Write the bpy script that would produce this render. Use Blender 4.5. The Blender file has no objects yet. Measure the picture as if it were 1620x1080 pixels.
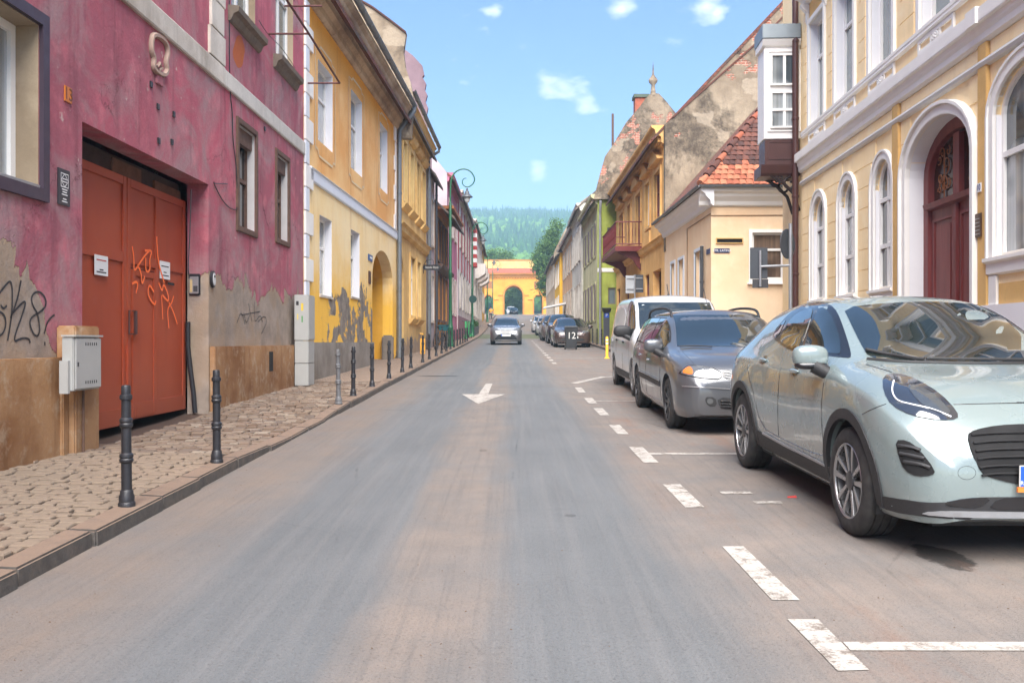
import bpy, bmesh, math, random
import numpy as np
from mathutils import Vector, Matrix
from mathutils.bvhtree import BVHTree
from mathutils.geometry import delaunay_2d_cdt

R = random.Random(7)
sc = bpy.context.scene
col = sc.collection
# ---------------------------------------------------------------- camera, sky, sun, exposure
F, CX, CY, CH = 1430.0, 810.0, 540.0, 1.34
cam = bpy.data.cameras.new('camera')
cam.sensor_width = 36.0
cam.lens = F / 1620.0 * 36.0
cam.clip_start, cam.clip_end = 0.05, 6000
camo = bpy.data.objects.new('camera', cam)
camo.location = (0, 0, CH)
camo.rotation_euler = (math.radians(90), 0, 0)
col.objects.link(camo)
sc.camera = camo

SUN_EL, SUN_AZ = math.radians(54), math.radians(181)      # azimuth measured clockwise from +Y
w = bpy.data.worlds.new('World')
sc.world = w
w.use_nodes = True
wn = w.node_tree
wn.nodes.clear()
def wnode(t, **k):
    n = wn.nodes.new(t)
    for a, b in k.items():
        setattr(n, a, b)
    return n
sky = wnode('ShaderNodeTexSky', sky_type='NISHITA', sun_disc=False)
sky.sun_elevation, sky.sun_rotation = SUN_EL, SUN_AZ
sky.altitude, sky.air_density, sky.dust_density, sky.ozone_density = 600, 1.0, 2.4, 3.0
bg = wnode('ShaderNodeBackground')
bg.inputs[1].default_value = 0.031
wout = wnode('ShaderNodeOutputWorld')
tc = wnode('ShaderNodeTexCoord')
# fair weather clouds: noise over the direction, everywhere on the sky
mp = wnode('ShaderNodeMapping')
mp.inputs['Location'].default_value = (2.13, 0.4, 1.72)
mp.inputs['Scale'].default_value = (1.0, 1.0, 1.9)
n1 = wnode('ShaderNodeTexNoise')
n1.inputs['Scale'].default_value = 26
n1.inputs['Detail'].default_value = 8
n1.inputs['Roughness'].default_value = 0.52
wn.links.new(tc.outputs['Generated'], mp.inputs['Vector'])
wn.links.new(mp.outputs[0], n1.inputs['Vector'])
crnd = random.Random(11)
puffs = [((890, 135), .030), ((925, 165), .014), ((815, 85), .016), ((985, 18), .016), ((1118, 10), .022), ((1135, 20), .014), ((785, 18), .012), ((850, 268), .016), ((700, -120), .06), ((1000, -260), .08)]
dirs = [(Vector(((x - CX) / F, 1, (CY - y) / F)).normalized(), r_) for (x, y), r_ in puffs]
for _ in range(46):          # the same kind of small clouds round the rest of the sky
    a_, e_ = crnd.uniform(.6, 5.7), crnd.uniform(.12, 1.45)
    dirs.append((Vector((math.sin(a_) * math.cos(e_), math.cos(a_) * math.cos(e_), math.sin(e_))), crnd.uniform(.02, .11)))
dn_ = wnode('ShaderNodeVectorMath', operation='NORMALIZE')
wn.links.new(tc.outputs['Generated'], dn_.inputs[0])
acc = None
for d_, r_ in dirs:
    dp = wnode('ShaderNodeVectorMath', operation='DISTANCE')
    wn.links.new(dn_.outputs[0], dp.inputs[0]); dp.inputs[1].default_value = d_
    q_ = wnode('ShaderNodeMapRange')
    q_.inputs[1].default_value, q_.inputs[2].default_value, q_.inputs[3].default_value, q_.inputs[4].default_value = 0, r_ * 1.25, 1, 0
    wn.links.new(dp.outputs['Value'], q_.inputs[0])
    if acc is None: acc = q_.outputs[0]
    else:
        mm = wnode('ShaderNodeMath', operation='MAXIMUM')
        wn.links.new(acc, mm.inputs[0]); wn.links.new(q_.outputs[0], mm.inputs[1]); acc = mm.outputs[0]
ad = wnode('ShaderNodeMath', operation='MULTIPLY_ADD')
wn.links.new(acc, ad.inputs[0]); ad.inputs[1].default_value = .36; wn.links.new(n1.outputs[0], ad.inputs[2])
mr = wnode('ShaderNodeMapRange')
mr.inputs[1].default_value, mr.inputs[2].default_value, mr.inputs[4].default_value = .64, .98, .95
wn.links.new(ad.outputs[0], mr.inputs[0])
mx = wnode('ShaderNodeMix', data_type='RGBA')
mx.inputs[7].default_value = (6.6, 6.7, 6.8, 1)
wn.links.new(mr.outputs[0], mx.inputs[0])
hs = wnode('ShaderNodeHueSaturation')
hs.inputs['Saturation'].default_value = 1.18
hs.inputs['Hue'].default_value = 0.508
wn.links.new(sky.outputs[0], hs.inputs['Color'])
wn.links.new(hs.outputs[0], mx.inputs[6])
wn.links.new(mx.outputs[2], bg.inputs[0])
wn.links.new(bg.outputs[0], wout.inputs[0])

sun = bpy.data.lights.new('sun', 'SUN')
sun.energy, sun.angle, sun.color = 1.5, math.radians(62), (1.0, 0.96, 0.9)
suno = bpy.data.objects.new('sun', sun)
sd = Vector((math.sin(SUN_AZ) * math.cos(SUN_EL), math.cos(SUN_AZ) * math.cos(SUN_EL), math.sin(SUN_EL)))
suno.rotation_euler = sd.to_track_quat('Z', 'Y').to_euler()
suno.location = sd * 100
col.objects.link(suno)

vs = sc.view_settings
sc.display_settings.display_device = 'sRGB'
vs.view_transform, vs.look, vs.gamma, vs.exposure = 'Standard', 'None', 1.0, 3.05
vs.use_curve_mapping = False
sc.cycles.use_denoising = True
sc.cycles.max_bounces = 8
sc.cycles.volume_bounces = 0
sc.cycles.use_adaptive_sampling = True
sc.cycles.adaptive_threshold = 0.02

# ---------------------------------------------------------------- ground profile and helpers
SL = 0.0238
def g(y):
    """height of the carriageway at distance y: a steady climb that steepens towards the gate"""
    t = min(max((y - 60) / 105.0, 0), 1)
    yy = min(max(y, -60), 230)
    return SL * yy + 2.3 * t * t * (3 - 2 * t)

SAT = 0.93      # paints are a little duller than the developed photograph
def S(r, gg, b, k=1.0):
    f = lambda c: (c / 255 / 12.92 if c / 255 <= 0.04045 else ((c / 255 + 0.055) / 1.055) ** 2.4) * k
    c = (f(r), f(gg), f(b))
    m = .3 * c[0] + .6 * c[1] + .1 * c[2]
    return tuple(max(m + (q - m) * SAT, .003) for q in c)

def tag(o, label=None, cat=None, group=None, kind=None):
    if label: o['label'] = label
    if cat: o['category'] = cat
    if group: o['group'] = group
    if kind: o['kind'] = kind
    return o

def empty(name, loc, label, cat, group=None):
    o = bpy.data.objects.new(name, None)
    o.location = loc
    o.empty_display_size = 0.3
    col.objects.link(o)
    return tag(o, label, cat, group)

def link(name, me, parent=None, loc=None, rot=None):
    o = bpy.data.objects.new(name, me)
    col.objects.link(o)
    if parent: o.parent = parent
    if loc is not None: o.location = loc
    if rot is not None: o.rotation_euler = rot
    return o

def copy_tree(o, parent=None):
    c = o.copy()
    col.objects.link(c)
    c.parent = parent
    for ch in list(o.children):
        copy_tree(ch, c)
    return c

class MB:
    def __init__(s): s.v, s.f = [], []
    def add(s, vs, fs):
        n = len(s.v)
        s.v += [tuple(p) for p in vs]
        s.f += [tuple(i + n for i in f) for f in fs]
        return s
    def box(s, x0, x1, y0, y1, z0, z1):
        return s.add([(x0,y0,z0),(x1,y0,z0),(x1,y1,z0),(x0,y1,z0),(x0,y0,z1),(x1,y0,z1),(x1,y1,z1),(x0,y1,z1)],
                     [(0,3,2,1),(4,5,6,7),(0,1,5,4),(1,2,6,5),(2,3,7,6),(3,0,4,7)])
    def hexa(s, p):      # 8 corners: four of one face, four of the opposite one
        return s.add(p, [(0,3,2,1),(4,5,6,7),(0,1,5,4),(1,2,6,5),(2,3,7,6),(3,0,4,7)])
    def quad(s, *p): return s.add(p, [tuple(range(len(p)))])
    def prism(s, pts, fn, t0, t1):
        n = len(pts)
        return s.add([fn(p, t0) for p in pts] + [fn(p, t1) for p in pts],
                     [tuple(range(n))[::-1], tuple(range(n, 2 * n))] + [(i, (i + 1) % n, n + (i + 1) % n, n + i) for i in range(n)])
    def tube(s, path, r, n=8, cap=True, closed=False):
        P = [Vector(p) for p in path]
        m = len(P)
        rs = r if isinstance(r, (list, tuple)) else [r] * m
        up = None
        vs_ = []
        for i in range(m):
            a = P[i - 1] if (i or closed) else P[i]
            b = P[(i + 1) % m] if (i < m - 1 or closed) else P[i]
            t = (b - a).normalized() if (b - a).length > 1e-9 else Vector((0, 0, 1))
            if up is None:
                up = Vector((0, 0, 1)) if abs(t.z) < 0.9 else Vector((1, 0, 0))
            x = t.cross(up)
            if x.length < 1e-6: x = t.orthogonal()
            x.normalize()
            up = x.cross(t)
            for k in range(n):
                a_ = 2 * math.pi * k / n
                vs_.append(P[i] + (x * math.cos(a_) + up * math.sin(a_)) * rs[i])
        fs = [(i*n+k, i*n+(k+1)%n, ((i+1)%m)*n+(k+1)%n, ((i+1)%m)*n+k) for i in range(m if closed else m-1) for k in range(n)]
        if cap and not closed: fs += [tuple(range(n))[::-1], tuple(range((m-1)*n, m*n))]
        return s.add(vs_, fs)
    def lathe(s, prof, n=16, c=(0, 0, 0), axis='z'):
        vs_ = []
        for (r, h) in prof:
            for k in range(n):
                a = 2 * math.pi * k / n
                u, v = r * math.cos(a), r * math.sin(a)
                p = (u, v, h) if axis == 'z' else ((u, h, v) if axis == 'y' else (h, u, v))
                vs_.append((p[0]+c[0], p[1]+c[1], p[2]+c[2]))
        m = len(prof)
        fs = [(i*n+k, i*n+(k+1)%n, (i+1)*n+(k+1)%n, (i+1)*n+k) for i in range(m-1) for k in range(n)]
        if prof[0][0] > 1e-5: fs.append(tuple(range(n))[::-1])
        if prof[-1][0] > 1e-5: fs.append(tuple(range((m-1)*n, m*n)))
        return s.add(vs_, fs)
    def mesh(s, name, mat, smooth=0, bevel=0, recalc=True, off=None):
        me = bpy.data.meshes.new(name)
        v = s.v if off is None else [(p[0]-off[0], p[1]-off[1], p[2]-off[2]) for p in s.v]
        me.from_pydata(v, [], s.f)
        if recalc or bevel:
            bm = bmesh.new()
            bm.from_mesh(me)
            if bevel:
                bmesh.ops.remove_doubles(bm, verts=bm.verts, dist=1e-5)
                bmesh.ops.bevel(bm, geom=bm.edges[:], offset=bevel, segments=2, affect='EDGES', clamp_overlap=True)
            bmesh.ops.recalc_face_normals(bm, faces=bm.faces)
            bm.to_mesh(me)
            bm.free()
        me.materials.append(mat)
        if smooth:
            me.polygons.foreach_set('use_smooth', [True] * len(me.polygons))
            me.set_sharp_from_angle(angle=math.radians(smooth))
        return me
    def build(s, name, mat, parent=None, smooth=0, bevel=0, recalc=True, off=None, loc=None):
        if off is None and parent is not None and parent.get('_w'):      # world coordinates under a root
            off = parent['_w']
        o = link(name, s.mesh(name, mat, smooth, bevel, recalc, off), parent)
        if parent is not None and parent.get('_w'): o['_w'] = parent['_w']
        if loc is not None: o.location = loc
        return o

# ---------------------------------------------------------------- materials
class N:
    def __init__(s, name):
        s.m = bpy.data.materials.new(name)
        s.m.use_nodes = True
        s.t = s.m.node_tree
        s.b = s.t.nodes['Principled BSDF']
        s._o = s._g = None
    def nd(s, t, **k):
        n = s.t.nodes.new(t)
        for a, b in k.items(): setattr(n, a, b)
        return n
    def put(s, sock, v):
        if isinstance(v, bpy.types.NodeSocket): s.t.links.new(v, sock)
        elif isinstance(v, (tuple, list)) and len(v) == 3 and sock.type == 'RGBA': sock.default_value = (*v, 1)
        else: sock.default_value = v
    def obj(s):
        if not s._o: s._o = s.nd('ShaderNodeTexCoord').outputs['Object']
        return s._o
    def pos(s):
        if not s._g: s._g = s.nd('ShaderNodeNewGeometry').outputs['Position']
        return s._g
    def xyz(s, v):
        n = s.nd('ShaderNodeSeparateXYZ'); s.put(n.inputs[0], v); return n.outputs
    def vec(s, x, y, z):
        n = s.nd('ShaderNodeCombineXYZ')
        for i, a in enumerate((x, y, z)): s.put(n.inputs[i], a)
        return n.outputs[0]
    def scale(s, v, sx, sy, sz):
        n = s.nd('ShaderNodeMapping'); s.put(n.inputs[0], v); n.inputs['Scale'].default_value = (sx, sy, sz); return n.outputs[0]
    def noise(s, sc_, detail=4, rough=0.55, v=None, dist=0.0):
        n = s.nd('ShaderNodeTexNoise')
        s.put(n.inputs['Vector'], v if v is not None else s.pos())
        n.inputs['Scale'].default_value = sc_; n.inputs['Detail'].default_value = detail
        n.inputs['Roughness'].default_value = rough; n.inputs['Distortion'].default_value = dist
        return n.outputs[0]
    def vor(s, sc_, v=None, feature='F1'):
        n = s.nd('ShaderNodeTexVoronoi', feature=feature)
        s.put(n.inputs['Vector'], v if v is not None else s.pos()); n.inputs['Scale'].default_value = sc_
        return n.outputs
    def rng(s, x, a, b, c=0.0, d=1.0):
        n = s.nd('ShaderNodeMapRange')
        s.put(n.inputs[0], x)
        for i, q in enumerate((a, b, c, d)): n.inputs[i + 1].default_value = q
        return n.outputs[0]
    def math(s, op, a, b=0.0):
        n = s.nd('ShaderNodeMath', operation=op); s.put(n.inputs[0], a); s.put(n.inputs[1], b); return n.outputs[0]
    def mix(s, f, a, b, mode='MIX'):
        n = s.nd('ShaderNodeMix', data_type='RGBA', blend_type=mode)
        s.put(n.inputs[0], f); s.put(n.inputs[6], a); s.put(n.inputs[7], b); return n.outputs[2]
    def bump(s, h, dist=0.01, strength=0.5):
        n = s.nd('ShaderNodeBump'); n.inputs['Strength'].default_value = strength; n.inputs['Distance'].default_value = dist
        s.put(n.inputs['Height'], h); s.put(s.b.inputs['Normal'], n.outputs[0])
    def set(s, **k):
        names = {'c': 'Base Color', 'r': 'Roughness', 'metal': 'Metallic', 'ior': 'IOR', 'coat': 'Coat Weight', 'coatr': 'Coat Roughness',
                 'trans': 'Transmission Weight', 'spec': 'Specular IOR Level', 'em': 'Emission Color', 'ems': 'Emission Strength', 'alpha': 'Alpha', 'sheen': 'Sheen Weight'}
        for a, v in k.items(): s.put(s.b.inputs[names[a]], v)
        return s
    def height(s):       # height above the street
        o = s.xyz(s.pos())
        return s.math('SUBTRACT', s.math('SUBTRACT', o[2], s.math('MULTIPLY', o[1], SL)), 0.09)

def mul(c, k): return tuple(min(x * k, 1) for x in c)

def plain(name, c, r=0.6, metal=0.0, var=0.12, sc_=3.0, bump=0.0, **k):
    n = N(name)
    f = n.noise(sc_, 5, 0.6)
    n.set(c=n.mix(f, mul(c, 1 - var * 1.6), mul(c, 1 + var * 1.6)), r=n.rng(n.noise(sc_ * 2.3), 0.3, 0.7, max(r - 0.08, 0), min(r + 0.08, 1)), metal=metal, **k)
    if bump: n.bump(n.noise(sc_ * 12, 6, 0.65), bump, 0.5)
    return n.m

def stucco(name, c, dark=None, light=None, patch=0.45, sc_=1.0, streak=0.25, bump=0.004, peel=None, dirt=0.5, grey=None, cracks=0):
    """painted plaster: soft clouds of tone, rain streaks, splash dirt near the street, optional peeled foot"""
    n = N(name)
    dark = dark or mul(c, 0.72)
    light = light or mul(c, 1.12)
    a = n.noise(0.55 * sc_, 6, 0.62)
    b = n.noise(2.6 * sc_, 6, 0.66)
    v = n.mix(n.rng(a, 0.36, 0.60), dark, c)
    if grey: v = n.mix(n.math('MULTIPLY', n.rng(n.noise(0.9, 7, 0.7, None, 0.6), 0.45, 0.62), 0.85), v, grey)
    v = n.mix(n.math('MULTIPLY', n.rng(b, 0.52, 0.72), patch), v, light)
    st = n.noise(1.0, 5, 0.6, n.scale(n.pos(), 5.5, 5.5, 0.45))
    v = n.mix(n.math('MULTIPLY', n.rng(st, 0.54, 0.74), streak), v, mul(dark, 0.62))
    fine = n.noise(38, 4, 0.7)
    v = n.mix(n.math('MULTIPLY', n.rng(fine, 0.45, 0.75), 0.18), v, mul(dark, 0.7))
    if cracks:
        ck = n.vor(.75, n.vec(*[n.math('ADD', q, n.math('MULTIPLY', n.math('SUBTRACT', n.noise(2.2, 5, .7), .5), .9)) for q in n.xyz(n.pos())]), 'DISTANCE_TO_EDGE')[0]
        ckm = n.math('MULTIPLY', n.rng(ck, .0, .009, 1, 0), n.rng(n.noise(.8, 4, .6), .5, .58))
        v = n.mix(n.math('MULTIPLY', ckm, cracks), v, mul(dark, .35))
        fl = n.math('MULTIPLY', n.rng(n.noise(5.5, 6, .7), .66, .69), n.rng(n.noise(.7, 3), .46, .56))
        v = n.mix(n.math('MULTIPLY', fl, .8), v, S(206, 186, 176, .9))
    h = n.height()
    if dirt:
        dn = n.math('ADD', h, n.math('MULTIPLY', n.noise(1.4, 5), -1.6))
        v = n.mix(n.rng(dn, -0.9, 0.35, dirt, 0.0), v, S(120, 98, 78, 0.7))
    hh = n.noise(22, 5, 0.65)
    hb = n.math('ADD', n.math('MULTIPLY', hh, 0.5), n.math('MULTIPLY', b, 0.7))
    if peel:
        z, amp, pc, ps = peel
        pn = n.noise(ps, 7, 0.62, n.scale(n.pos(), 1.0, 1.0, 0.55), 0.4)
        if callable(z): z = z(n)
        e = n.math('SUBTRACT', n.math('ADD', z, n.math('MULTIPLY', n.math('SUBTRACT', pn, 0.5), amp)), h)
        pm = n.rng(e, -0.008, 0.008)
        pcol = n.mix(n.rng(n.noise(3.0, 6, 0.65), 0.35, 0.65), mul(pc, 0.74), mul(pc, 1.1))
        pcol = n.mix(n.math('MULTIPLY', n.rng(n.noise(1.3, 3), 0.52, 0.6), 0.55), pcol, S(176, 150, 122, 0.8))
        rim = n.math('MULTIPLY', pm, n.rng(e, 0.0, 0.07, 1, 0))
        pcol = n.mix(n.math('MULTIPLY', rim, 0.5), pcol, S(190, 160, 125, 0.85))
        v = n.mix(pm, v, pcol)
        hb = n.math('SUBTRACT', hb, n.math('MULTIPLY', pm, 1.6))
    n.set(c=v, r=n.rng(b, 0.3, 0.7, 0.95, 0.8), spec=0.25)
    n.bump(hb, bump, 0.7)
    return n.m

def glassy(name, c, r=0.04, curtain=None, cs=1.2):
    """window glass as seen from the street: a dark room or a pale curtain behind a mirror-like sheet"""
    n = N(name)
    base = c
    if curtain:
        f = n.rng(n.noise(1.0, 3, 0.5, n.scale(n.pos(), 14 * cs, 14 * cs, 0.15)), 0.35, 0.7)
        base = n.mix(f, mul(curtain, 0.55), curtain)
        base = n.mix(n.rng(n.noise(0.9, 2), 0.45, 0.6), base, c)
    n.set(c=base, r=r, ior=1.6, coat=0.6, coatr=0.02)
    return n.m

WHITE = plain('white_plaster', (0.80, 0.775, 0.735), 0.8, var=0.06, bump=0.003)
WHITEW = plain('white_window_paint', (0.79, 0.77, 0.74), 0.5, var=0.05)
LILAC = plain('cool_white_plaster', (0.74, 0.73, 0.745), 0.85, var=0.05, bump=0.002)
OLDWHITE = stucco('aged_white_plaster', S(222, 214, 202, 0.9), dark=S(176, 162, 146, 0.85), dirt=0.2, streak=0.4)
BLACKM = plain('black_cast_iron', (0.020, 0.020, 0.024), 0.42, var=0.3, sc_=30, bump=0.002)
DARKM = plain('dark_grey_metal', (0.055, 0.058, 0.065), 0.45, var=0.15)
GREYM = plain('weathered_zinc', (0.19, 0.21, 0.23), 0.45, 0.35, var=0.2, sc_=6)
GALV = plain('galvanised_steel', (0.36, 0.37, 0.39), 0.4, 0.6, var=0.15, sc_=8)
BROWNW = plain('weathered_brown_wood', S(98, 72, 58), 0.75, var=0.3, sc_=9, bump=0.004)
DBROWN = plain('dark_brown_paint', S(74, 42, 38), 0.4, var=0.15, sc_=5)
REDW = plain('dark_red_window_paint', S(112, 44, 42), 0.5, var=0.15)
GLASS = glassy('dark_window_glass', (0.022, 0.028, 0.033))
GLASSC = glassy('curtained_window_glass', (0.06, 0.075, 0.085), curtain=(0.42, 0.45, 0.46))
GLASSB = glassy('blue_grey_window_glass', S(92, 112, 120), curtain=S(120, 136, 140))
DARK = plain('unlit_interior', (0.012, 0.011, 0.010), 0.9, var=0.1)
# ================================================================ SETTING
KX = -2.47          # outer face of the left kerb
PX = 4.15           # right kerb
def strip(name, xs, ys, zoff, mat, label=None, zf=None):
    """a sheet that follows the street: xs may be numbers or functions of y"""
    mb = MB()
    row = lambda y: [((x(y) if callable(x) else x), y, g(y) + (zoff(y) if callable(zoff) else zoff)) for x in xs]
    for a, b in zip(ys[:-1], ys[1:]):
        A, B = row(a), row(b)
        for i in range(len(xs) - 1):
            mb.quad(A[i], A[i+1], B[i+1], B[i])
    bm_ = mb.build(name, mat, recalc=False)
    tag(bm_, kind='structure')
    return bm_
YS = [-12, -6, 0, 3, 6, 9, 12, 15, 18, 21, 24, 28, 32, 36, 40, 45, 50, 55, 60, 65, 70, 75, 80, 90, 100, 110, 120, 130, 140, 150, 160, 165, 170, 180, 200, 230]

# --- carriageway: old grey asphalt, dust lying between the wheel tracks
n = N('dusty_asphalt')
o = n.xyz(n.pos())
wob = n.math('MULTIPLY', n.math('SUBTRACT', n.noise(0.5, 4), 0.5), 0.55)
x_ = n.math('ADD', o[0], wob)
lon = n.scale(n.pos(), 3.2, 0.16, 1)
sn = n.noise(1.0, 6, 0.62, lon)
x_ = n.math('ADD', x_, n.math('MULTIPLY', n.math('SUBTRACT', sn, 0.5), 0.5))
left = n.rng(x_, -2.0, -1.45, 1, 0)
mid = n.math('MULTIPLY', n.rng(x_, -0.80, -0.55), n.rng(x_, -0.22, 0.05, 1, 0))
right = n.rng(x_, 0.72, 1.15)
dust = n.math('MAXIMUM', n.math('MAXIMUM', left, n.math('MULTIPLY', mid, 0.9)), n.math('MULTIPLY', right, 0.9))
pn = n.noise(1.7, 6, 0.65)
dust = n.math('MULTIPLY', dust, n.rng(pn, 0.25, 0.6, 0.45, 1.0))
fine = n.noise(95, 3, 0.7)
grain = n.noise(310, 2, 0.6)
vcell = n.vor(120)[0]
G_ = lambda v, w_=0.0: (v * .57 * (1 + w_ * 1.05), v * .57 * (1 - w_ * .14), v * .57 * (1 - w_ * .95))
asp = n.mix(n.rng(n.noise(0.8, 5), 0.3, 0.7), G_(.205, -.045), G_(.245, -.03))
asp = n.mix(n.math('MULTIPLY', n.rng(n.noise(2.2, 6, .7, n.scale(n.pos(), 1, .35, 1)), .5, .7), .35), asp, G_(.175, -.01))
tan = n.mix(n.rng(n.noise(2.4, 6, 0.6), 0.3, 0.7), G_(.24, .15), G_(.32, .19))
tan = n.mix(n.math('MULTIPLY', left, 0.6), tan, G_(.255, .22))
streak = n.noise(1.0, 5, .65, n.scale(n.pos(), 26, .5, 1))
tan = n.mix(n.math('MULTIPLY', n.rng(streak, .48, .68), .45), tan, G_(.19, .08))
fleck = n.rng(n.vor(75)[0], .10, .24, 1, 0)
fleck2 = n.rng(n.noise(85, 4, .8), .55, .63)
speck = n.rng(n.noise(48, 5, .85), .57, .66)
asp = n.mix(n.math('MULTIPLY', n.rng(n.noise(1.0, 5, .6, n.scale(n.pos(), 9, .22, 1)), .46, .66), .40), asp, G_(.30, .02))
asp = n.mix(n.math('MULTIPLY', n.rng(streak, .5, .7), .28), asp, G_(.15, -.02))
c = n.mix(dust, asp, tan)
c = n.mix(n.math('MULTIPLY', fleck2, .42), c, G_(.09, .05))
c = n.mix(n.math('MULTIPLY', speck, .24), c, G_(.46, .06))
c = n.mix(n.math('MULTIPLY', fleck, .10), c, G_(.5, .03))
# oil drips where cars stand, an old trench seam and a tar patch
wn_ = n.math('MULTIPLY', n.math('SUBTRACT', n.noise(6, 6, .7), .5), .9)
def spot(cx, cy, rx, ry, k):
    u = n.math('DIVIDE', n.math('SUBTRACT', o[0], cx), rx); v = n.math('DIVIDE', n.math('SUBTRACT', o[1], cy), ry)
    d = n.math('ADD', n.math('ADD', n.math('MULTIPLY', u, u), n.math('MULTIPLY', v, v)), n.math('MULTIPLY', wn_, 3.0))
    return n.math('MULTIPLY', n.rng(d, .75, 1.15, 1, 0), k)
for q in ((2.44, 5.12, .13, .27, .85), (2.75, 4.6, .10, .16, .5), (-1.75, 21.6, .5, .22, .7), (2.9, 10.2, .12, .25, .5), (-.3, 9.3, .05, .1, .3), (.4, 6.2, .04, .05, .4)):
    c = n.mix(spot(*q), c, G_(.035, .04))
crk = n.vor(.55, n.scale(n.pos(), 1, .5, 1), 'DISTANCE_TO_EDGE')[0]
crkw = n.rng(n.math('ADD', crk, n.math('MULTIPLY', n.math('SUBTRACT', n.noise(7, 5, .7), .5), .03)), .0, .006, 1, 0)
c = n.mix(n.math('MULTIPLY', n.math('MULTIPLY', crkw, n.rng(n.noise(.5, 3), .52, .62)), .55), c, G_(.06, .05))
red = n.math('MULTIPLY', n.math('MULTIPLY', n.rng(n.noise(0.9, 6, 0.7, n.scale(n.pos(), 1.6, 0.5, 1)), 0.52, 0.68), n.rng(o[0], 0.9, 1.6)), 0.45)
c = n.mix(red, c, S(165, 118, 92, .55))
c = n.mix(n.math('MULTIPLY', n.rng(n.noise(0.35, 4, 0.6), 0.55, 0.75), 0.25), c, G_(.16, .05))
n.set(c=c, r=n.rng(dust, 0, 1, 0.75, 0.95), spec=0.3)
n.bump(n.math('ADD', n.math('ADD', n.math('MULTIPLY', grain, 0.4), vcell), n.math('MULTIPLY', fleck2, -.5)), 0.003, 0.6)
ASPH = n.m
road = strip('road', [KX - 0.02, -2.2, -1.6, -0.9, -0.3, 0.3, 0.9, 1.3, 2.0, 3.0, PX + 0.05], YS, 0.0, ASPH)

# --- wide ground sheet under everything, out to the hills
GROUND = plain('earth_and_grass', S(112, 116, 84, .6), 0.95, var=0.2, sc_=0.3)
mb = MB()
gx = [-650, -300, -120, -40, -12, 12, 40, 120, 300, 650]
gy = [-80, -60, -12, 0, 20, 40, 60, 80, 100, 120, 140, 165, 200, 230, 300, 600, 1000, 1400]
for a, b in zip(gy[:-1], gy[1:]):
    for c0, c1 in zip(gx[:-1], gx[1:]):
        mb.quad((c0, a, g(a) - .03), (c1, a, g(a) - .03), (c1, b, g(b) - .03), (c0, b, g(b) - .03))
tag(mb.build('ground', GROUND, recalc=False), kind='structure')

# --- pavements
n = N('sett_stone')
geo = n.nd('ShaderNodeNewGeometry')
rp = geo.outputs['Random Per Island']
cr = n.nd('ShaderNodeValToRGB')
e = cr.color_ramp.elements
e[0].position, e[0].color = 0.0, (*S(140, 112, 92, .42), 1)
e[1].position, e[1].color = 1.0, (*S(196, 180, 160, .54), 1)
for p, k in ((0.22, S(172, 146, 122, .44)), (0.4, S(148, 130, 118, .46)), (0.6, S(186, 164, 140, .48)), (0.8, S(168, 138, 116, .48))):
    q = cr.color_ramp.elements.new(p); q.color = (*k, 1)
n.put(cr.inputs[0], rp)
c = n.mix(n.math('MULTIPLY', n.rng(n.noise(26, 6, 0.65), 0.42, 0.72), 0.5), cr.outputs[0], S(136, 116, 102, .6))
c = n.mix(n.math('MULTIPLY', n.rng(n.noise(0.8, 5), 0.5, 0.72), 0.4), c, S(176, 148, 126, .6))
n.set(c=c, r=0.85, spec=0.3)
n.bump(n.noise(60, 5, 0.6), 0.004, 0.6)
SETT = n.m
JOINT = plain('earth_joint', S(104, 78, 62, .45), 0.95, var=0.25, sc_=8, bump=0.006)
n = N('distant_setts')
br = n.nd('ShaderNodeTexBrick')
n.put(br.inputs['Vector'], n.scale(n.pos(), 1, 1, 1))
br.inputs['Scale'].default_value = 1.0
br.inputs['Brick Width'].default_value, br.inputs['Row Height'].default_value, br.inputs['Mortar Size'].default_value = 0.17, 0.125, 0.008
n.put(br.inputs['Color1'], S(184, 154, 128, .50)); n.put(br.inputs['Color2'], S(198, 172, 148, .54)); n.put(br.inputs['Mortar'], S(100, 78, 64, .45))
c = n.mix(n.math('MULTIPLY', n.rng(n.noise(1.1, 5), 0.45, 0.7), 0.5), br.outputs[0], S(170, 144, 126, .6))
n.set(c=c, r=0.9); n.bump(br.outputs['Fac'], -0.006, 0.7)
FARSETT = n.m
FL = lambda y: (-4.37 + (y - 3) * 0.0112 if y < 18.2 else (-4.2 + (y - 18.2) * 0.0348 if y < 29.7 else -3.8 + min(y - 29.7, 9) * 0.017))
def low(y):     # the kerb and pavement dip at the gateway
    return 0.055 * max(0, min(1, (y - 8.6) / 1.0, (13.2 - y) / 1.0))
PW = 0.09       # pavement height above the carriageway
SETT_END = 18.5
pav = strip('left_pavement', [lambda y: FL(y) - 0.9, lambda y: FL(y) + .02, -3.3, KX - 0.17], [-12, -6, 0, 3, 5, 7, 8, 8.6, 9.1, 9.6, 10.5, 11.5, 12.2, 12.7, 13.2, 14, 15, 16, 17, SETT_END], lambda y: PW - 0.042 - low(y), JOINT)
strip('left_pavement', [lambda y: FL(y) - 0.9 if y < 119 else -30, -3.3, KX - 0.17], [SETT_END, 20, 22, 24, 28, 32, 36, 40, 45, 50, 55, 60, 65, 70, 75, 80, 90, 100, 110, 119, 119.01, 130, 140, 150, 162], PW - 0.005, FARSETT)
strip('right_pavement', [PX + 0.18, 5.4, lambda y: 7.5 if y < 158 else 30], [-12, -6, 0, 6, 12, 18, 24, 28, 32, 36, 40, 45, 50, 55, 60, 65, 70, 75, 80, 90, 100, 110, 120, 130, 140, 158, 158.01, 164], PW, FARSETT)
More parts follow.
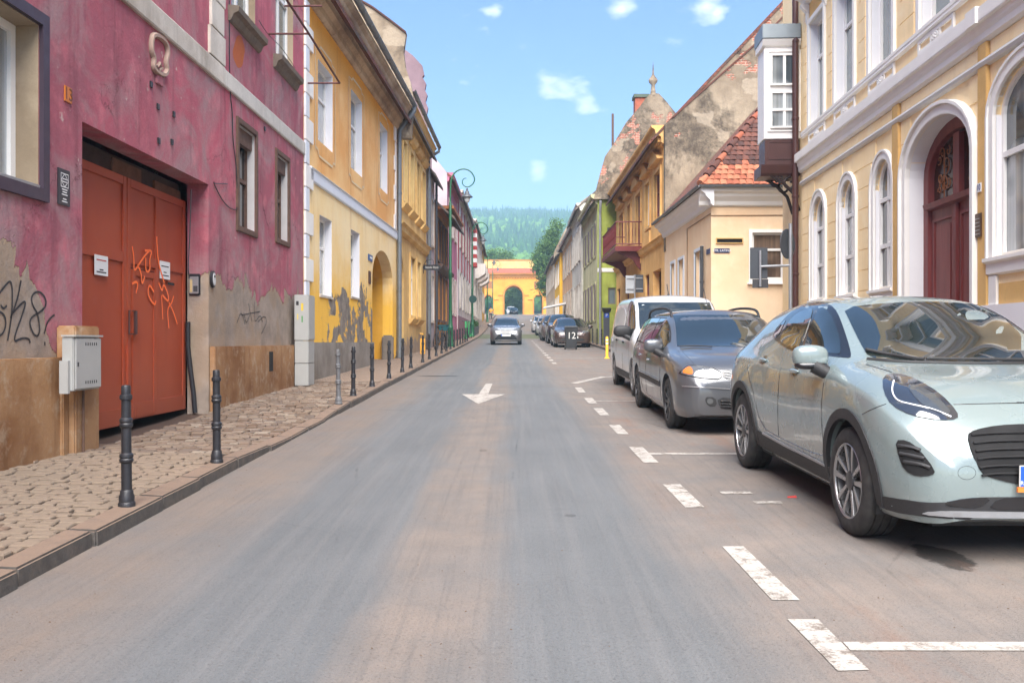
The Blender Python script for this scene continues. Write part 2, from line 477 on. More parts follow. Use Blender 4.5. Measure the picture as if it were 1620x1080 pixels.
# individual setts: courses across the pavement, uneven in length, height and tilt
variants = []
def sett_mesh(l, d, h, seed):
    r = random.Random(seed)
    mb = MB()
    j = lambda a: a + r.uniform(-.007, .007)
    b = 0.006
    lo = [(-l/2, -d/2), (l/2, -d/2), (l/2, d/2), (-l/2, d/2)]
    lo = [(j(x), j(y)) for x, y in lo]
    top = [(x * (1 - 2 * b / l), y * (1 - 2 * b / d)) for x, y in lo]
    zs = [r.uniform(-.004, .004) for _ in range(4)]
    vs_ = [(x, y, -h) for x, y in lo] + [(x, y, -0.008) for x, y in lo] + [(x, y, zs[i] * .6) for i, (x, y) in enumerate(top)]
    fs = [(i, (i+1) % 4, 4 + (i+1) % 4, 4 + i) for i in range(4)] + [(4+i, 4+(i+1) % 4, 8+(i+1) % 4, 8+i) for i in range(4)] + [(8, 9, 10, 11)]
    mb.add(vs_, fs)
    return mb
setts = []
y = 1.2
rowi = 0
while y < SETT_END - .1:
    dep = R.uniform(.085, .108)
    x = KX - 0.175 - R.uniform(0, .05)
    xe = FL(y) + .01
    while x > xe + .05:
        l = R.uniform(.10, .18)
        if x - l < xe: l = x - xe
        if l > .04:
            cx = x - l / 2
            yy = y + dep / 2 + 0.03 * math.sin(cx * 2.2 + 0.4) + R.uniform(-.003, .003)
            if True:
                setts.append((cx, yy, l - .018, dep - .017, R.uniform(-.010, .007), R.uniform(-.03, .03)))
        x -= l
    y += dep
    rowi += 1
setts.sort(key=lambda q: (q[0] < -.572 * q[1] or q[1] < 4.0, q[1]))
vm = {}
rest = MB()
for i, (cx, yy, l, d, dz, rz) in enumerate(setts):
    z = g(yy) + PW - low(yy) + dz
    if i < 300:
        k = (round(l / .02), round(d / .012), i % 3)
        if k not in vm:
            vm[k] = sett_mesh(k[0] * .02, k[1] * .012, .05, i).mesh('sett', SETT, 0)
        link('sett', vm[k], pav, (cx, yy, z), (SL, 0, rz))
    else:
        m_ = sett_mesh(l, d, .04, i)
        ca, sa = math.cos(rz), math.sin(rz)
        rest.add([(cx + a * ca - b * sa, yy + a * sa + b * ca, z + c_ + SL * b) for a, b, c_ in m_.v], m_.f)
tag(rest.build('setts_farther_up', SETT, pav), kind='stuff')

# kerb stones
def mul2(n, c): return n.mix(1.0, c, (.72, .72, .72), 'MULTIPLY')
n = N('kerb_stone')
gn = n.nd('ShaderNodeNewGeometry')
nz = n.xyz(gn.outputs['Normal'])[2]
c = n.mix(n.rng(n.noise(14, 6, .7), .35, .7), S(118, 110, 104, .6), S(150, 140, 130, .7))
c = n.mix(n.math('MULTIPLY', gn.outputs['Random Per Island'], 0.5), c, S(92, 88, 86, .6))
c = n.mix(n.math('MULTIPLY', n.rng(n.noise(5, 6, .7), .48, .66), .3), c, S(186, 160, 138, .6))
c = n.mix(n.math('MULTIPLY', n.rng(nz, .55, .85), n.rng(n.noise(7, 6, .7), .3, .5, .55, .95)), mul2(n, c), S(180, 150, 126, .48))
n.set(c=c, r=.85); n.bump(n.noise(45, 6, .7), .008, .8)
KERB = n.m
y = 1.0
kp = strip('kerb_bed', [KX - .18, KX - .02], YS, -0.01, JOINT)
while y < 118:
    l = R.uniform(.75, 1.05) if y < 40 else 2.2
    a, b = y + .006, y + l - .006
    mb = MB()
    o0 = R.uniform(-.012, .012)
    t0, t1 = g(a) + .105 - low(a) + R.uniform(-.005, .005), g(b) + .105 - low(b) + R.uniform(-.005, .005)
    mb.hexa([(KX - .17, a, g(a) - .05), (KX + o0 + .005, a, g(a) - .05), (KX + o0 + .005, b, g(b) - .05), (KX - .17, b, g(b) - .05),
             (KX - .17, a, t0), (KX + o0, a, t0 - .008), (KX + o0, b, t1 - .008), (KX - .17, b, t1)])
    mb.build('kerb_stone', KERB, kp, bevel=.012 if y < 30 else 0)
    y += l
y = -4.0
kp = strip('right_kerb_bed', [PX + .02, PX + .19], YS, -0.01, JOINT)
while y < 150:
    l = 1.0 if y < 60 else 3.0
    a, b = y + .006, y + l - .006
    MB().hexa([(PX, a, g(a) - .05), (PX + .18, a, g(a) - .05), (PX + .18, b, g(b) - .05), (PX, b, g(b) - .05),
               (PX, a, g(a) + .1), (PX + .18, a, g(a) + .1), (PX + .18, b, g(b) + .1), (PX, b, g(b) + .1)]).build('kerb_stone', KERB, kp)
    y += l

# --- painted markings: worn, dusty white thermoplastic
n = N('worn_road_paint')
wear = n.math('ADD', n.math('MULTIPLY', n.noise(9, 6, .7), .6), n.math('MULTIPLY', n.noise(60, 4, .7), .4))
c = n.mix(n.rng(wear, .48, .60), S(228, 220, 210, .50), S(176, 160, 146, .34))
n.set(c=c, r=.85); n.bump(n.noise(160, 3), .002, .5)
PAINT = n.m
def sheet(name, pts, zo=.004, parent=None, mat=PAINT, lab=None):
    m_ = MB()
    m_.add([(x, y, g(y) + zo) for x, y in pts], [tuple(range(len(pts)))])
    o_ = m_.build(name, mat, parent, recalc=False)
    return o_
def rectm(name, x0, x1, y0, y1, **k):
    jit = lambda: R.uniform(-.008, .008)
    return sheet(name, [(x0+jit(), y0+jit()), (x1+jit(), y0+jit()), (x1+jit(), y1+jit()), (x0+jit(), y1+jit())], **k)
for (a, b) in ((3.45, 4.04), (4.32, 5.34), (6.45, 7.37), (8.48, 9.53), (10.6, 11.54), (12.7, 13.7), (14.5, 15.5), (16.7, 17.9),
               (27.5, 28.5), (29.6, 30.6), (31.7, 32.7), (33.8, 34.8), (35.9, 36.9), (38, 39), (40.2, 41.2), (42.4, 43.4), (44.6, 45.6), (46.8, 47.8), (49, 50), (53, 54), (57, 58)):
    rectm('parking_dash', 1.235, 1.37, a, b, parent=road)
for yc, x1 in ((3.71, 4.1), (9.05, 4.1), (14.95, 4.1), (31.6, 4.1), (40.3, 4.1)):
    rectm('parking_cross_line', 1.374, x1, yc - .05, yc + .05, parent=road)
sheet('parking_corner_line', [(1.24, 19.2), (1.36, 19.0), (2.2, 21.2), (4.0, 21.6), (4.0, 21.75), (2.1, 21.4)], parent=road)
rectm('faded_paint_patch', 1.62, 1.86, 6.95, 7.05, parent=road)
rectm('faded_paint_patch', 1.78, 1.98, 6.6, 6.68, parent=road)
sheet('direction_arrow', [(-.54, 14.4), (-.125, 16.3), (-.43, 16.3), (-.41, 19.0), (-.55, 19.0), (-.60, 16.3), (-.905, 16.3)], parent=road)
# grit, leaves and crumbs of earth lying about
mb = MB()
for _ in range(520):
    x = R.choice([R.gauss(-.35, .22), R.uniform(-2.4, -1.6), R.uniform(.9, 3.8), R.uniform(-2.4, 3.8), R.gauss(1.9, .5)])
    yy = 2.4 + 12 * R.random() ** 1.6
    if x < KX + .03: continue
    s_ = R.uniform(.002, .008)
    a = R.uniform(0, 3.1)
    ca, sa = math.cos(a) * s_, math.sin(a) * s_
    q = R.uniform(.3, .9)
    z = g(yy)
    mb.add([(x - ca, yy - sa, z + .001), (x + sa * q, yy - ca * q, z + .001), (x + ca, yy + sa, z + .001), (x - sa * q, yy + ca * q, z + .001), (x, yy, z + s_ * .7)],
           [(0, 1, 4), (1, 2, 4), (2, 3, 4), (3, 0, 4)])
tag(mb.build('grit', plain('dark_grit', S(120, 96, 78, .6), .95, var=.5, sc_=20), recalc=False), kind='stuff', label='scattered grit and crumbs of earth on the road')
# ================================================================ BUILDING KIT
class B:
    """a building front: s runs along the front, w outwards from it, z is absolute height"""
    def __init__(s, name, label, p0, p1, out, group=None, cat='building', root=None):
        s.p0 = Vector((p0[0], p0[1]))
        d = Vector((p1[0] - p0[0], p1[1] - p0[1]))
        s.L = d.length
        s.t = d / s.L
        s.n = Vector((-s.t.y, s.t.x))
        if s.n.dot(Vector(out)) < 0: s.n = -s.n
        if root is None:
            mid = s.p0 + s.t * s.L / 2
            z = g(mid.y)
            s.root = empty(name, (mid.x, mid.y, z), label, cat, group)
            s.root['_w'] = [mid.x, mid.y, z]
        else:
            s.root = root
    def P(s, a, w_, z):
        q = s.p0 + s.t * a + s.n * w_
        return (q.x, q.y, z)
    def s_(s, x, w_=0.0):
        dx = (x - CX) / F
        o = s.p0 + s.n * w_
        return (dx * o.y - o.x) / (s.t.x - dx * s.t.y)
    def z_(s, x, y, w_=0.0):
        q = s.p0 + s.n * w_ + s.t * s.s_(x, w_)
        return CH + (CY - y) / F * q.y
    def gz(s, a): return g((s.p0 + s.t * a).y)
    def bx(s, mb, a, b, c, d, w0, w1):
        return mb.hexa([s.P(a, w0, c), s.P(b, w0, c), s.P(b, w0, d), s.P(a, w0, d), s.P(a, w1, c), s.P(b, w1, c), s.P(b, w1, d), s.P(a, w1, d)])
    def box(s, name, mat, a, b, c, d, w0, w1, parent=None, bevel=0):
        return s.bx(MB(), a, b, c, d, w0, w1).build(name, mat, parent or s.root, bevel=bevel)
    def arc(s, a, b, d, rise, n=14):
        if rise <= 0: return [(a, d), (b, d)]
        m, h = (a + b) / 2, (b - a) / 2
        return [(m - h * math.cos(math.pi * i / n), d - rise + rise * math.sin(math.pi * i / n)) for i in range(n + 1)]
    def ring(s, mb, a, b, c, d, rise, t, w0, w1, bottom=True, n=14):
        """frame between the opening outline and the same outline grown by t"""
        inn = [(a, c)] + s.arc(a, b, d, rise, n) + [(b, c)]
        out = [(a - t, c - (t if bottom else 0))] + s.arc(a - t, b + t, d + t, rise + (t if rise > 0 else 0), n) + [(b + t, c - (t if bottom else 0))]
        m = len(inn)
        vs_ = [s.P(p[0], w0, p[1]) for p in inn] + [s.P(p[0], w1, p[1]) for p in inn] + [s.P(p[0], w0, p[1]) for p in out] + [s.P(p[0], w1, p[1]) for p in out]
        fs = []
        for i in range(m if bottom else m - 1):
            j = (i + 1) % m
            fs += [(m + i, m + j, 3*m + j, 3*m + i), (i, j, m + j, m + i), (2*m + i, 3*m + i, 3*m + j, 2*m + j), (i, 2*m + i, 2*m + j, j)]
        if not bottom:
            for i in (0, m - 1): fs.append((i, m + i, 3*m + i, 2*m + i))
        return mb.add(vs_, fs)
    def wall(s, mat, a, b, c, d, ops=(), depth=.25, D=7.0, name='wall', top=True, sides=True, w=0.0):
        ops = [tuple(o) + (0,) * (5 - len(o)) for o in ops]
        us = sorted({a, b, *[o[0] for o in ops], *[o[1] for o in ops]})
        zs = sorted({c, d, *[o[2] for o in ops], *[o[3] for o in ops]})
        us = [u for u in us if a - 1e-6 <= u <= b + 1e-6]
        zs = [z for z in zs if c - 1e-6 <= z <= d + 1e-6]
        mb = MB()
        for u0, u1 in zip(us[:-1], us[1:]):
            for z0, z1 in zip(zs[:-1], zs[1:]):
                um, zm = (u0 + u1) / 2, (z0 + z1) / 2
                if any(o[0] < um < o[1] and o[2] < zm < o[3] for o in ops): continue
                mb.quad(s.P(u0, w, z0), s.P(u1, w, z0), s.P(u1, w, z1), s.P(u0, w, z1))
        for o in ops:
            A, Z = s.arc(o[0], o[1], o[3], o[4]), o[2]
            if o[4] > 0:
                for p, q in zip(A[:-1], A[1:]):
                    mb.quad(s.P(p[0], w, p[1]), s.P(q[0], w, q[1]), s.P(q[0], w, o[3]), s.P(p[0], w, o[3]))
            loop = [(o[0], Z)] + A + [(o[1], Z)]
            for p, q in zip(loop, loop[1:] + loop[:1]):
                if (p[0]-q[0])**2 + (p[1]-q[1])**2 > 1e-9:
                    mb.quad(s.P(p[0], w, p[1]), s.P(q[0], w, q[1]), s.P(q[0], w - depth, q[1]), s.P(p[0], w - depth, p[1]))
        if sides:
            if sides != 'far': mb.quad(s.P(a, w, c), s.P(a, w, d), s.P(a, -D, d), s.P(a, -D, c))
            mb.quad(s.P(b, w, c), s.P(b, w, d), s.P(b, -D, d), s.P(b, -D, c))
            mb.quad(s.P(a, -D, c), s.P(b, -D, c), s.P(b, -D, d), s.P(a, -D, d))
        if top: mb.quad(s.P(a, w, d), s.P(b, w, d), s.P(b, -D, d), s.P(a, -D, d))
        return mb.build(name, mat, s.root, recalc=False)
    def window(s, a, b, c, d, rise=0, rec=.18, fr=.055, cols=2, rows=(.68,), frame=None, glass=None, lower=0, parent=None, name='window', panes=True):
        """frame with mullions, transoms and panes, set back in its opening; rows are heights as fractions"""
        frame, glass = frame or WHITEW, glass or GLASS
        mb = MB()
        h = d - c
        s.ring(mb, a + fr, b - fr, c + fr, d - fr, max(rise - fr, 0) if rise else 0, fr, -rec, -rec + .05)
        top = lambda u: d if rise <= 0 else d - rise + rise * math.sqrt(max(0, 1 - ((u - (a + b) / 2) / ((b - a) / 2)) ** 2))
        us = [a + fr * .5] + [a + (b - a) * k / cols for k in range(1, cols)] + [b - fr * .5]
        zs = [c + fr * .5] + [c + h * r for r in rows] + [None]
        bw = min(.035, fr * .8)
        for u in us[1:-1]: s.bx(mb, u - bw, u + bw, c + fr, top(u) - fr * .5, -rec + .003, -rec + .043)
        for z in zs[1:-1]: s.bx(mb, a + fr, b - fr, z - bw * .9, z + bw * .9, -rec + .006, -rec + .05)
        W = mb.build(name, frame, parent or s.root)
        for i in range(len(us) - 1):
            for j in range(len(zs) - 1):
                u0, u1, z0, z1 = us[i], us[i+1], zs[j], zs[j+1]
                e = .004
                if z1 is None:
                    k = 8 if rise else 1
                    tp = [(u1 - (u1 - u0) * q / k) for q in range(k + 1)]
                    pts = [(u0 + e, z0), (u1 - e, z0)] + [(min(max(u, u0 + e), u1 - e), top(u) - fr * .5) for u in tp]
                else:
                    pts = [(u0 + e, z0), (u1 - e, z0), (u1 - e, z1), (u0 + e, z1)]
                m_ = MB().prism(pts, lambda p, t: s.P(p[0], t, p[1]), -rec - .01, -rec + .012)
                m_.build('pane', glass, W)
        return W
    def reveals(s, W, a, b, c, d, rec, mat, rise=0):
        for u, v in ((a + .002, a + .012), (b - .012, b - .002)): s.box('reveal', mat, u, v, c + .003, d - rise - .003, -rec, -.004, W)
        if not rise: s.box('reveal', mat, a + .014, b - .014, d - .013, d - .003, -rec, -.004, W)
    def profile(s, name, mat, a, b, prof, parent=None, D0=0.0):
        """moulding: prof is a list of (w, z) from the bottom outwards to the top; closed against the wall"""
        pts = [(D0, prof[0][1])] + list(prof) + [(D0, prof[-1][1])]
        return MB().prism(pts, lambda p, t: s.P(t, p[0], p[1]), a, b).build(name, mat, parent or s.root)
    def roof(s, mat, a, b, ze, zr, D, ov=.35, th=.12, name='roof', eave=None):
        """pitched roof parallel to the street"""
        mb = MB()
        m = -D / 2
        sl = (zr - ze) / (D / 2)
        f0, b0 = (ov, ze - sl * ov), (-D - ov, ze - sl * ov)
        sec = [f0, (m, zr), b0, (b0[0], b0[1] - th), (m, zr - th * 1.3), (f0[0], f0[1] - th)]
        mb.prism(sec, lambda p, t: s.P(t, p[0], p[1]), a, b)
        for e in (a + .03, b - .03):
            MB().quad(s.P(e, 0, ze), s.P(e, m, zr - th), s.P(e, -D, ze)).build('gable', WHITE if eave is None else eave, s.root, recalc=False)
        return mb.build(name, mat, s.root)
    def gutter(s, a, b, w_, z, r=.075, mat=None):
        mb = MB()
        k = [(-r * math.cos(math.pi * i / 6), -r * math.sin(math.pi * i / 6)) for i in range(7)]
        o_ = [s.P(a, w_ + p[0], z + p[1]) for p in k] + [s.P(b, w_ + p[0], z + p[1]) for p in k]
        mb.add(o_, [(i, i+1, 8+i, 7+i) for i in range(6)])
        k2 = [(p[0] * .9, p[1] * .9) for p in k]
        mb.add([s.P(a, w_ + p[0], z + p[1]) for p in k2] + [s.P(b, w_ + p[0], z + p[1]) for p in k2], [(i, i+1, 8+i, 7+i) for i in range(6)])
        q = a + .3
        while q < b:
            mb.tube([s.P(q, w_ + p[0] * 1.06, z + p[1] * 1.06) for p in k], .012, 5)
            q += .9
        return mb.build('gutter', mat or GREYM, s.root, smooth=40, recalc=False)
    def downpipe(s, a, w_, ztop, zbot, r=.055, mat=None, elbow=None):
        mb = MB()
        path = [s.P(a, w_, zbot), s.P(a, w_, ztop)]
        if elbow: path += [s.P(a, w_ + .02, ztop + .12), s.P(a, elbow[0], elbow[1] - .1), s.P(a, elbow[0], elbow[1])]
        mb.tube(path, r, 12)
        z = zbot + .6
        while z < ztop - .1:
            mb.lathe([(r + .001, -.025), (r + .012, -.02), (r + .012, .02), (r + .001, .025)], 12, s.P(a, w_, z))
            z += 1.6
        return mb.build('downpipe', mat or GREYM, s.root, smooth=40)
    def ribbon(s, mb, pts, wd, w_=.004):
        """painted stroke on the wall through points (s, z)"""
        P_ = [Vector(p) for p in pts]
        L_, R_ = [], []
        for i in range(len(P_)):
            t = (P_[min(i+1, len(P_)-1)] - P_[max(i-1, 0)])
            t = t.normalized() if t.length > 1e-9 else Vector((1, 0))
            n_ = Vector((-t.y, t.x)) * wd / 2
            L_.append(P_[i] + n_); R_.append(P_[i] - n_)
        m = len(P_)
        mb.add([s.P(p.x, w_, p.y) for p in L_ + R_], [(i, i+1, m+i+1, m+i) for i in range(m-1)])
    def text(s, txt, a, z, size, mat, parent, w_=.01, align='CENTER', flip=1):
        cu = bpy.data.curves.new('lettering', 'FONT')
        cu.body, cu.size, cu.align_x, cu.align_y, cu.extrude = txt, size, align, 'CENTER', .002
        to = bpy.data.objects.new('tmp', cu)
        col.objects.link(to)
        bpy.context.view_layer.update()
        dg = bpy.context.evaluated_depsgraph_get()
        me = bpy.data.meshes.new_from_object(to.evaluated_get(dg))
        bpy.data.objects.remove(to)
        mb = MB()
        # text reads left to right as seen from outside: outward normal n, up z, right = up x n ... = z x n
        r_ = Vector((0, 0, 1)).cross(Vector((s.n.x, s.n.y, 0)))
        sg = 1 if r_.dot(Vector((s.t.x, s.t.y, 0))) > 0 else -1
        mb.add([s.P(a + v.co.x * sg, w_ + v.co.z, z + v.co.y) for v in me.vertices], [tuple(p.vertices) for p in me.polygons])
        bpy.data.meshes.remove(me)
        return mb.build('lettering', mat, parent)

def smooth_pts(pts, it=2, closed=False):
    p = [tuple(q) for q in pts]
    for _ in range(it):
        o_ = []
        m = len(p)
        if not closed: o_.append(p[0])
        for i in range(m if closed else m - 1):
            a, b = p[i], p[(i+1) % m]
            o_.append(tuple(.75*x + .25*y for x, y in zip(a, b)))
            o_.append(tuple(.25*x + .75*y for x, y in zip(a, b)))
        if not closed: o_.append(p[-1])
        p = o_
    return p

# roof tiles as seen from a distance
def tile_mat(name, c1, c2, moss):
    n = N(name)
    br = n.nd('ShaderNodeTexBrick')
    o_ = n.xyz(n.pos())
    n.put(br.inputs['Vector'], n.vec(n.math('ADD', o_[0], o_[1]), o_[2], 0.0))
    br.inputs['Scale'].default_value = 1
    br.inputs['Brick Width'].default_value, br.inputs['Row Height'].default_value, br.inputs['Mortar Size'].default_value = .19, .16, .008
    n.put(br.inputs['Color1'], c1); n.put(br.inputs['Color2'], c2); n.put(br.inputs['Mortar'], mul(c1, .3))
    c = n.mix(n.rng(n.noise(1.6, 6, .65), .42, .66), br.outputs[0], moss)
    n.set(c=c, r=.9); n.bump(br.outputs['Fac'], -.03, .8)
    return n.m
TILE = tile_mat('old_roof_tiles', S(120, 62, 48, .8), S(146, 82, 60, .8), S(92, 76, 66, .7))
TILEG = tile_mat('grey_lichened_tiles', S(112, 92, 82, .8), S(132, 108, 94, .8), S(120, 118, 112, .8))
n = N('bare_fire_wall')
a_ = n.noise(.5, 8, .7)
c = n.mix(n.rng(a_, .36, .62), S(140, 122, 100, .72), S(182, 164, 138, .8))
c = n.mix(n.math('MULTIPLY', n.rng(n.noise(1.0, 6, .65, n.scale(n.pos(), 2.2, 2.2, .5)), .48, .70), .5), c, S(112, 98, 82, .65))
soot = n.math('MULTIPLY', n.rng(n.noise(.33, 8, .68, None, .4), .50, .57), n.rng(n.noise(3.5, 6, .75), .38, .58, .35, 1))
c = n.mix(n.math('MULTIPLY', soot, .8), c, S(66, 55, 47, .5))
c = n.mix(n.math('MULTIPLY', n.rng(n.noise(.6, 4, .5, n.scale(n.pos(), 1, 1, 1.4)), .58, .60), .45), c, S(196, 180, 156, .85))
br = n.nd('ShaderNodeTexBrick')
o_ = n.xyz(n.pos())
n.put(br.inputs['Vector'], n.vec(n.math('ADD', o_[0], o_[1]), o_[2], 0.0))
br.inputs['Scale'].default_value = 1
br.inputs['Brick Width'].default_value, br.inputs['Row Height'].default_value, br.inputs['Mortar Size'].default_value = .26, .085, .012
n.put(br.inputs['Color1'], S(190, 110, 84, .85)); n.put(br.inputs['Color2'], S(168, 92, 70, .85)); n.put(br.inputs['Mortar'], S(190, 172, 152, .85))
bmask = n.rng(n.noise(.45, 8, .66, None, .3), .575, .59)
c = n.mix(bmask, c, br.outputs[0])
c = n.mix(n.math('MULTIPLY', n.rng(n.noise(16, 5, .7), .45, .7), .3), c, S(92, 80, 70, .7))
n.set(c=c, r=.95); n.bump(n.math('SUBTRACT', n.noise(6, 8, .7), n.math('MULTIPLY', bmask, .6)), .03, .8)
FIREWALL = n.m
# ================================================================ LEFT SIDE: PINK HOUSE
PINK = stucco('faded_pink_plaster', S(188, 92, 108, 1.0), grey=S(166, 134, 136, .95), dark=S(160, 92, 104, .95), light=S(218, 124, 134, 1.05), patch=.5, streak=.7, dirt=.12,
              peel=(lambda n: n.math('ADD', n.rng(n.xyz(n.pos())[1], 12.4, 12.7, .55, 1.75),
                                     n.math('MULTIPLY', n.rng(n.xyz(n.pos())[1], 8.05, 8.75, 1.25, 0), 1.0)), 1.5, S(168, 152, 138, .9), 1.5), bump=.02, cracks=.8)
PLINTH = stucco('stained_plinth_plaster', S(186, 142, 98, .9), dark=S(150, 98, 52, .85), light=S(206, 182, 152, .9), patch=.8, streak=.7, dirt=.3, sc_=1.8, bump=.012)
PK = B('pink_house', 'faded pink two-storey house with a wide orange gate at the left', (-4.493, -8), (-4.2, 18.2), (1, 0))
s, z = PK.s_, PK.z_
GA, GB, GT = s(130), s(330), 3.54
GREC = .34
ops = [(s(72) - 1.75, s(62), z(62, 299), z(62, 40)), (GA, GB, -2, GT)]
SW = []
for x0, x1, ya, yb in ((376, 403, 205, 362), (437, 455, 250, 380)):
    xm = (x0 + x1) / 2
    SW.append((s(x0), s(x1), z(xm, yb), z(xm, ya)))
UW = []
for x0, x1, yb in ((366, 404, 35), (436, 464, 105)):
    xm = (x0 + x1) / 2
    UW.append((s(x0), s(x1), z(xm, yb), z(xm, yb) + 1.9))
UW += [(s(72) - 1.4, s(72) - .2, 5.9, 7.8)]
PK.wall(PINK, 0, PK.L, -2, 9.6, ops + SW + UW, depth=.30)
gb = lambda a: PK.gz(a) + .09 - low((PK.p0 + PK.t * a).y)
# big window by the camera, dark purple outer trim
a, b, c, d = ops[0]
PTRIM = plain('dark_purple_window_trim', S(66, 52, 66), .5)
W = PK.window(a, b, c, d, rec=.26, fr=.09, cols=2, rows=(), glass=GLASSC)
BEIGE = stucco('beige_reveal_plaster', S(190, 170, 142, .85), dark=S(158, 138, 112, .8), dirt=0)
PK.reveals(W, a, b, c, d, .25, BEIGE)
PK.ring(MB(), a, b, c, d, 0, .11, -.02, .04).build('outer_trim', PTRIM, W)
PK.box('sill', GALV, a + .02, b - .02, c + .002, c + .03, -.22, .02, W)
for (a, b, c, d) in SW:
    W = PK.window(a, b, c, d, rec=.17, fr=.05, cols=2, rows=(.5,), frame=BROWNW, glass=GLASS)
    PK.reveals(W, a, b, c, d, .165, plain('grey_white_reveal', (.52, .50, .49), .9, var=.12))
    PK.ring(MB(), a, b, c, d, 0, .09, -.02, .035).build('outer_trim', BROWNW, W, bevel=.008)
    PK.box('shutter_box', BROWNW, a + .02, b - .02, d - .26, d - .015, -.12, -.04, W)
    m_ = MB()
    q = c + .05
    while q < d - .28:
        PK.bx(m_, a + .04, (a + b) / 2 - .03, q, q + .035, -.125, -.11); q += .045
    m_.build('louvre', plain('grey_louvre', S(92, 88, 86), .7), W)
for i, (a, b, c, d) in enumerate(UW):
    W = PK.window(a, b, c, d, rec=.16, fr=.06, cols=2, rows=(.68,), glass=GLASSB)
    PK.reveals(W, a, b, c, d, .155, BEIGE)
    PK.profile('sill', plain('grimy_sill_stone', S(126, 112, 98, .8), .9, var=.3, sc_=8), a - .16, b + .16, [(.02, c - .24), (.05, c - .22), (.09, c - .13), (.16, c - .10), (.17, c - .02), (.03, c - .005)], W)
# white string band, with its flaked stretch, and the pilaster blocks above it
bd = 5.08
PK.profile('string_band', OLDWHITE, 0, s(352), [(.035, bd), (.045, bd + .02), (.045, bd + .26), (.03, bd + .28)])
FLAKE = stucco('flaking_white_band', S(224, 218, 208, .9), peel=(lambda n: 4.45, 1.0, S(168, 92, 112, .9), 1.3), dirt=0)
PK.profile('string_band', FLAKE, s(352) + .03, PK.L - .002, [(.03, bd + .01), (.04, bd + .03), (.04, bd + .25), (.025, bd + .27)])
q = bd + .30
i = 0
while q < 9.4:
    PK.box('pilaster_block', OLDWHITE, s(331) - (.0 if i % 2 else .06), s(353) - (.06 if i % 2 else 0), q, q + .40, -.01, .04, bevel=.006)
    q += .42; i += 1
# plinth, buttress and the gate's recess
PK.box('plinth', PLINTH, 0, s(88), -2, z(50, 566), 0.003, .10, bevel=.012)
PK.box('plinth', PLINTH, GB + .02, PK.L - .003, -2, z(390, 547), 0.003, .085, bevel=.012)
for x0, x1 in ((88, 126),):
    PK.box('buttress', PLINTH, s(88) - .0, GA - .03, -2, z(120, 516), .004, .19, bevel=.015)
PK.box('buttress', PLINTH, s(78), s(88) - .002, -2, z(80, 575), .006, .13, bevel=.01)
SOFFIT = plain('shaded_gap_brown', S(84, 58, 52, .6), .9, var=.3, sc_=4)
PK.box('lintel_void', SOFFIT, GA + .01, GB - .01, 3.305, GT - .004, -.9, -.42)  # solid brown box filling the gap over the leaves, its shade put into the colour
m_ = MB()
PK.bx(m_, GA + 1.55, GA + 2.35, 3.31, 3.5, -.44, -.40)
PK.bx(m_, GB - .9, GB - .02, 3.31, 3.44, -.44, -.39)
m_.build('lintel_infill', plain('lintel_board', S(120, 80, 60, .8), .9, var=.4, sc_=7), PK.root)
# orange gate: two leaves, wicket door in the far one
RUST = N('orange_gate_paint')
c_ = RUST.mix(RUST.rng(RUST.noise(.8, 5), .35, .65), S(172, 64, 28, .85), S(184, 78, 40, .85))
c_ = RUST.mix(RUST.math('MULTIPLY', RUST.rng(RUST.noise(1, 5, .6, RUST.scale(RUST.pos(), 7, 7, .6)), .55, .75), .35), c_, S(140, 60, 34, .9))
c_ = RUST.mix(RUST.rng(RUST.height(), .0, .9, .35, 0), c_, S(128, 84, 66, .9))
RUST.set(c=c_, r=.55, spec=.4); RUST.bump(RUST.noise(25, 5, .6), .002, .5)
RUST = RUST.m
gx = lambda x: s(x, -GREC)
gz = lambda x, y: z(x, y, -GREC)
DT = 3.30
def strips(name, parent, rects, w0, w1, mat=RUST):
    for (a, b, c, d) in rects:
        PK.box(name, mat, a, b, c, d, w0, w1, parent, bevel=.004)
splt = gx(198)
Lf = PK.box('gate_leaf', RUST, GA + .015, splt - .011, gb(GA) + .07, DT, -GREC - .045, -GREC)
Rt = PK.box('gate_leaf', RUST, splt + .011, GB - .02, gb(GB) + .06, DT, -GREC - .045, -GREC + .002)
for leaf, a, b in ((Lf, GA + .015, splt - .011), (Rt, splt + .011, GB - .02)):
    zb = gb((a + b) / 2) + .08
    w0, w1 = -GREC + .003, -GREC + .024
    strips('stile', leaf, [(a, a + .09, zb, DT), (b - .09, b, zb, DT)], w0, w1)
    strips('rail', leaf, [(a + .092, b - .092, DT - .10, DT), (a + .092, b - .092, 2.28, 2.40), (a + .092, b - .092, zb, zb + .20)], w0, w1)
m0 = gx(246)
strips('stile', Rt, [(m0 - .05, m0 + .05, gb(m0) + .28, DT - .102)], -GREC + .004, -GREC + .026)
wa, wb = gx(203), gx(243)
wz = 2.22
PK.box('door_gap', DARK, wa + .045, wb + .014, gb(wa) + .11, wz + .014, -GREC + .0022, -GREC + .0028, Rt)
wk = PK.box('wicket_door', RUST, wa + .06, wb, gb(wa) + .12, wz, -GREC + .003, -GREC + .014)
strips('stile', wk, [(wa + .06, wa + .13, gb(wa) + .12, wz), (wb - .06, wb, gb(wa) + .12, wz)], -GREC + .015, -GREC + .030)
strips('rail', wk, [(wa + .132, wb - .062, wz - .08, wz), (wa + .132, wb - .062, gb(wa) + .12, gb(wa) + .26)], -GREC + .015, -GREC + .030)
hd = MB()
hx, hz = gx(207), gz(207, 510)
hd.tube([PK.P(hx + q, -GREC + w_, hz + p) for q, w_, p in ((0, .02, -.14), (0, .07, -.14), (0, .07, .14), (0, .02, .14))], .012, 6)
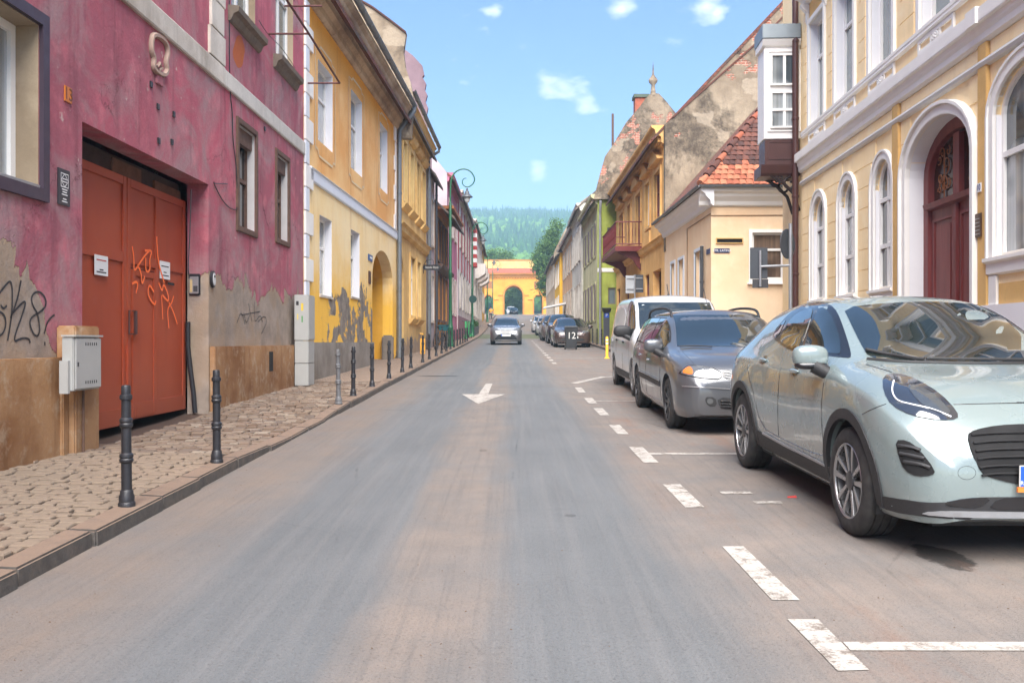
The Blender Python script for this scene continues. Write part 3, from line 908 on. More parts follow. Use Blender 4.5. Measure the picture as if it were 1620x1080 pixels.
hd.tube([PK.P(hx + q, -GREC + .05, hz + p) for q, p in ((0, -.14), (-.0, .14), (-.16, .14), (-.16, -.14), (0, -.14))], .010, 6)
hd.build('handle', DBROWN, wk)
PK.box('letter_slot', DARK, gx(263), gx(273), gz(268, 451), gz(268, 447), -GREC + .02, -GREC + .026, Rt)
m_ = MB()
PK.bx(m_, splt - .03, splt + .03, gb(splt) + .4, gb(splt) + 1.0, -GREC + .026, -GREC + .05)
m_.build('latch', RUST, Rt)
# two notices on the gate
PAPER = plain('white_paper', (.74, .74, .73), .8, var=.02)
INK = plain('black_print', (.03, .03, .03), .8, var=.1)
INKR = plain('red_print', S(190, 60, 50), .8)
for x0, x1, y0, y1, lines, lab in ((151, 172, 402, 434, (.24, .72, .84), 'white paper notice taped to the near leaf of the orange gate'), (254, 270, 412, 440, (.28, .62, .80), 'white paper notice taped to the far leaf of the orange gate')):
    a, b = s(x0, -.30), s(x1, -.30)
    zt_, zb_ = z(x0, y0, -.30), z(x0, y1, -.30)
    po = PK.box('paper_notice', PAPER, a, b, zb_, zt_, -.312, -.308)
    mw = po.matrix_world.copy(); po.parent = None; po.location = PK.root.location
    del po['_w']
    tag(po, lab, 'notice')
    for k, f in enumerate(lines):
        q = zt_ - (zt_ - zb_) * f
        ln = PK.bx(MB(), a + (b - a) * (.14 if k != 1 else .36), b - (b - a) * (.14 if k != 1 else .36), q - .007, q + .007, -.3085, -.3065)
        ln.build('printed_line', INKR if (k == 0 and x0 < 200) else INK, po, off=PK.root['_w'])
# orange spray on the gate
SPRAY = plain('orange_spray_paint', S(255, 100, 12, 1.2), .5, var=.08)
def zp(ox, oy, k, pts): return [(ox + p[0] / k, oy + p[1] / k) for p in pts]
m_ = MB()
for pts, wd in (([(505, 200), (525, 330), (522, 480), (585, 380), (640, 300), (690, 245)], .05), ([(640, 245), (725, 245), (690, 330), (700, 460), (650, 480), (650, 320)], .05),
            ([(770, 95), (770, 165), (785, 380), (850, 590)], .06), ([(560, 400), (600, 470), (610, 620), (640, 520)], .055), ([(505, 600), (545, 575), (570, 600), (545, 700)], .05),
            ([(740, 690), (690, 600), (670, 690), (700, 770), (750, 830), (760, 780)], .05), ([(790, 590), (830, 690), (840, 590), (890, 700), (900, 800), (830, 720)], .05),
            ([(820, 720), (835, 980)], .04), ([(950, 730), (930, 810), (880, 860), (900, 1075)], .05), ([(900, 800), (950, 900), (990, 1030)], .045)):
    pp = smooth_pts(zp(130, 360, 6.752, pts), 2)
    PK.ribbon(m_, [(gx(x), gz(x, y)) for x, y in pp], wd * .6, -GREC + .034)
m_.build('spray_tag', SPRAY, Rt, recalc=False)
# black tags on the wall
TAGB = plain('black_spray_paint', (.03, .03, .034), .6, var=.2)
m_ = MB()
for pts in ([(-40, 330), (0, 275), (70, 185), (85, 260), (80, 440), (50, 625)], [(145, 195), (120, 330), (70, 465)], [(75, 440), (180, 325), (170, 400), (80, 640), (150, 605), (205, 610), (210, 640)],
            [(265, 430), (320, 390), (325, 330), (290, 280), (250, 275), (218, 310), (225, 370), (265, 430), (280, 540), (270, 590), (240, 590), (205, 510), (215, 460), (265, 430)],
            [(385, 440), (335, 480), (310, 575)], [(315, 632), (315, 658)], [(0, 370), (20, 400), (45, 375)], [(-20, 410), (30, 440), (40, 510), (15, 580), (-20, 590)]):
    PK.ribbon(m_, [(s(x), z(x, y)) for x, y in smooth_pts(zp(0, 400, 4.5, pts), 3)], .020, .006)
m_.build('wall_tag', TAGB, PK.root, recalc=False)
m_ = MB()
for pts in ([(1010, 435), (1030, 380), (1045, 440)], [(1040, 390), (1050, 440), (1065, 400)], [(1060, 350), (1075, 430)], [(1085, 345), (1085, 440), (1110, 395), (1120, 430)], [(1030, 400), (1110, 385)], [(1100, 430), (1130, 400), (1140, 430), (1115, 480)]):
    PK.ribbon(m_, [(s(x), z(x, y)) for x, y in smooth_pts(zp(0, 350, 2.7, pts), 2)], .014, .006)
m_.build('wall_tag', TAGB, PK.root, recalc=False)
# house number, plaque, stucco ornament, iron anchors
NUM = PK.box('house_number', plain('orange_enamel', S(206, 116, 28), .4), s(100.5), s(111.5), z(106, 162), z(106, 138), .004, .016)
PK.text('13', s(106), z(106, 150), .17, plain('brown_enamel', S(110, 52, 16), .4), NUM, .018)
PQ = PK.box('plaque', plain('black_plaque', (.035, .035, .045), .35), s(90), s(108.5), z(99, 325), z(99, 268), .004, .014)
m_ = MB()
pa, pb, pz0, pz1 = s(94), s(105.5), z(99, 296), z(99, 275)
pm, pzm = (pa + pb) / 2, (pz0 + pz1) / 2
for pts in ([(pa, pz0), (pb, pz0), (pb, pz1), (pa, pz1), (pa, pz0)], [(pm, pz0), (pb, pzm), (pm, pz1), (pa, pzm), (pm, pz0)], [(pa+.03, pz0+.05), (pb-.03, pz0+.05), (pb-.03, pz1-.05), (pa+.03, pz1-.05), (pa+.03, pz0+.05)]):
    PK.ribbon(m_, pts, .010, .016)
for yy, k in ((300, .12), (304, .2), (308, .1), (315, .25), (319, .12)):
    zz_ = z(99, yy)
    PK.ribbon(m_, [(pa + (pb - pa) * k, zz_), (pb - (pb - pa) * k, zz_)], .011, .016)
m_.build('engraving', PAPER, PQ, recalc=False)
m_ = MB()
loop = smooth_pts([(237, 60), (236, 80), (241, 92), (239, 108), (247, 116), (257, 120), (262, 112), (259, 98), (263, 84), (260, 68), (250, 58), (240, 55)], 2, True)
m_.tube([PK.P(s(x), .02, z(x, y)) for x, y in loop], .035, 6, closed=True)
m_.tube([PK.P(s(x), .02, z(x, y)) for x, y in ((246, 106), (250, 100), (254, 108), (249, 112))], .02, 5)
m_.build('stucco_cartouche', plain('worn_stucco', S(178, 150, 134, .85), .9, var=.2, sc_=9), PK.root, smooth=60)
PK.box('stucco_drop', PINK, s(245), s(255), z(250, 135), z(250, 118), .0, .03, bevel=.008)
for x, y in ((249, 169), (274, 181), (250, 223), (271, 225), (238, 134), (418, 204)):
    PK.box('iron_anchor', BLACKM, s(x) - .03, s(x) + .03, z(x, y) - .035, z(x, y) + .035, .002, .02)
RUSTST = stucco('rust_streak', S(200, 110, 40, .9), dark=S(190, 96, 60, .9), dirt=0)
pts = [(378 + 9 * math.cos(2*math.pi*k/18) * (1 + .15 * math.sin(5*k)), 82 + 26 * math.sin(2*math.pi*k/18)) for k in range(18)]
MB().add([PK.P(s(x), .003, z(x, y)) for x, y in pts], [tuple(range(18))]).build('rust_patch', RUSTST, PK.root, recalc=False)
# steel awning rail that crosses to the yellow house
m_ = MB()
for x, y, ww in ((425, 54, .70), (450, 10, .70)):
    m_.tube([PK.P(s(x), 0, z(x, y)), PK.P(s(x), ww, z(x, y))], .018, 6)
r0, r1 = s(425), 26.4
m_.tube([PK.P(r0 - 3.0, .70, z(425, 54) + .06), PK.P(r0, .70, z(425, 54)), PK.P(PK.L + .15, .70, z(425, 54) - .1)], .022, 6)
m_.tube([PK.P(PK.L + .15, .0, z(425, 54) - .1), PK.P(PK.L + .15, .70, z(425, 54) - .1)], .018, 6)
m_.build('awning_rail', plain('rusty_red_pipe', S(92, 44, 40), .6, var=.2), PK.root, smooth=50)
# cables
m_ = MB()
def cable(pts, r=.008, w_=.02): m_.tube([PK.P(s(x), w_, z(x, y)) for x, y in smooth_pts(pts, 2)], r, 5)
cable([(361, 0), (361, 140), (366, 180), (366, 220), (372, 260), (374, 320), (373, 333), (362, 330), (350, 318), (338, 295), (336, 288)])
cable([(336, 290), (345, 291), (358, 291)], .006)
cable([(404, 33), (418, 55), (440, 75), (462, 108)], .006, .06)
cable([(300, 300), (298, 380), (295, 420), (297, 440)], .008, .02)
m_.build('wall_cable', BLACKM, PK.root, smooth=50)
m_ = MB()
m_.tube([PK.P(GB - .06, -.27 + .10 * q, gb(GB) + z_) for q, z_ in ((0, 1.25), (.0, .9), (.4, .55), (.8, .25), (1.0, -.02))], .035, 8)
m_.build('cable_conduit', BLACKM, PK.root, smooth=50)
# entry phone and bell on the gate jamb
jb = GB - .003
def jamb(name, mat, w0, w1, z0, z1, dp, parent=None, bevel=.01):
    return PK.bx(MB(), jb - dp, jb, z0, z1, w0, w1).build(name, mat, parent or PK.root, bevel=bevel)
zi = z(306, 466, -.15)
IP = jamb('entry_phone', BLACKM, -.27, -.11, zi, zi + .30, .03)
jamb('faceplate', GALV, -.26, -.13, zi + .02, zi + .26, .038, IP, .004)
jamb('keypad', DARKM, -.20, -.14, zi + .05, zi + .13, .043, IP, .003)
jamb('name_strip', plain('beige_strip', S(196, 172, 120), .6), -.25, -.215, zi + .04, zi + .22, .043, IP, .003)
m_ = MB()
zo = z(330, 441)
el = [(math.cos(2*math.pi*k/20), math.sin(2*math.pi*k/20)) for k in range(20)]
m_.prism([(GB + .10 + .075 * p, zo + .12 * q) for p, q in el], lambda p, t: PK.P(p[0], t, p[1]), .004, .045)
DB = m_.build('door_bell', BLACKM, PK.root, bevel=.006)
m_ = MB()
m_.prism([(GB + .10 + .052 * p, zo + .09 * q) for p, q in el], lambda p, t: PK.P(p[0], t, p[1]), .04, .052)
m_.build('faceplate', plain('silver_plastic', (.55, .56, .58), .35), DB)
PK.box('sensor', BLACKM, GB + .075, GB + .125, zo + .025, zo + .055, .05, .056, DB)
PK.box('vent_slot', DARK, s(418), s(424), z(420, 587), z(420, 556), .084, .09)

# meter cabinet on the buttress
CAB = plain('pale_grey_cabinet_paint', S(200, 200, 196, .68), .5, var=.05, sc_=5)
ca, cb = s(99, .2), s(150, .2)
cz0, cz1 = z(125, 616, .2), z(125, 533, .2)
cabinet = empty('meter_cabinet', PK.P((ca + cb) / 2, .2, cz0), 'pale grey metal meter cabinet on the buttress beside the orange gate', 'meter cabinet')
cabinet['_w'] = list(cabinet.location)
cb = ca + .52
PK.box('case', CAB, ca, cb, cz0, cz1, .192, .30, cabinet, bevel=.008)
PK.box('door', CAB, ca + .012, cb - .012, cz0 + .015, cz1 - .012, .302, .318, cabinet, bevel=.006)
PK.box('cap', CAB, ca - .012, cb + .012, cz1 + .002, cz1 + .018, .192, .325, cabinet)
for k in range(6):
    for q in (cz0 + .06, cz1 - .08):
        PK.box('vent_slot', DARK, ca + .19 + k * .042, ca + .205 + k * .042, q, q + .028, .3185, .3195, cabinet)
PK.box('lock', BLACKM, ca + .04, ca + .055, (cz0 + cz1) / 2 - .02, (cz0 + cz1) / 2 + .015, .3185, .325, cabinet)
PK.box('side_case', CAB, ca - .045, ca - .002, cz0 - .02, cz0 + .28, .192, .27, cabinet)
m_ = MB()
m_.tube([PK.P(cb - .16, .215, cz0), PK.P(cb - .16, .215, gb(ca))], .012, 8)
m_.build('feed_pipe', BROWNW, cabinet, smooth=50)

# ================================================================ YELLOW HOUSE (left)
YEL = N('two_tone_yellow_plaster')
def yellow_mat():
    n = N('yellow_plaster')
    zz = n.xyz(n.pos())[2]
    a_ = n.noise(.7, 6, .62); b_ = n.noise(3, 6, .65)
    up = n.mix(n.rng(a_, .36, .62), S(236, 170, 92, .95), S(242, 194, 126, 1.0))
    up = n.mix(n.rng(zz, 7.2, 8.1), up, S(236, 158, 24, .95))
    lo = n.mix(n.rng(a_, .36, .62), S(244, 208, 140, 1.0), S(248, 222, 170, 1.0))
    c = n.mix(n.rng(zz, 4.78, 4.80), lo, up)
    h = n.height()
    c = n.mix(n.rng(n.math('ADD', h, n.math('MULTIPLY', b_, -1.0)), 1.2, 2.2, .9, 0), c, S(250, 190, 20, .95))
    st = n.noise(1.0, 5, .6, n.scale(n.pos(), 5, 5, .4))
    c = n.mix(n.math('MULTIPLY', n.rng(st, .54, .75), .35), c, S(178, 108, 48, .9))
    pn = n.noise(1.15, 7, .62, n.scale(n.pos(), 1, 1, .9), .4)
    yy = n.xyz(n.pos())[1]
    win = n.math('MULTIPLY', n.rng(yy, 19.0, 20.4), n.rng(yy, 25.3, 26.0, 1, 0))
    e_ = n.math('SUBTRACT', n.math('ADD', n.math('MULTIPLY', win, 1.95), n.math('MULTIPLY', n.math('SUBTRACT', pn, .5), 2.6)), h)
    pm = n.math('MULTIPLY', n.rng(e_, -.01, .01), n.rng(n.noise(1.3, 7, .62, n.scale(n.pos(), 1, 1, 1.1), .3), .52, .53, 1, .0))
    pc = n.mix(n.rng(n.noise(3.5, 6, .7), .35, .65), S(112, 104, 98, .8), S(166, 154, 140, .85))
    c = n.mix(pm, c, pc)
    c = n.mix(n.math('MULTIPLY', n.rng(n.noise(40, 4, .7), .45, .75), .14), c, S(140, 90, 40, .8))
    n.set(c=c, r=.9, spec=.25)
    n.bump(n.math('SUBTRACT', n.math('ADD', n.noise(20, 5, .65), b_), n.math('MULTIPLY', pm, 1.5)), .006, .7)
    return n.m
bpy.data.materials.remove(YEL.m)
YEL = yellow_mat()
YL = B('yellow_house', 'yellow two-storey house with white quoins and peeling paint at its foot', (-4.2, 18.2), (-3.8, 29.7), (1, 0))
s, z = YL.s_, YL.z_
uw = [(s(x0), s(x1), z(x1, yb), z(x1, ya)) for x0, x1, ya, yb in ((503, 526.5, 122, 242), (555, 573, 163, 281), (601, 613, 208, 308))]
lw = [(s(x0), s(x1), z(x1, yb), z(x1, ya)) for x0, x1, ya, yb in ((505.5, 525, 350, 470), (555, 569, 370, 472))]
AR = (s(589), s(621), -1, z(604, 396), .9)
YL.wall(YEL, 0, YL.L, -1, 8.4, uw + lw + [AR], depth=.32)
jw = plain('white_reveal_plaster', (.70, .70, .74), .85, var=.05)
for k, (a, b, c, d) in enumerate(uw + lw):
    W = YL.window(a, b, c, d, rec=.21, fr=.06, cols=1, rows=(.62,), glass=GLASSC)
    YL.reveals(W, a, b, c, d, .205, jw)
    if k < 3:
        m_ = MB()
        o_ = .26
        YL.ribbon(m_, [(a - o_, c - .28), (a - o_, d + .22), (a + .1, d + .22), (a + .18, d + .30), (b - .18, d + .30), (b - .1, d + .22), (b + o_ * .7, d + .22), (b + o_ * .7, c - .28)], .05, .012)
        YL.ribbon(m_, [(a - o_, c - .20), (a - .05, c - .22), (a + .05, c - .34), (b - .1, c - .34), (b, c - .24), (b + o_ * .7, c - .24)], .05, .014)
        m_.build('stucco_border', plain('cream_stucco_line', S(232, 206, 158, .9), .85), W, recalc=False)
    else:
        YL.box('sill', OLDWHITE, a - .02, b + .02, c - .05, c - .002, -.18, .03, W)
# arched passage with its painted side walls and inner door
m_ = MB()
A_ = YL.arc(AR[0], AR[1], AR[3], AR[4])
loop = [(AR[0], -1)] + A_ + [(AR[1], -1)]
for p, q in zip(loop[:-1], loop[1:]):
    m_.quad(YL.P(p[0], -.32, p[1]), YL.P(q[0], -.32, q[1]), YL.P(q[0], -1.6, q[1]), YL.P(p[0], -1.6, p[1]))
m_.build('passage', plain('deep_yellow_plaster', S(232, 168, 20, .9), .9, var=.1), YL.root, recalc=False)
YL.box('passage_door', DBROWN, AR[0] + .02, AR[1] - .02, -.5, AR[3] - .03, -1.7, -1.55)
YL.box('guard_stone', plain('grey_guard_stone', S(138, 126, 114, .8), .9, var=.2, sc_=5, bump=.01), AR[1] - .30, AR[1] - .02, YL.gz(AR[1]), YL.gz(AR[1]) + .85, -.3, .05, bevel=.05)
BAND = plain('pale_blue_white_band', (.68, .71, .76), .85, var=.05)
YL.profile('string_band', BAND, .42, YL.L - .05, [(.03, 4.66), (.05, 4.69), (.05, 4.90), (.08, 4.93), (.03, 4.97)])
CORN = stucco('weathered_cornice', S(206, 180, 148, .9), dark=S(150, 120, 94, .85), streak=.6, dirt=0, bump=.01)
YL.profile('cornice', CORN, -.05, YL.L, [(.04, 8.28), (.10, 8.34), (.12, 8.46), (.22, 8.54), (.24, 8.62), (.40, 8.78), (.42, 8.86), (.50, 8.92), (.52, 9.02)])
YL.gutter(-.05, YL.L + .1, .60, 9.10, .085)
YL.roof(TILE, 0, YL.L, 9.02, 13.2, 9.0, ov=.5, eave=FIREWALL)
YL.downpipe(YL.L - .05, .11, 8.15, YL.gz(YL.L) + .1, .075, elbow=(.60, 9.0))
YL.box('plinth', stucco('grey_plinth_plaster', S(176, 170, 162, .85), dark=S(132, 124, 114, .8), streak=.5, dirt=.4, bump=.01), .02, AR[0] - .02, -1, 1.32, .003, .06, bevel=.01)
# white corner quoins, long and short
q, i = 1.62, 0
while q < 8.1:
    ln = .30 if i % 2 else .62
    YL.box('quoin', BAND if i % 2 else WHITE, .01, ln, q, q + .46, .003, .05, bevel=.008)
    q += .475; i += 1
q, i = 4.98, 0
while q < 8.1:
    YL.box('quoin', WHITE, YL.L - (.35 if i % 2 else .55), YL.L - .2, q, q + .46, .003, .04)
    q += .475; i += 1
SGN = YL.box('street_plate', plain('blue_enamel', S(42, 88, 150), .35), s(582), s(588.5), z(585, 413), z(585, 403), .004, .02)
YL.box('lettering', PAPER, s(584), s(587.8), z(585, 409), z(585, 406), .021, .023, SGN)
YL.box('plaque', DBROWN, s(582.5), s(585.5), z(584, 449), z(584, 429), .004, .03)

# street cabinet standing between the two houses
px = -3.98
cbn = empty('street_cabinet', (px, 17.35, g(17.35) + PW), 'tall pale grey electricity cabinet between the pink and yellow houses', 'street cabinet')
cz = 1.72
MB().box(-.13, .13, -.26, .26, 0, .42).build('base', CAB, cbn, bevel=.01)
MB().box(-.13, .13, -.26, .26, .425, .85).build('lower_case', CAB, cbn, bevel=.01)
MB().box(-.135, .135, -.265, .265, .855, cz).build('case', CAB, cbn, bevel=.01)
MB().box(.136, .142, -.24, .24, .88, cz - .03).build('door', CAB, cbn, bevel=.003)
for k, (ya, yb, z0, z1, m_) in enumerate(((-.2, -.08, 1.52, 1.60, INK), (.03, .14, 1.42, 1.56, plain('yellow_warning', S(224, 190, 40), .5)), (.05, .12, 1.2, 1.32, plain('green_sticker', S(90, 150, 90), .6)), (-.16, -.10, 1.25, 1.36, plain('yellow_sticker', S(210, 190, 90), .6)))):
    MB().box(-.02 + ya * .4, -.02 + yb * .4, -.2662, -.2655, z0, z1).build('sticker', m_, cbn)
# ================================================================ RIGHT SIDE: CREAM HOUSE
CREAM = stucco('cream_plaster', S(248, 222, 174, 1.08), dark=S(242, 210, 154, 1.05), light=S(250, 232, 194, 1.08), patch=.5, streak=.22, dirt=.25, bump=.002)
CREAMD = stucco('deep_cream_plaster', S(232, 186, 112, .95), dirt=.2, streak=.15, bump=.002)
CR = B('cream_house', 'cream rusticated house with white arched windows and a dark red door', (5.05, 2), (6.05, 20.2), (-1, 0))
s, z = CR.s_, CR.z_
ZS, ZC = z(1500, 140), z(1500, 86.7)          # string course, underside of the white cornice
ZW0, ZW1 = z(1395, 458), z(1395, 252)
gw = [(s(x1), s(x0), ZW0, z((x0 + x1) / 2, yt), .42) for x0, x1, yt in ((1287, 1306, 311), (1331, 1353.5, 285), (1384.5, 1412, 252))]
DR = (s(1541), s(1438), -1, z(1490, 183), .62)
NW = (s(1575) - 1.55, s(1575), z(1590, 405), z(1590, 402) + 2.05, .45)
GW2 = [(NW[0] - 2.9, NW[0] - 1.3, NW[2], NW[3], .45)]
ZSILL = z(1454, 55)
up = [(s(x1), s(x0), ZSILL + .02, ZSILL + 2.05) for x0, x1 in ((1282, 1304.5), (1323, 1352), (1378, 1414), (1458, 1508))]
up += [(s(1565) - 1.25, s(1570), ZSILL + .02, ZSILL + 2.05), (s(1565) - 3.9, s(1565) - 2.6, ZSILL + .02, ZSILL + 2.05)]
CR.wall(CREAM, 0, CR.L, -1, 9.8, gw + [DR, NW] + GW2 + up, depth=.36)
for k, (a, b, c, d, rise) in enumerate(gw + [NW] + GW2):
    big = k >= 3
    W = CR.window(a, b, c, d, rise, rec=.11, fr=.055, cols=2, rows=(.36 if big else .34, .70) if not big else (.56,), glass=GLASSC if k % 2 else GLASS)
    CR.ring(MB(), a, b, c, d, rise, .11 if not big else .15, -.05, .035, bottom=False).build('surround', WHITE, W, bevel=.006)
    CR.ring(MB(), a - .11, b + .11, c, d + .11, rise + .11, .035, -.02, .055, bottom=False).build('hood_moulding', WHITE, W)
    CR.reveals(W, a, b, c, d, .105, LILAC, rise)
    CR.profile('sill', WHITE, a - .14, b + .14, [(.02, c - .20), (.05, c - .18), (.05, c - .06), (.09, c - .04), (.09, c)], W)
    if big:
        CR.box('apron_panel', CREAMD, a + .1, b - .1, c - .95, c - .30, .004, .012, W)
        for r_ in ((a - .10, a + .08, c - 1.05, c - .205), (b - .08, b + .10, c - 1.05, c - .205)): CR.box('apron_pilaster', WHITE, *r_, .004, .035, W)
# arched doorway
a, b, c, d, rise = DR
DOORP = N('dark_red_door_paint')
c_ = DOORP.mix(DOORP.rng(DOORP.noise(1, 6, .65, DOORP.scale(DOORP.pos(), 9, 9, 1)), .35, .7), S(112, 46, 46, .9), S(140, 66, 62, .9))
DOORP.set(c=c_, r=.5); DOORP.bump(DOORP.noise(1, 6, .7, DOORP.scale(DOORP.pos(), 30, 30, 2)), .004, .5)
DOORP = DOORP.m
zd = CR.gz((a + b) / 2) + .12
CR.ring(MB(), a, b, zd, d, rise, .13, -.03, .06, bottom=False).build('door_surround', WHITE, CR.root, bevel=.008)
CR.ring(MB(), a - .13, b + .13, zd, d + .13, rise + .13, .05, -.02, .10, bottom=False).build('door_hood', WHITE, CR.root, bevel=.006)
rv = MB()
lp = [(a + .004, zd)] + CR.arc(a + .004, b - .004, d, rise, 18) + [(b - .004, zd)]
for p, q in zip(lp[:-1], lp[1:]):
    rv.quad(CR.P(p[0], -.002, p[1] - .004), CR.P(q[0], -.002, q[1] - .004), CR.P(q[0], -.31, q[1] - .004), CR.P(p[0], -.31, p[1] - .004))
rv.build('door_reveal', LILAC, CR.root, recalc=False)
dw = -.30
DO = CR.ring(MB(), a + .16, b - .16, zd, d - .16, rise - .12, .16, dw, dw + .10, bottom=False).build('front_door', DOORP, CR.root, bevel=.006)
tr = z(1505, 318, -.25)
CR.profile('transom', DOORP, a + .12, b - .12, [(dw + .06, tr - .05), (dw + .14, tr - .03), (dw + .16, tr + .04), (dw + .06, tr + .06)], DO, D0=dw)
CR.box('leaf', DOORP, a + .15, (a + b) / 2 - .004, zd, tr - .052, dw, dw + .05, DO)
CR.box('leaf', DOORP, (a + b) / 2 + .004, b - .15, zd, tr - .052, dw, dw + .05, DO)
for u, v in ((a + .30, (a + b) / 2 - .14), ((a + b) / 2 + .14, b - .30)):
    CR.ring(MB(), u, v, zd + .75, tr - .22, 0, .04, dw + .045, dw + .075).build('panel_moulding', DOORP, DO, bevel=.004)
    CR.box('panel', DOORP, u + .06, v - .06, zd + .81, tr - .28, dw + .052, dw + .066, DO, bevel=.008)
    CR.ring(MB(), u, v, zd + .15, zd + .6, 0, .04, dw + .045, dw + .075).build('panel_moulding', DOORP, DO)
CR.box('astragal', DOORP, (a + b) / 2 - .05, (a + b) / 2 + .05, zd, tr - .056, dw + .052, dw + .10, DO, bevel=.01)
fl = MB().prism([(u, q) for u, q in [(a + .16, tr + .05)] + CR.arc(a + .16, b - .16, d - .16, rise - .12) + [(b - .16, tr + .05)]], lambda p, t: CR.P(p[0], t, p[1]), dw - .02, dw + .012)
fl.build('fanlight', plain('brown_fanlight_glass', S(58, 30, 22), .15), DO)
CR.box('mullion', DOORP, (a + b) / 2 - .09, (a + b) / 2 + .09, tr + .06, d - .2, dw, dw + .08, DO)
GILT = plain('tarnished_iron_scroll', S(150, 92, 52), .5, .3)
ir = MB()
for sgn in (-1, 1):
    cx = (a + b) / 2 + sgn * (b - a) * .235
    for (ox, oz, r0, t0, t1, dr) in ((0, .18, .15, 0, 7.5, 1), (-.05, .45, .13, 1.6, 8.6, -1), (.12, .30, .10, 3, 9.5, 1), (-.13, .20, .09, .4, 7, -1), (.06, .62, .09, 0, 7, 1), (-.12, .62, .07, 2, 8, 1), (.16, .55, .07, 1, 7, -1), (.15, .12, .06, 0, 6, 1)):
        path = []
        for k in range(22):
            th = t0 + (t1 - t0) * k / 21
            rr = r0 * (1 - .82 * k / 21)
            path.append(CR.P(cx + ox + rr * math.cos(dr * th), dw + .03, tr + .08 + oz + rr * math.sin(dr * th)))
        ir.tube(path, .009, 5)
    ir.tube([CR.P(cx, dw + .03, tr + .06), CR.P(cx, dw + .03, d - .32)], .010, 5)
tag(ir.build('iron_scrollwork', GILT, DO, smooth=60), kind='stuff')
# mouldings
CR.profile('cornice', WHITE, -.1, s(1268), [(.03, ZC - .20), (.07, ZC - .17), (.075, ZC - .10), (.10, ZC - .06), (.11, ZC), (.15, ZC + .005), (.155, ZC + .02), (.155, ZC + .17), (.03, ZC + .24)])
CR.profile('string_course', plain('greyish_white_stone', (.62, .60, .57), .8, var=.08), -.1, s(1270), [(.02, ZS - .05), (.06, ZS - .035), (.075, ZS), (.06, ZS + .035), (.02, ZS + .05)])
CR.profile('sill_course', WHITE, -.1, s(1271), [(.02, ZSILL - .10), (.06, ZSILL - .08), (.055, ZSILL - .04), (.065, ZSILL - .03), (.065, ZSILL + .015), (.02, ZSILL + .02)])
for x0, x1 in ((1426, 1416), (1567, 1553)):
    CR.box('pilaster', CREAMD, s(x0), s(x1), -1, ZC - .2, .002, .05, bevel=.006)
CR.box('pilaster_cap', WHITE, s(1567) - .02, s(1553) + .02, ZC - .001, ZC + .19, .12, .185)
for a, b, c, d in up:
    W = CR.window(a, b, c, d, rec=.185, fr=.05, cols=1, rows=(.66,), glass=GLASSB)
    CR.ring(MB(), a, b, c, d, 0, .10, -.03, .045, bottom=False).build('surround', WHITE, W, bevel=.006)
    CR.profile('hood', WHITE, a - .22, b + .22, [(.03, d + .42), (.10, d + .45), (.14, d + .52), (.26, d + .58), (.28, d + .68), (.03, d + .76)], W)
    for q in (a - .14, b + .02):
        CR.profile('bracket', WHITE, q, q + .12, [(.02, d - .02), (.06, d + .10), (.06, d + .25), (.16, d + .36), (.18, d + .415)], W)
    CR.box('frieze', CREAMD, a, b, d + .12, d + .40, .003, .02, W)
    CR.reveals(W, a, b, c, d, .18, LILAC)
    # panel with medallion between sill course and cornice
    p0, p1 = ZC + .27, ZSILL - .13
    CR.ring(MB(), a - .02, b + .02, p0 + .05, p1 - .03, 0, .05, .0, .03).build('apron_frame', WHITE, W)
    m = (a + b) / 2
    CR.box('apron_bar', WHITE, m - .16, m - .12, p0 + .05, p1 - .03, .002, .028, W)
    CR.box('apron_bar', WHITE, m + .12, m + .16, p0 + .05, p1 - .03, .002, .028, W)
    md = MB()
    zc_ = (p0 + p1) / 2 + .01
    hh = (p1 - p0) / 2 - .04
    md.tube([CR.P(m + .085 * math.cos(t), .02, zc_ + hh * math.sin(t)) for t in [2 * math.pi * k / 20 for k in range(20)]], .016, 6, closed=True)
    for k in range(7):
        md.lathe([(0, -.02), (.022, -.01), (.022, .01), (0, .02)], 7, CR.P(m + .04 * math.cos(k * 2.4), .02, zc_ - hh * .6 + k * hh * .2))
    md.build('medallion', WHITE, W, smooth=50)
# rusticated blocks: real joints between them
def blocks(z0, z1, hgt, cuts, s0, s1, ln=.62):
    k = 0
    q = z0
    while q < z1 - .05:
        t = min(q + hgt, z1)
        iv = [(s0, s1)]
        for (a, b, c, d, rise, m) in cuts:
            if t < c or q > d + m: continue
            if rise and q > d - rise:
                hw = (b - a) / 2 + m
                f = max(0, 1 - ((q - (d - rise)) / (rise + m)) ** 2) ** .5
                lo_, hi_ = (a + b) / 2 - hw * f, (a + b) / 2 + hw * f
            else: lo_, hi_ = a - m, b + m
            iv = [p for u, v in iv for p in (((u, min(v, lo_)) if u < lo_ else None), ((max(u, hi_), v) if v > hi_ else None)) if p]
        for u, v in iv:
            if v - u < .05: continue
            nb = max(1, round((v - u) / ln))
            sh = (.5 if (k % 2 and nb > 2) else 0) * (v - u) / nb
            ed = sorted({u, v, *[min(max(u + (v - u) * j / nb + sh, u), v) for j in range(nb)]})
            for e0, e1 in zip(ed[:-1], ed[1:]):
                if e1 - e0 > .06:
                    CR.box('ashlar_block', CREAM, e0 + .005, e1 - .005, q + .007, t - .007, -.002, .014)
        q = t; k += 1
HB = .0567 * 5.9
cuts = [(a, b, c - .25, d, r_, .155) for a, b, c, d, r_ in gw] + [(DR[0], DR[1], -1, DR[3], DR[4], .19), (NW[0], NW[1], NW[2] - 1.1, NW[3], NW[4], .19), (s(1426), s(1416), -1, 9, 0, .01), (s(1567), s(1553), -1, 9, 0, .01)]
zb = ZS - .06 - 11 * HB
blocks(zb, ZS - .06, HB, cuts, s(1640), s(1270))
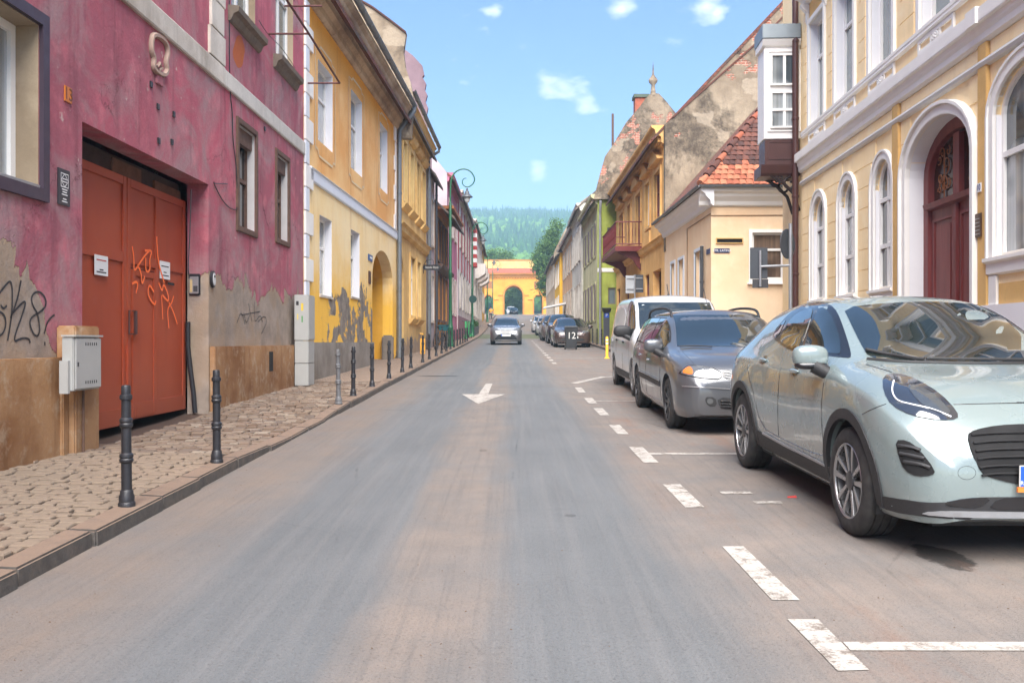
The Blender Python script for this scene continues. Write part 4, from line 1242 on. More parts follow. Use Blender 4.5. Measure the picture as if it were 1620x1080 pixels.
blocks(ZS + .06, ZC - .21, .6, [(s(1426), s(1416), -1, 9, 0, .03), (s(1567), s(1553), -1, 9, 0, .03)], s(1640), s(1270), 2.0)
blocks(ZSILL + .03, ZSILL + 2.9, HB, [(a, b, c, d + .7, 0, .24) for a, b, c, d in up], s(1640), s(1272), 1.2)
CR.downpipe(s(1268) + .02, .12, 9.7, CR.gz(16) + .1, .065, DBROWN)
NP = CR.box('house_number', PAPER, s(1560.5), s(1554), z(1557, 304), z(1557, 290), .055, .065)
CR.text('10', s(1557.2), z(1557, 297), .10, plain('blue_numeral', S(40, 60, 120), .5), NP, .066)
BZ = CR.box('brass_plaque', plain('dark_bronze', S(84, 62, 50), .4, .4), s(1561), s(1551), z(1556, 375), z(1556, 338), .054, .07)
for k in range(5):
    CR.box('engraved_line', GALV, s(1559.5), s(1552.5), z(1556, 371 - k * 6), z(1556, 369.6 - k * 6), .0705, .072, BZ)
CR.box('plinth', LILAC, 0, DR[0] - .2, -1, z(1600, 480), .002, .06)
CR.box('plinth', LILAC, DR[1] + .2, s(1270), -1, z(1400, 500), .002, .06)

# oriel at the far corner
OA, OB = s(1268) + .09, CR.L - .02
OW = .74
y_ = 18.55
zf = lambda yp: CH + (CY - yp) / F * y_
OR = B('corner_oriel', 'white glazed corner oriel on a carved dark brown bracket', (0, 0), (1, 0), (0, -1), root=CR.root)
p_in, p_out = CR.P(OA, 0, 0), CR.P(OA, OW, 0)
OR = B('x', 'x', p_out, p_in, (0, -1), root=CR.root)
o0, o1 = zf(212), zf(75)
orr = OR.box('corner_oriel', WHITEW, .0, OW - .01, o0 - .06, o1 + .12, -.62, 0, bevel=.01)
for (u0, u1, v0, v1, cc, rr) in ((.12, .69, zf(200), zf(142), 2, (.5,)), (.12, .69, zf(132), zf(82), 2, ())):
    OR.window(u0, u1, v0, v1, rec=-.012, fr=.035, cols=cc, rows=rr, glass=GLASSC, parent=orr)
OR.ring(MB(), .09, .71, zf(203), zf(78), 0, .03, .0, .03).build('casing', WHITEW, orr)
OR.profile('eaves', WHITEW, -.05, OW - .01, [(.01, o1 + .06), (.05, o1 + .08), (.10, o1 + .16), (.12, o1 + .20)], orr, D0=-.6)
OR.box('zinc_roof', plain('zinc_sheet', S(142, 152, 158, .8), .45, .3, var=.12), -.06, OW - .02, o1 + .205, o1 + .50, -.68, .14, orr, bevel=.01)
OR.box('base_panel', DBROWN, .02, OW - .012, zf(258), o0 - .07, -.58, -.012, orr, bevel=.008)
OR.ring(MB(), .12, .62, zf(248), zf(222), 0, .02, -.02, .0).build('base_panel_moulding', DBROWN, orr)
OR.profile('base_moulding', DBROWN, -.08, OW - .012, [(.0, zf(276)), (.05, zf(272)), (.09, zf(262)), (.10, zf(259))], orr, D0=-.6)
CARV = plain('dark_carved_wood', S(48, 32, 30), .6, var=.2)
for w_ in (-.02, -.52):
    ir = MB()
    for (ox, oz, r0, t0, t1, dr) in ((.54, -.42, .15, 1.5, 8, 1), (.34, -.30, .11, 0, 6.5, -1), (.18, -.20, .08, 2, 8, 1), (.62, -.22, .08, 0, 7, 1)):
        path = [OR.P(ox + r0 * (1 - .75 * k / 17) * math.cos(dr * (t0 + (t1 - t0) * k / 17)), w_, zf(262) + oz + .08 + r0 * (1 - .75 * k / 17) * math.sin(dr * (t0 + (t1 - t0) * k / 17))) for k in range(18)]
        ir.tube(path, .028, 6)
    ir.tube([OR.P(.05, w_, zf(270)), OR.P(.35, w_, zf(274) - .12), OR.P(.60, w_, zf(274) - .38), OR.P(.72, w_, zf(274) - .75)], .035, 6)
    ir.build('carved_bracket', CARV, orr, smooth=60)

# ================================================================ PEACH CORNER HOUSE
PEACH = stucco('peach_plaster', S(242, 212, 174, 1.0), dark=S(232, 196, 154, 1.0), light=S(244, 220, 188), streak=.12, dirt=.4, bump=.002)
PF, PY = 5.4, 24.5
PE = B('peach_house', 'single-storey peach corner house with an orange tiled hip roof', (PF, PY), (PF, 32.0), (-1, 0))
PG = B('x', 'x', (PF - .004, PY - .006), (12.0, PY - .006), (0, -1), root=PE.root)
s, z = PE.s_, PE.z_
sw = [(s(x1), s(x0), z((x0+x1)/2, yb), z((x0+x1)/2, yt)) for x0, x1, yt, yb in ((1062, 1068, 398, 463), (1074, 1082, 392, 460), (1100, 1112, 378, 452))]
sw = [(a, b, 1.75, 3.95) for a, b, c, d in sw]
PE.wall(PEACH, 0, PE.L, -1, 5.2, sw, depth=.22, D=6.5, sides='far')
for a, b, c, d in sw:
    W = PE.window(a, b, c, d, rec=.16, fr=.06, cols=2, rows=(.66,), glass=GLASSC)
    PE.ring(MB(), a, b, c, d, 0, .09, -.02, .03).build('surround', plain('pale_blue_surround', (.66, .70, .76), .8, var=.04), W)
gs, gz_ = PG.s_, PG.z_
FWN = (gs(1190), gs(1240), gz_(1200, 442), gz_(1200, 368))
PG.wall(PEACH, 0, PG.L, -1, 5.198, [FWN], depth=.15, D=6, sides=False, top=False)
a, b, c, d = FWN
W = PG.window(a, b, c, d, rec=.10, fr=.06, cols=1, rows=(.64,), glass=glassy('brown_blind_glass', S(70, 56, 48), curtain=S(120, 98, 82)))
PG.ring(MB(), a, b, c, d, 0, .09, -.02, .03).build('surround', WHITE, W)
PG.box('sill', WHITE, a - .14, b + .14, c - .13, c - .092, -.02, .07, W)
va, vb, v0, v1 = gs(1134), gs(1174), gz_(1150, 384), gz_(1150, 378)
VT = PG.box('vent', DARK, va, vb, v0, v1, .001, .006)
PG.ring(MB(), va, vb, v0, v1, 0, .025, -.005, .035).build('frame', CREAMD, VT)
for bq, a0, b0 in ((PE, -.36, PE.L), (PG, -.34, PG.L)):
    e_ = .0 if bq is PE else .004
    bq.profile('cornice', LILAC if bq is PE else WHITE, a0, b0, [(.03, 4.98 + e_), (.08, 5.02 + e_), (.10, 5.12 + e_), (.22, 5.24 + e_), (.24, 5.30 + e_), (.34, 5.36 + e_), (.35, 5.44 + e_)])
SN = PG.box('street_plate', plain('navy_enamel', S(52, 58, 92), .4), gs(1130), gs(1154), gz_(1140, 400), gz_(1140, 393), .004, .02)
PG.text('STR. LATINA', gs(1142), gz_(1142, 396.5), .088, PAPER, SN, .021)
PE.box('street_plate', plain('navy_enamel_side', S(70, 80, 110), .4), .12, .55, z(1121, 402), z(1121, 394), .004, .02)
cbk = MB()
cbk.tube([PG.P(6.5, .015, gz_(1200, 339)), PG.P(-.012, .015, gz_(1130, 341))], .012, 5)
cbk.tube([PE.P(0, .02, z(1122, 340)), PE.P(s(1088), .02, z(1088, 362)), PE.P(s(1088), .02, 1.0)], .015, 5)
cbk.build('wall_cable', plain('tan_conduit', S(150, 118, 88), .7), PE.root, smooth=40)
PE.downpipe(s(1116), .10, 4.0, .8, .05, DARKM)
PG.box('brown_gate_panel', plain('brown_side_gate', S(88, 44, 36), .6), gs(1240), gs(1278), 0, gz_(1260, 372), .02, .06)
EAV = 5.50
GUT = PG.gutter(-.42, PG.L, .42, EAV, .06)
PE.gutter(-.42, PE.L, .42, EAV, .06)
# hip roof: base planes, then tiles on the slope that faces down the street
MS = 1.14
ov = .38
c0 = (PF - ov, PY - ov)
hk = 3.4
m_ = MB()
top = EAV + MS * hk
m_.quad((c0[0], c0[1], EAV), (12, c0[1], EAV), (12, c0[1] + hk, top), (c0[0] + hk, c0[1] + hk, top))
m_.quad((c0[0], c0[1], EAV), (c0[0] + hk, c0[1] + hk, top), (c0[0] + hk, 31.9, top), (c0[0], 31.9, EAV))
m_.quad((c0[0] + hk, c0[1] + hk, top), (12, c0[1] + hk, top), (12, 31.9, top), (c0[0] + hk, 31.9, top))
rf = m_.build('roof', TILE, PE.root, recalc=False)
n = N('fired_clay_tile')
gn = n.nd('ShaderNodeNewGeometry'); oi = n.nd('ShaderNodeObjectInfo')
c_ = n.mix(oi.outputs['Random'], S(160, 80, 50, .75), S(200, 122, 84, .82))
c_ = n.mix(n.math('MULTIPLY', n.rng(n.noise(9, 6, .7), .45, .7), .5), c_, S(120, 70, 52, .8))
n.set(c=c_, r=.85); n.bump(n.noise(50, 4), .003, .5)
TNEW = n.m
n = N('blackened_clay_tile')
oi = n.nd('ShaderNodeObjectInfo')
c_ = n.mix(oi.outputs['Random'], S(78, 46, 40, .7), S(124, 72, 56, .75))
c_ = n.mix(n.math('MULTIPLY', n.rng(n.noise(9, 6, .7), .45, .7), .6), c_, S(62, 48, 44, .8))
n.set(c=c_, r=.9); n.bump(n.noise(50, 4), .003, .5)
TOLD = n.m
def tile_mesh(mat):
    mb = MB()
    k = 5
    prof = [(-.085 + .17 * i / k, .016 * math.sin(math.pi * i / k)) for i in range(k + 1)]
    for e0, e1, zz in ((0, .30, .016),):
        vs_ = [(x, e0, h + .03) for x, h in prof] + [(x, e1, h + .0) for x, h in prof] + [(x, e0, h + .012) for x, h in prof]
        fs = [(i, i+1, k+2+i, k+1+i) for i in range(k)] + [(i, i+1, 2*(k+1)+i+1, 2*(k+1)+i) for i in range(k)]
        mb.add(vs_, fs)
    return mb.mesh('tile', mat)
tn, to = tile_mesh(TNEW), tile_mesh(TOLD)
ang = math.atan(MS)
off = Vector(PE.root['_w'])
cnt = 0
row = 0
while cnt < 300 and row < 17:
    k = row * .21 * math.cos(ang)
    zz = EAV + MS * k
    x = c0[0] + k + .10 + (.085 if row % 2 else 0)
    while x < 8.35 and cnt < 300:
        new = row < 4 or (row == 4 and R.random() < .5)
        link('tile', tn if new else to, rf, Vector((x, c0[1] + k - .02, zz + .01)) - off, (ang + R.uniform(-.03, .03), R.uniform(-.03, .03), R.uniform(-.03, .03)))
        x += .176; cnt += 1
    row += 1
hp = MB()
for i in range(16):
    k0, k1 = hk * i / 16, hk * (i + 1) / 16
    A_, Bq = Vector((c0[0] + k0, c0[1] + k0, EAV + MS * k0 + .05)), Vector((c0[0] + k1, c0[1] + k1, EAV + MS * k1 + .02))
    hp = MB().tube([A_, Bq], [.105, .085], 8)
    hp.build('ridge_tile', TOLD if i % 3 else TNEW, rf, smooth=50)
m_ = MB().box(c0[0] - .02, c0[0] + .03, c0[1], 31.9, EAV - .03, EAV + .05)
m_.build('eave_board', BROWNW, rf)

# ================================================================ OCHRE HOUSE WITH BALCONY
OCH = stucco('ochre_plaster', S(234, 186, 112, 1.0), dark=S(214, 160, 88, .95), light=S(240, 204, 142), streak=.3, dirt=.5)
OC = B('ochre_house', 'ochre house with triangular window pediments and a dark red iron balcony', (5.4, 32.03), (5.4, 46.8), (-1, 0))
s, z = OC.s_, OC.z_
upw = [(s(x1), s(x0), 5.88, 7.6) for x0, x1 in ((981, 987), (993.6, 998.8), (1006.7, 1014.4), (1022, 1029), (1036, 1046))]
upw[2] = (upw[2][0], upw[2][1], 5.35, 7.6)
dnw = [(s(x1), s(x0), 2.0, 4.0) for x0, x1 in ((976.5, 981), (990, 995), (1020.5, 1027))] + [(s(1046), s(1033), -1, 4.0)]
OC.wall(OCH, 0, OC.L, -1, 9.0, upw + dnw, depth=.25, D=9)
for k, (a, b, c, d) in enumerate(upw + dnw[:3]):
    W = OC.window(a, b, c, d, rec=.14, fr=.07, cols=2, rows=(.6,), frame=REDW if k != 3 else WHITEW, glass=GLASSC)
    if k < 5:
        OC.ring(MB(), a, b, c, d, 0, .12, -.02, .06).build('surround', OCH, W)
        m = (a + b) / 2
        pd = MB().prism([(a - .35, d + .30), (b + .35, d + .30), (b + .35, d + .36), (m, d + .80), (a - .35, d + .36)], lambda p, t: OC.P(p[0], t, p[1]), .002, .22)
        pd.build('pediment', OCH, W)
        OC.box('apron', OCH, a - .05, b + .05, c - .75, c - .2, .003, .05, W)
a, b, c, d = dnw[3]
OC.box('doorway_lining', plain('orange_doorway', S(176, 110, 60, .9), .8), a + .003, b - .003, -.5, 4.0, -.6, -.3)
OC.profile('cornice', OCH, 0, OC.L, [(.03, 8.35), (.10, 8.40), (.12, 8.60), (.30, 8.70), (.34, 8.85), (.45, 8.92), (.46, 9.0)])
dn = MB()
q = .15
while q < OC.L - .1:
    OC.bx(dn, q, q + .12, 8.44, 8.58, .10, .22); q += .26
tag(dn.build('dentil_row', OCH, OC.root), kind='stuff')
OC.profile('string_course', OCH, 0, OC.L, [(.03, 4.85), (.10, 4.90), (.14, 5.02), (.20, 5.08), (.02, 5.14)])
OC.roof(TILE, -.02, OC.L, 9.0, 14.0, 9.5, ov=.55, eave=FIREWALL)
m_ = MB().prism([(5.37, 4.5), (5.37, 8.95), (5.62, 9.15), (8.84, 12.0), (10.2, 13.4), (11.2, 12.6), (14, 9.5), (14, 4.5)], lambda p, t: (p[0], t, p[1]), 31.72, 32.0)
fw = m_.build('fire_wall', FIREWALL, OC.root)
cp = MB()
ed = [(5.62, 9.15), (8.84, 12.0), (10.2, 13.4)]
for p, q in zip(ed[:-1], ed[1:]):
    cp.hexa([(p[0], 31.68, p[1] + .002), (q[0], 31.68, q[1] + .002), (q[0], 32.04, q[1] + .002), (p[0], 32.04, p[1] + .002), (p[0], 31.68, p[1] + .07), (q[0], 31.68, q[1] + .07), (q[0], 32.04, q[1] + .07), (p[0], 32.04, p[1] + .07)])
cp.build('coping', TOLD, fw)
# balcony
ba, bb, bz = s(1016), s(1016) + 5.6, 5.32
BALR = plain('oxblood_balcony_paint', S(112, 40, 38), .5, var=.15)
bal = OC.box('balcony_slab', BALR, ba, bb, bz - .24, bz - .02, .02, 1.12, bevel=.01)
rl = MB()
for w0, s0, s1 in ((1.08, ba + .03, bb - .03),):
    for zz in (bz + .06, bz + .98): rl.tube([OC.P(s0, .02, zz), OC.P(s0, w0, zz), OC.P(s1, w0, zz), OC.P(s1, .02, zz)], .028, 6)
rl.build('handrail', BALR, bal, smooth=30)
def baluster(a, w_):
    b_ = MB().tube([OC.P(a, w_, bz + .06), OC.P(a, w_, bz + .98)], .012, 5)
    b_.tube([OC.P(a + .05 * math.cos(t), w_, bz + .55 + .2 * math.sin(t)) for t in [2*math.pi*k/12 for k in range(12)]], .009, 4, closed=True)
    b_.build('baluster', BALR, bal)
q = .15
while q < 1.05: baluster(ba + .03, q); q += .13
q = ba + .12
while q < bb - .05: baluster(q, 1.08); q += .16
for q in (ba + .3, bb - .4):
    k_ = MB().prism([(.02, bz - 1.0), (.16, bz - .85), (.35, bz - .55), (.95, bz - .3), (1.0, bz - .245), (.02, bz - .245)], lambda p, t: OC.P(t, p[0], p[1]), q, q + .12)
    k_.build('bracket', BALR, bal)

# ================================================================ GREEN HOUSE
GRN = stucco('lime_green_plaster', S(164, 176, 70, .95), dark=S(140, 150, 58, .9), light=S(186, 196, 100), dirt=.6, streak=.3)
GCR = stucco('greenish_cream_plaster', S(214, 208, 160, .92), dark=S(186, 182, 130, .9), dirt=.6, streak=.4)
GH = B('green_house', 'lime green gabled house with a grey downpipe beyond the balcony', (4.45, 47.0), (4.45, 56.5), (-1, 0))
GF = B('x', 'x', (4.45, 47.0), (11, 47.0), (0, -1), root=GH.root)
s, z = GH.s_, GH.z_
def row(bld, n_, wd, c, d, m0=.6, m1=.6):
    st = (bld.L - m0 - m1) / n_
    return [(m0 + st * (k + .5) - wd / 2, m0 + st * (k + .5) + wd / 2, c, d) for k in range(n_)]
gwin = row(GH, 4, 1.15, 5.9, 7.6) + row(GH, 4, 1.15, 2.5, 4.4)
GH.wall(GCR, 0, GH.L, -1, 9.0, gwin, depth=.2, D=7, sides='far')
SHUT = plain('grey_brown_shutter', S(122, 108, 104), .7)
for a, b, c, d in gwin:
    W = GH.window(a, b, c, d, rec=.12, cols=2, rows=(.62,), frame=SHUT, glass=GLASS)
    GH.ring(MB(), a, b, c, d, 0, .12, -.02, .04).build('surround', GCR, W)
    GH.box('shutter', SHUT, a - .36, a - .02, c, d, .045, .08, W)
    GH.box('shutter', SHUT, b + .02, b + .36, c, d, .045, .08, W)
gfw = [(GF.s_(960.5), GF.s_(975), GF.z_(966, 380), GF.z_(966, 360)), (GF.s_(962), GF.s_(974), GF.z_(966, 481), GF.z_(966, 455))]
GF.wall(GRN, 0, GF.L, -1, 8.9, gfw, depth=.15, sides=False, top=False, w=.01)
for a, b, c, d in gfw: GF.window(a, b, c, d, rec=.1, cols=1, rows=(), frame=SHUT, glass=GLASSB)
GF.box('string_band', WHITE, 0, 2.0, 4.95, 5.15, .012, .04)
pf = lambda x, y: ((x - CX) / F * 46.9, CH + (CY - y) / F * 46.9)
pl = [pf(x, y) for x, y in ((940, 312), (948, 280), (957, 248), (968, 232), (990, 195), (1010, 172), (1020, 158), (1030, 148), (1042, 150), (1056, 165), (1075, 200))] + [(11, 9), (11, 8.7), (4.2, 8.7)]
gab = MB().prism(pl, lambda p, t: (p[0], t, p[1]), 46.72, 46.98).build('fire_gable', FIREWALL, GH.root)
GH.roof(TILEG, .02, GH.L, 9.0, 13.6, 7.5, ov=.4, eave=FIREWALL)
GH.profile('cornice', GCR, 0, GH.L, [(.03, 8.45), (.12, 8.55), (.14, 8.7), (.34, 8.85), (.36, 9.0)])
GF.downpipe(.12, .10, 7.9, 1.2, .07, GALV, elbow=(.35, 8.6))
cx, cz = pf(1015, 162)
ch = MB().box(cx - .33, cx + .33, 46.9, 47.6, cz - 1.0, cz + .25).build('chimney', plain('chimney_brick', S(170, 92, 66, .85), .9, var=.3, sc_=8), GH.root)
MB().box(cx - .4, cx + .4, 46.83, 47.67, cz + .252, cz + .42).build('chimney_cap', plain('cap_stone', S(96, 110, 96, .7), .9), ch)
fx, fz = pf(1033, 146)
MB().lathe([(.16, -.2), (.12, .1), (.09, .35), (.22, .5), (.24, .62), (.12, .78), (.05, .9), (.03, 1.2), (0, 1.6)], 12, (fx, 46.85, fz)).build('finial', FIREWALL, GH.root, smooth=50)
px_, pz_ = pf(971, 210)
MB().tube([(px_, 47.4, pz_ - 2.0), (px_, 47.4, pz_ + 1.1)], .06, 8).build('vent_pipe', BROWNW, GH.root)

# ================================================================ THE REST OF THE STREET
def house(name, label, p0, p1, out, wall, zt, floors, roofm=TILE, zr=None, D=8, frame=None, glass=None, extra=None, cornice=None, sur=None, group=None, m=.5, ov=.4, rows_=(.62,)):
    h = B(name, label, p0, p1, out, group)
    ops = []
    for (n_, wd, c, d) in floors: ops += row(h, n_, wd, c, d, m, m)
    h.wall(wall, 0, h.L, g(h.p0.y) - 1.5, zt, ops, depth=.2, D=D)
    for a, b, c, d in ops:
        W = h.window(a, b, c, d, rec=.12, cols=2, rows=rows_, frame=frame or WHITEW, glass=glass or GLASS)
        if sur: h.ring(MB(), a, b, c, d, 0, .11, -.02, .05).build('surround', sur, W)
        h.box('sill', sur or OLDWHITE, a - .12, b + .12, c - .12, c - .01 if not sur else c - .112, -.02, .10, W)
    if cornice: h.profile('cornice', cornice, 0, h.L, [(.03, zt - .5), (.10, zt - .42), (.12, zt - .28), (.30, zt - .14), (.34, zt - .002)])
    if zr: h.roof(roofm, -.02, h.L + .02, zt, zr, D, ov=ov, eave=FIREWALL)
    return h
CY3 = stucco('buff_yellow_plaster', S(236, 200, 128, .95), dark=S(212, 168, 96, .92), streak=.35, dirt=.6, peel=(.5, 1.6, S(170, 150, 128, .85), 1.2))
H3 = B('buff_house', 'buff yellow house with bracketed upper windows beside a passage arch', (-3.8, 29.72), (-3.65, 38.5), (1, 0))
s, z = H3.s_, H3.z_
u3 = row(H3, 4, 1.0, 6.2, 8.3, .9, .3)
a3 = (.25, 1.75, -1, 4.3, .75)
l3 = [(s(648), s(655), 2.3, 4.45), (s(658.5), s(664), 2.3, 4.45)]
H3.wall(CY3, 0, H3.L, -1, 9.5, u3 + l3 + [a3], depth=.22)
for k, (a, b, c, d) in enumerate(u3 + l3):
    W = H3.window(a, b, c, d, rec=.12, cols=2, rows=(.64,), glass=GLASSC)
    H3.ring(MB(), a, b, c, d, 0, .12, -.02, .06).build('surround', CY3, W)
    H3.profile('sill', CY3, a - .25, b + .25, [(.03, c - .32), (.08, c - .28), (.18, c - .15), (.20, c - .125)], W)
    if k < 4: H3.profile('hood', CY3, a - .2, b + .2, [(.03, d + .25), (.14, d + .32), (.22, d + .45), (.03, d + .5)], W)
H3.box('passage_back', plain('tan_passage', S(170, 122, 70, .8), .9), a3[0] - .1, a3[1] + .1, -.5, 4.5, -.7, -.6)  # plain tan box closing the back of the passage arch
H3.profile('cornice', CY3, 0, H3.L, [(.04, 8.9), (.14, 8.98), (.16, 9.15), (.36, 9.3), (.38, 9.45), (.46, 9.52)])
H3.profile('string_course', CY3, 0, H3.L, [(.03, 4.95), (.14, 5.05), (.16, 5.2), (.24, 5.28), (.02, 5.36)])
H3.gutter(0, H3.L + .1, .55, 9.62, .085)
H3.roof(TILEG, 0, H3.L, 9.5, 13.8, 9, ov=.45, eave=FIREWALL)
H3.downpipe(H3.L - .1, .12, 9.0, .9, .06, elbow=(.55, 9.5))
pf2 = lambda x, y, d: ((x - CX) / F * d, CH + (CY - y) / F * d)
pl = [pf2(x, y, 29.75) for x, y in ((655, 158), (650, 132), (642, 108), (639, 84), (643, 56), (620, 38), (590, 16), (565, 2), (540, -16))]
pl += [(-6.5, 13.5), (-11, 10), (-11, 8.0), (-3.3, 8.0)]
fwl = MB().prism(pl, lambda p, t: (p[0], t, p[1]), 29.62, 29.9).build('fire_wall', FIREWALL, H3.root)
cp = MB()
for p, q in zip(pl[4:8], pl[5:9]):
    cp.hexa([(p[0], 29.56, p[1] + .002), (q[0], 29.56, q[1] + .002), (q[0], 29.95, q[1] + .002), (p[0], 29.95, p[1] + .002), (p[0], 29.56, p[1] + .07), (q[0], 29.56, q[1] + .07), (q[0], 29.95, q[1] + .07), (p[0], 29.95, p[1] + .07)])
cp.build('coping', TOLD, fwl)
LIL = stucco('lilac_grey_plaster', S(200, 184, 190, .9), dirt=.6)
H4 = house('lilac_house', 'narrow lilac grey house between the buff and the orange house', (-3.65, 38.52), (-3.62, 42.3), (1, 0), LIL, 8.9, [(2, .9, 5.7, 7.7), (2, .9, 2.3, 4.3)], TILEG, 13.0, sur=OLDWHITE)
H4.downpipe(.2, .12, 8.7, 1.1, .07, GREYM); H4.downpipe(3.4, .12, 8.7, 1.1, .06, DARKM)
PGAB = stucco('pale_pink_gable', S(190, 156, 166, .5), dirt=0)
pl = [pf2(x, y, 42.3) for x, y in ((652, 87), (656, 91), (668, 104), (671, 118), (668, 122), (674, 132), (672, 142), (676, 150), (673, 160), (677, 170), (674, 185), (682, 250), (682, 330), (640, 330), (640, 78))]
MB().prism(pl, lambda p, t: (p[0], t, p[1]), 42.32, 42.6).build('pink_gable', PGAB, H4.root)
ORW = stucco('orange_ochre_plaster', S(216, 152, 66, .92), dark=S(180, 116, 50, .9), dirt=.5, streak=.4)
H5 = house('orange_house', 'orange house with a dark overhanging wooden eave', (-3.6, 42.65), (-3.5, 49.5), (1, 0), ORW, 8.0, [(4, .85, 5.3, 7.2), (3, 1.2, 2.4, 4.6)], TILEG, 11.5, sur=BROWNW, glass=GLASSC, ov=.9)
H5.box('eave_boards', plain('orange_brown_boards', S(150, 88, 40), .8, var=.3), 0, H5.L, 7.6, 7.75, .02, .85)
H5.profile('string_course', BROWNW, 0, H5.L, [(.03, 4.75), (.3, 4.85), (.34, 5.0), (.02, 5.05)])
PK2 = stucco('rose_plaster', S(206, 122, 150, .92), dirt=.5, streak=.4)
H6 = house('rose_house', 'tall rose pink house with a white gable end', (-3.55, 49.55), (-3.5, 57.5), (1, 0), PK2, 10.6, [(3, 1.0, 7.5, 9.3), (3, 1.0, 3.0, 5.0)], TILE, 14.0, sur=OLDWHITE, cornice=PK2)
MB().prism([(-3.55, 6), (-3.55, 10.55), (-4.3, 11.5), (-8, 15), (-12, 11), (-12, 6)], lambda p, t: (p[0], t, p[1]), 49.42, 49.54).build('white_gable', LIL, H6.root)
MV = stucco('mauve_white_plaster', S(222, 206, 204, .92), dirt=.5, streak=.3)
H7 = house('mauve_house', 'off-white house with dark red painted strips', (-3.45, 57.55), (-3.4, 75.5), (1, 0), MV, 11.0, [(5, 1.0, 7.6, 9.6), (5, 1.1, 3.6, 5.8)], TILEG, 14.5, sur=OLDWHITE, cornice=OLDWHITE)
for q in (.1, 3.7, 7.2, 10.8, 14.3): H7.box('red_strip', plain('wine_red_paint', S(146, 50, 62), .8), q, q + .5, 6.0, 10.4, .004, .05)
H7.box('plinth', plain('wine_plinth', S(132, 88, 96), .9), 0, H7.L, 0, 3.0, .003, .04)
WO = stucco('ornate_white_plaster', S(226, 216, 206, .92), dark=S(176, 160, 148, .9), streak=.5, dirt=.5)
H8 = house('ornate_white_house', 'ornate white house with a red and white banded corner', (-3.3, 75.55), (-3.25, 98.0), (1, 0), WO, 11.6, [(6, 1.2, 8.2, 10.4), (5, 1.6, 3.6, 6.4)], TILEG, 15.0, sur=OLDWHITE, cornice=OLDWHITE)
REDP = plain('brick_red_paint', S(176, 52, 48), .8)
for k in range(9): H8.box('red_band', REDP if k % 2 == 0 else WHITE, .1, 1.5, 7.6 + k * .35, 7.95 + k * .35 - .004, .004, .34)
for q in (5.5, 11, 16.5): H8.profile('balcony', WO, q, q + 2.6, [(.2, 7.0), (.7, 7.3), (.9, 7.5), (.9, 8.3), (.8, 8.32)])
H9 = house('amber_house', 'amber yellow house nearest the city gate on the terrace side', (-3.6, 98.2), (-3.6, 118), (1, 0), stucco('amber_plaster', S(240, 178, 40, .92), dirt=.4), 12.6, [(5, 1.2, 9.2, 11.2), (5, 1.4, 5.0, 7.2)], TILE, 16, sur=OLDWHITE)
# right side, beyond the green house
WG = stucco('grey_white_plaster', S(222, 216, 200, .92), dirt=.6, streak=.5)
R5 = house('grey_white_house', 'grey-white house just beyond the green house', (4.35, 56.55), (4.4, 66), (-1, 0), WG, 10.0, [(4, 1.0, 6.6, 8.6), (4, 1.1, 2.9, 5.0)], TILEG, 13.5, sur=OLDWHITE, cornice=WG)
R6 = house('apricot_house', 'apricot house with a white balcony farther up the street', (4.7, 66.05), (4.7, 84), (-1, 0), stucco('apricot_plaster', S(226, 178, 134, .92), dirt=.6, streak=.4), 10.2, [(6, 1.1, 7.0, 9.0), (6, 1.2, 3.2, 5.4)], TILE, 14.5, sur=OLDWHITE, cornice=OLDWHITE)
YB = stucco('bright_yellow_plaster', S(246, 196, 16, .95), dark=S(236, 176, 10, .95), dirt=.25, streak=.15)
R7 = house('bright_yellow_house', 'bright yellow projecting house with a grey tiled hood', (4.45, 84.2), (4.5, 95), (-1, 0), YB, 9.6, [(3, 1.1, 6.8, 8.8), (3, 1.3, 3.4, 5.6)], TILEG, 12.0, sur=WHITE)
R7F = B('x', 'x', (4.45, 84.15), (7.0, 84.15), (0, -1), root=R7.root)
R7F.wall(YB, 0, 2.5, 0, 9.6, [(.2, .85, 7.0, 8.9)], sides=False, top=False)
R7F.window(.2, .85, 7.0, 8.9, rec=.1, frame=BROWNW, rows=(.5,))
R7F.box('tiled_hood', TILEG, -.3, 2.6, 9.62, 9.9, -.1, .35)
R8 = house('tan_house', 'tan house with a huge weathered brown roof by the trees', (4.5, 95.2), (4.6, 122), (-1, 0), stucco('tan_plaster', S(214, 190, 158, .92), dirt=.5, streak=.4), 10.6, [(7, 1.2, 7.4, 9.4), (7, 1.3, 3.8, 5.8)], TILEG, 16.0, D=12, sur=OLDWHITE)
MB().prism([(4.4, 9.5), (4.4, 10.7), (5.3, 12.6), (6.2, 14.2), (7.2, 16.0), (8.6, 17.0), (10, 16.2), (16, 9.5)], lambda p, t: (p[0], t, p[1]), 95.0, 95.4).build('fire_gable', FIREWALL, R8.root)
m_ = MB()
m_.prism([(-.2, 3.05), (-.2, 3.2), (1.7, 2.8), (1.7, 2.68)], lambda p, t: (4.45 - p[0], t, g(80) + p[1] - .6), 78, 81)
aw = m_.build('shop_awning', plain('white_canvas', (.7, .7, .68), .9), R6.root)
